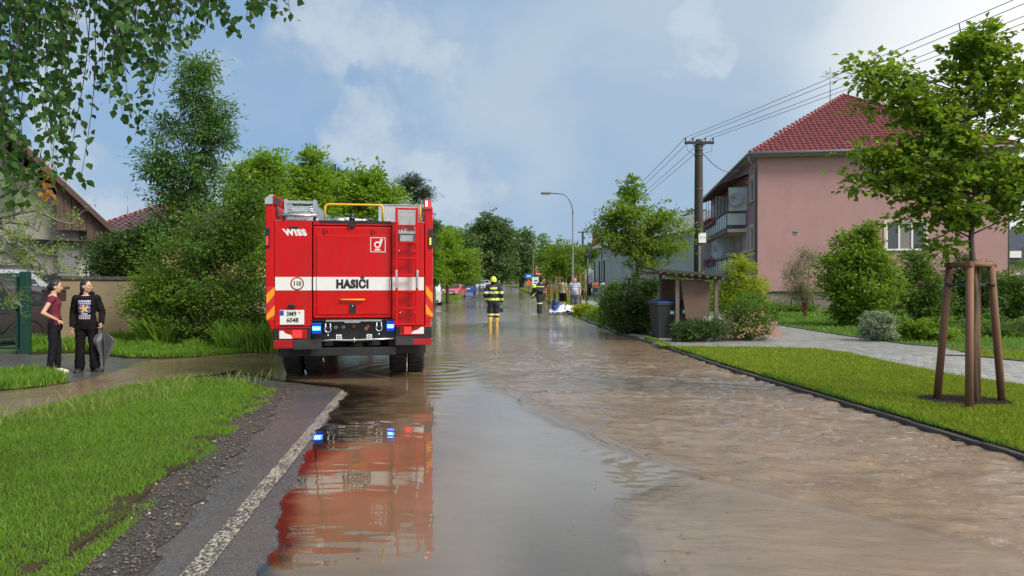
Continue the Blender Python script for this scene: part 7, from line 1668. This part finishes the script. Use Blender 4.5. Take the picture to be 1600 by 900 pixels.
ptree('dark elder bush with a few white flowers behind the garden wall', 190, 21.5, [(165, 385, 30, 26, 1), (200, 400, 34, 24, 1.2), (235, 375, 36, 32, 1.2), (175, 412, 36, 16, 1), (260, 360, 26, 26, .8)], G_DRK, kind='s', nleaf=12000, leaf=.12, tips=150, sig=.18, seed=44, stems=8)
ptree('yellow-green maple directly behind the left end of the fire engine', 400, 28, [(390, 275, 40, 32, 1.2), (425, 262, 24, 22, .8), (370, 300, 34, 24, 1), (420, 310, 44, 34, 1.4), (400, 370, 50, 50, 1.5)], G_YEL, tr=.14, fork=.2, nleaf=9500, leaf=.19, tips=120, sig=.28, seed=45)
ptree('yellow-green maple with pointed top behind the roof ladder', 482, 30, [(488, 262, 18, 22, .7), (470, 285, 34, 24, 1.2), (500, 300, 34, 26, 1.2), (480, 340, 50, 40, 1.5)], G_YEL, tr=.14, fork=.2, nleaf=9000, leaf=.19, tips=110, sig=.27, seed=46)
ptree('yellow-green maple behind the yellow grab rail of the fire engine', 580, 32, [(575, 280, 26, 18, .9), (600, 300, 30, 20, 1.2), (550, 300, 40, 22, 1.2), (580, 330, 60, 40, 1.8)], G_YEL, tr=.14, fork=.2, nleaf=9000, leaf=.20, tips=110, sig=.27, seed=47)
ptree('dark broadleaf tree between the yellow-green maples', 535, 40, [(530, 285, 26, 18, 1), (510, 310, 34, 28, 1), (555, 310, 34, 28, 1)], G_DRK, tr=.16, fork=.2, nleaf=6000, leaf=.24, tips=80, sig=.35, seed=48)
ptree('dark pine standing above the right end of the fire engine', 650, 44, [(645, 285, 24, 10, 1), (632, 300, 20, 8, .7), (662, 305, 20, 9, .9), (650, 330, 34, 12, 1.2), (665, 352, 26, 10, .9), (640, 380, 44, 20, 1.3)], G_PINE, tr=.2, fork=.25, nleaf=13000, leaf=.22, tips=110, sig=.22, seed=49, asp=.16, name='pine_tree', up=.1)
ptree('light green roadside tree right of the fire engine tail', 700, 54, [(690, 375, 26, 24, 1.2), (716, 395, 28, 24, 1.4), (735, 415, 18, 20, .9), (690, 420, 30, 24, 1.2), (715, 432, 34, 12, .8)], G_YEL, tr=.14, fork=.15, nleaf=11000, leaf=.22, tips=140, sig=.32, seed=50)
ptree('mid green leafy tree just behind the fire engine mirror', 678, 46, [(676, 360, 14, 16, .6), (672, 395, 20, 30, 1.2), (680, 430, 24, 20, 1)], G_YEL, tr=.12, fork=.15, nleaf=6000, leaf=.18, tips=80, sig=.24, seed=51)
ptree('dark rounded tree on the rise behind the light green roadside tree', 706, 105, [(700, 372, 26, 20, 1.2), (728, 385, 20, 24, 1), (700, 410, 34, 30, 1.4)], G_BLUE, tr=.3, fork=.15, nleaf=7000, leaf=.5, tips=90, sig=.7, seed=52)
ptree('great dark green lime tree closing the view at the bend', 768, 124, [(765, 350, 24, 18, 1.2), (748, 372, 18, 22, 1), (785, 375, 26, 24, 1.4), (765, 400, 40, 26, 2), (790, 420, 28, 22, 1.2), (745, 420, 26, 22, 1.2)], G_BLUE, tr=.45, fork=.12, nleaf=17000, leaf=.52, tips=200, sig=.62, seed=53)
ptree('dark tree right of the great lime tree at the bend', 815, 132, [(820, 372, 12, 12, .8), (812, 395, 20, 20, 1.2), (828, 415, 18, 22, 1), (806, 425, 20, 16, 1)], G_BLUE, tr=.4, fork=.12, nleaf=8500, leaf=.5, tips=110, sig=.6, seed=54)
ptree('low round tree by the far lamp at the right verge', 852, 120, [(850, 428, 20, 16, 1.2), (862, 420, 16, 16, .8)], G_BRI, tr=.2, fork=.12, nleaf=3500, leaf=.4, tips=50, sig=.5, seed=55)
ptree('roadside shrub band between the far pines and parked cars', 690, 82, [(684, 436, 14, 10, 1), (700, 438, 18, 9, 1), (725, 438, 20, 9, 1), (745, 438, 14, 8, 1)], G_MID, kind='s', nleaf=4200, leaf=.25, tips=80, sig=.25, seed=56, stems=9)
ptree('tree behind the white house roof right of the far lamps', 925, 130, [(925, 405, 26, 20, 1), (955, 395, 24, 18, 1)], G_BLUE, tr=.3, nleaf=3500, leaf=.5, tips=50, sig=.7, seed=57)
ptree('dark tree tops behind the utility pole and grey hall', 1095, 110, [(1088, 342, 22, 10, 1), (1112, 352, 16, 14, 1), (1095, 380, 30, 24, 1)], G_BLUE, tr=.4, fork=.2, nleaf=4500, leaf=.5, tips=60, sig=.6, seed=58)
# far-off wood that reads as one mass
rs = np.random.RandomState(9); n_ = 26000; xx = rs.uniform(-190, 70, n_); yy = 165 + rs.rand(n_) * 22 + np.abs(xx) * .02; hh = 7.5 + 7.5 * fbm(xx * .09, yy * .05, 4) - 4 * sstep(xx, -8, 60); zc = Hn(yy) + rs.rand(n_) ** .6 * hh
C = np.stack([xx, yy, zc], 1); tag(link('far_wood', leaves_mesh('far_wood', C, rs.normal(0, 1, C.shape), rs.normal(0, .6, C.shape) + np.array([0, -.4, 1]), rs.uniform(.7, 1.5, n_), G_BLUE, .7)), 'dark far-off wood closing the horizon beyond the road', 'wood', kind='stuff')
n_ = 9000; xx = rs.uniform(30, 260, n_); yy = 150 + rs.rand(n_) * 25; zc = Hn(yy) + rs.rand(n_) ** .6 * (5 + 5 * fbm(xx * .09, yy * .05, 4)); C = np.stack([xx, yy, zc], 1)
tag(link('far_tree_line', leaves_mesh('far_tree_line', C, rs.normal(0, 1, C.shape), rs.normal(0, .6, C.shape) + np.array([0, -.4, 1]), rs.uniform(.7, 1.5, n_), G_BLUE, .7)), 'distant tree line behind the pink house', 'wood', kind='stuff')

# --- fruit tree reaching in from the left
rnd = random.Random(61); rs = np.random.RandomState(61); FT = empty('fruit_tree', (-7.6, 8.3, .03), 0, 'gnarled fruit tree twigs with small yellow-green leaves reaching in at the left edge', 'tree'); tb_ = MB(); bk = BARKG()
tb_.tube([(0, 0, -.1), (.05, 0, .7), (.2, .05, 1.4), (.5, .1, 1.9)], [.11, .09, .075, .06], bk, 8); C = []; D = []
def wp(px, py, Y): return at(px, py, Y) - Vector(FT.location)
brs = [[(-60, 430), (0, 355), (60, 395), (100, 400)], [(-60, 430), (0, 368), (50, 398), (78, 430), (100, 425)], [(-60, 400), (0, 330), (40, 315), (90, 345)], [(-60, 400), (-10, 310), (25, 300), (75, 268)], [(-60, 400), (0, 340), (55, 330), (112, 350)], [(-60, 440), (-10, 420), (20, 470), (35, 480)], [(-60, 440), (-20, 400), (10, 395), (40, 415)], [(-60, 400), (-30, 290), (10, 280), (45, 300)], [(-60, 430), (0, 372), (40, 388), (52, 420)], [(-60, 400), (-15, 350), (40, 350), (60, 362)]]
for q, b_ in enumerate(brs):
    Yb = 8.3 + rnd.uniform(-.5, .5); pts = [Vector((.45, .1, 1.8))] + [wp(px, py, Yb + rnd.uniform(-.15, .15)) for px, py in b_]
    sm = []
    for i in range(len(pts) - 1):
        for t_ in (0, .33, .66): sm.append(pts[i].lerp(pts[i + 1], t_) + Vector((0, 0, rnd.uniform(-.02, .02))))
    sm.append(pts[-1]); tb_.tube(sm, [.035 * (1 - i / len(sm)) + .004 for i in range(len(sm))], bk, 5)
    for i in range(4, len(sm)):
        for _ in range(3):
            d_ = Vector((rnd.uniform(-1, 1), rnd.uniform(-1, 1), rnd.uniform(-.3, 1))).normalized() * rnd.uniform(.08, .30); e = sm[i] + d_; tb_.tube([sm[i], sm[i] + d_ * .5 + Vector((0, 0, .02)), e], [.006, .004, .002], bk, 4, cap=False)
            n = rnd.randint(8, 17); c = np.array(e)[None] + rs.normal(0, .035, (n, 3)); c[: n // 3] = np.array(sm[i] + d_ * .6)[None] + rs.normal(0, .03, (n // 3, 3)); C.append(c); D.append(rs.normal(0, 1, (n, 3)) + np.array([0, 0, .4]))
tb_.obj('trunk', FT, fix=False); C = np.concatenate(C); D = np.concatenate(D); link('crown', leaves_mesh('crown', C, D, rs.normal(0, .6, C.shape) + np.array([0, 0, 1]), rs.uniform(.022, .042, len(C)), G_YEL, .55), FT)

# --- birch: hanging branches in front, trunk left of the picture
rnd = random.Random(71); rs = np.random.RandomState(71); BT_ = empty('birch_tree', (-4.3, 3.3, .03), 0, 'weeping birch hanging long leafy twigs into the top left corner', 'tree'); tw_ = MB(); bo = Vector(BT_.location)
BBK = M('birch_bark', (.50, .48, .44), .8, var=.2, sc=5, dirt=(.06, .05, .05), dsc=3); TWG = M('birch_twig', (.055, .032, .025), .7)
tw_.tube([(0, 0, -.1), (.02, .0, 1.5), (.10, .05, 3.2), (.25, .1, 5.2), (.3, .1, 6.5)], [.17, .15, .12, .08, .04], BBK, 12)
tops = [(-3.4, 3.5, 4.0), (-2.6, 3.6, 4.15), (-1.8, 3.7, 4.1), (-1.2, 3.8, 3.75), (-3.0, 4.3, 4.3), (-1.5, 4.3, 4.2)]
for a in tops: 
    a = Vector(a) - bo; tw_.tube([Vector((.15, .05, 3.6)), Vector((a.x * .35, a.y * .4, 4.3)), Vector((a.x * .7, a.y * .8, 4.5)), a], [.05, .035, .022, .008], TWG, 6)
strands = []  # px, y end, Y, density
for px, ye in ((-30, 330), (-12, 300), (2, 320), (14, 240), (22, 330), (32, 300), (-5, 200), (38, 230), (8, 120), (30, 140), (18, 200), (-20, 250), (28, 90), (12, 260), (40, 180), (50, 275), (60, 170), (68, 290), (77, 235), (86, 205), (92, 250), (100, 290), (72, 120), (96, 150), (82, 160), (108, 262), (54, 110), (64, 60), (90, 80), (45, 60),
               (165, 55), (172, 90), (180, 130), (188, 165), (196, 195), (205, 212), (214, 180), (222, 150), (200, 100), (190, 60), (176, 150), (210, 120), (218, 80), (184, 100), (228, 130), (236, 100), (244, 118), (252, 95), (258, 110), (266, 70), (274, 76), (284, 70), (292, 45), (240, 60), (262, 40), (248, 70),
               (304, 30), (318, 42), (330, 25), (342, 45), (352, 30), (366, 52), (374, 28), (386, 14), (395, 20), (408, 22), (420, 35), (432, 28), (442, 30), (428, 18), (414, 12), (146, 12), (128, 10), (310, 18), (300, 60)):
    strands.append((px, ye, rnd.uniform(3.3, 4.1), 1.))
strands += [(122, 95, 3.5, .02), (127, 115, 3.6, .02), (133, 70, 3.5, .03), (250, 150, 3.7, .05), (268, 160, 3.7, .03), (130, 285, 3.5, .5), (112, 300, 3.6, .8)]
C = []; D = []
for px, ye, Y, dn in strands:
    e = at(px + rnd.uniform(-3, 3), ye, Y); zt_ = min(tops, key=lambda t_: abs(t_[0] - e.x)); s0_ = Vector((e.x + rnd.uniform(-.05, .05), e.y + rnd.uniform(-.1, .1), 3.25 + rnd.uniform(0, .7))); a0 = Vector(zt_)
    pts = []
    for t_ in np.linspace(0, 1, 16): pts.append(s0_.lerp(e, t_) + Vector((.035 * math.sin(t_ * 5 + px), .03 * math.cos(t_ * 4 + px), 0)))
    tw_.tube([a0 - bo, a0.lerp(s0_, .5) - bo + Vector((0, 0, .1))] + [p - bo for p in pts], [.006, .005] + [.0042 - .0030 * i / 15 for i in range(16)], TWG, 4, cap=False)
    ln = (e - s0_).length; n = int(ln * 60 * dn)
    tt = rs.rand(n) ** .85 * 15; ii = np.clip(tt.astype(int), 0, 14); fr = (tt - ii)[:, None]; ar = np.array(pts); c = ar[ii] * (1 - fr) + ar[ii + 1] * fr; off = rs.normal(0, 1, (n, 3)) * np.array([.028, .028, .012]) * (1.15 - .5 * tt[:, None] / 15); C.append(c + off); dd = off * 14 + rs.normal(0, .35, (n, 3)); dd[:, 2] -= .75; D.append(dd)
tw_.obj('trunk', BT_, fix=False); C = np.concatenate(C) - np.array(bo); D = np.concatenate(D)
cw = C + np.array(bo); pxs = 800 + cw[:, 0] / cw[:, 1] * F; pys = HZ - (cw[:, 2] - CH) / cw[:, 1] * F; vis = (pys > 5) & (pxs > 5); Nn = rs.normal(0, .8, C.shape) + np.array([.1, -.7, .4])
idx = np.where(vis)[0]; sz = rs.uniform(.028, .050, len(C)); order = idx[np.argsort(-(sz[idx] / cw[idx, 1]))][:300]; rest = np.setdiff1d(np.arange(len(C)), order)
lp_ = np.array([(0, 0, 0), (-.30, .25, .04), (-.38, .45, .05), (-.20, .78, .02), (0, 1.05, -.05), (.20, .78, .02), (.38, .45, .05), (.30, .25, .04)], float)
lms = []
for k in range(3):
    me = bpy.data.meshes.new('leaf'); pv = lp_.copy(); pv[:, 2] += [0, .03, .06][k] * np.sin(pv[:, 1] * 3); me.from_pydata([tuple(p) for p in pv], [], [(0, 1, 2, 3, 4), (0, 4, 5, 6, 7)]); me.materials.append(G_BIR); me.update(); lms.append(me)
for q in order:
    d_ = Vector(D[q]).normalized(); n = Vector(Nn[q]); sx_ = d_.cross(n).normalized(); u_ = sx_.cross(d_); Mx = Matrix((sx_, d_, u_)).transposed().to_4x4()
    o = link('leaf', lms[rnd.randrange(3)], BT_); s_ = sz[q]; o.matrix_basis = Matrix.Translation(C[q]) @ Mx @ Matrix.Diagonal((s_, s_, s_, 1))
link('crown', leaves_mesh('crown', C[rest], D[rest], Nn[rest], sz[rest], G_BIR, 1.05, six=True), BT_)
n_ = 42; Cc = np.array(at(76, 285, 3.6) - bo)[None] + rs.normal(0, 1, (n_, 3)) * np.array([.018, .018, .055]); DD = rs.normal(0, .4, (n_, 3)); DD[:, 2] -= .8
link('withered_leaves', leaves_mesh('withered_leaves', Cc, DD, rs.normal(0, .8, Cc.shape) + np.array([0, -.7, .3]), np.full(n_, .034), leafmat('withered_leaf', (.40, .17, .03), (.55, .26, .05), (.6, .36, .1), .3), .7, six=True), BT_)

# --- grass
edgeL = lambda P: np.zeros(len(P), bool)
grass('lawn_grass', 'short lush green grass of the left verge between stream and road', [([(p[0], p[1]) for p in LAWN], 1.)], 240000, .047, G_GRASS, z=.03, seed=1, w=.0026, lean=.9, avoid=lambda P: (np.interp(P[:, 1], [p[1] for p in LE[::-1]], [p[0] for p in LE[::-1]]) - P[:, 0]) < .8 * (fbm(P[:, 0] * 7, P[:, 1] * 7, 4) - .42), hvar=lambda P: 1 + .7 * sstep(P[:, 1] - (9.9 + (P[:, 0] + 3.5) * .55), -1.2, .3))
grass('tall_grass', 'tall seeding grass stalks along the stream side of the left verge', [([(-3.6, 10.4), (-4.1, 10.6), (-5.1, 10.5), (-5.5, 9.7), (-5.6, 7.7), (-6.3, 7.0), (-6.0, 6.2), (-4.6, 7.6), (-4.3, 9.2)], 1.)], 1100, .20, leafmat('straw_grass', (0.102, 0.174, 0.029), (0.189, 0.246, 0.058), (0.348, 0.334, 0.145), .3), z=.03, seed=2, w=.0028, lean=.9)
SHP = [(p[0] - .05, p[1]) for p in LE] + [(p[0] + .16, p[1]) for p in LE[::-1]]
grass('shoulder_tufts', 'sparse grass tufts straggling over the gravel edge of the left lawn', [(SHP, 1.)], 5000, .04, G_GRASS, z=.012, seed=12, w=.003, lean=1., clump=.52)
gpatch = [G(-60, 590), G(-60, 612), G(20, 611), G(70, 606), G(104, 600), G(92, 592), G(40, 588)]
sheet('grass_patch', gpatch, .03, M_TURF, .05, jag=.05, seg=.15); grass('patch_grass', 'small grass tuft between the grey pavement and the stream at the left edge', [(gpatch, 1.)], 7000, .15, G_GRASS, z=.03, seed=3, w=.005)
vg = [G(28, 553), G(120, 549), G(200, 560), G(300, 560), G(440, 548), (X(445, 19), 19), (X(250, 18.2), 18.2), (X(90, 15.9), 15.9), G(30, 545)]
sheet('verge_strip', vg, .03, M_TURF, .05, jag=.04, seg=.3); grass('verge_grass', 'overgrown grass strip along the foot of the garden wall and bushes', [(vg, 1.)], 36000, .20, G_GRASS, z=.03, seed=4, w=.006, hvar=lambda P: .6 + 1.2 * sstep(fbm(P[:, 0] * 1.2, P[:, 1] * 1.2, 2), .3, .6))
grass('long_grass', 'tufts of long arching grass below the big left bush', [([(X(225, 15.6), 15.6), (X(260, 15.6), 15.6), (X(262, 16.1), 16.1), (X(222, 16.1), 16.1)], .6), ([(X(340, 15), 15), (X(435, 14.9), 14.9), (X(435, 15.6), 15.6), (X(340, 15.6), 15.6)], .4)], 1500, .62, G_GRASS, z=.03, seed=14, w=.008, lean=.9)
FL = [p for p in RL] + [(8, 4)] + kerbline
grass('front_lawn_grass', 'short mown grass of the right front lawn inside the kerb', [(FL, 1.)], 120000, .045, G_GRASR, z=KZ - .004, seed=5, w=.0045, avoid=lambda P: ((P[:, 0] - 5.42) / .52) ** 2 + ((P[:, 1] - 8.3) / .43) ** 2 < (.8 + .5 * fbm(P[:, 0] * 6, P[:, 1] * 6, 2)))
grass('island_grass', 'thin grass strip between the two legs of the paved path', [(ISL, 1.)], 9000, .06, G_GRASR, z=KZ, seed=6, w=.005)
grass('back_lawn_grass', 'lawn before the pink house beyond the paved path', [(BL, 1.)], 40000, .085, G_GRASS, z=KZ - .01, seed=7, w=.007)
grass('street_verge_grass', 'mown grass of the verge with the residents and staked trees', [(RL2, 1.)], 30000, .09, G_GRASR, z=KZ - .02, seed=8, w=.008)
VG2 = [(X(675, 52.5), 52.5), (X(690, 56), 56), (X(708, 64), 64), (X(724, 72), 72), (X(722, 80), 80), (X(705, 88), 88), (-14, 90), (-12, 52)]
sheet('left_street_verge', VG2, .05, M_TURFG, .1, seg=1.); grass('left_verge_grass', 'bright grass verge between the white van and the faded red car', [(VG2, 1.)], 16000, .28, G_GRASS, z=.05, seed=9, w=.012, near=False)
grass('kerb_weeds', 'scattered weeds and overhanging grass along the right kerb', [([(float(XR(y)) + .07, y) for y in (6, 8, 10, 12, 14, 16, 18)] + [(float(XR(y)) + .16, y) for y in (18, 16, 14, 12, 10, 8, 6)], 1.)], 2600, .07, G_GRASS, z=KZ - .01, seed=10, w=.004, lean=1.1, clump=.5)

# --- bits of leaf and twig washed along the road edge and drifting on the water
rs = np.random.RandomState(17); n_ = 420; yy = 3.2 * (16 / 3.2) ** rs.rand(n_); side = rs.rand(n_)
xx = np.where(side < .35, np.array([float(XR(y)) for y in yy]) - .03 - rs.rand(n_) ** 2 * .5, np.where(side < .75, np.interp(yy, [p[1] for p in LE[::-1]], [p[0] for p in LE[::-1]]) + rs.rand(n_) * .9, np.array([float(XA(np.array([y]))[0]) for y in yy]) + rs.normal(0, .35, n_)))
C = np.stack([xx, yy, np.where(side < .35, .055, np.where(side < .75, .022, .045))], 1); a_ = rs.uniform(0, 6.28, n_); D = np.stack([np.cos(a_), np.sin(a_), 0 * a_], 1); Nn = rs.normal(0, .15, C.shape) + np.array([0, 0, 1.])
tag(link('leaf_litter', leaves_mesh('leaf_litter', C, D, Nn, rs.uniform(.012, .045, n_), leafmat('litter', (.03, .02, .012), (.09, .06, .03), (.10, .12, .03), .1), .3)), 'bits of leaf and twig washed along the kerb and the gravel edge', 'leaf litter', kind='stuff')
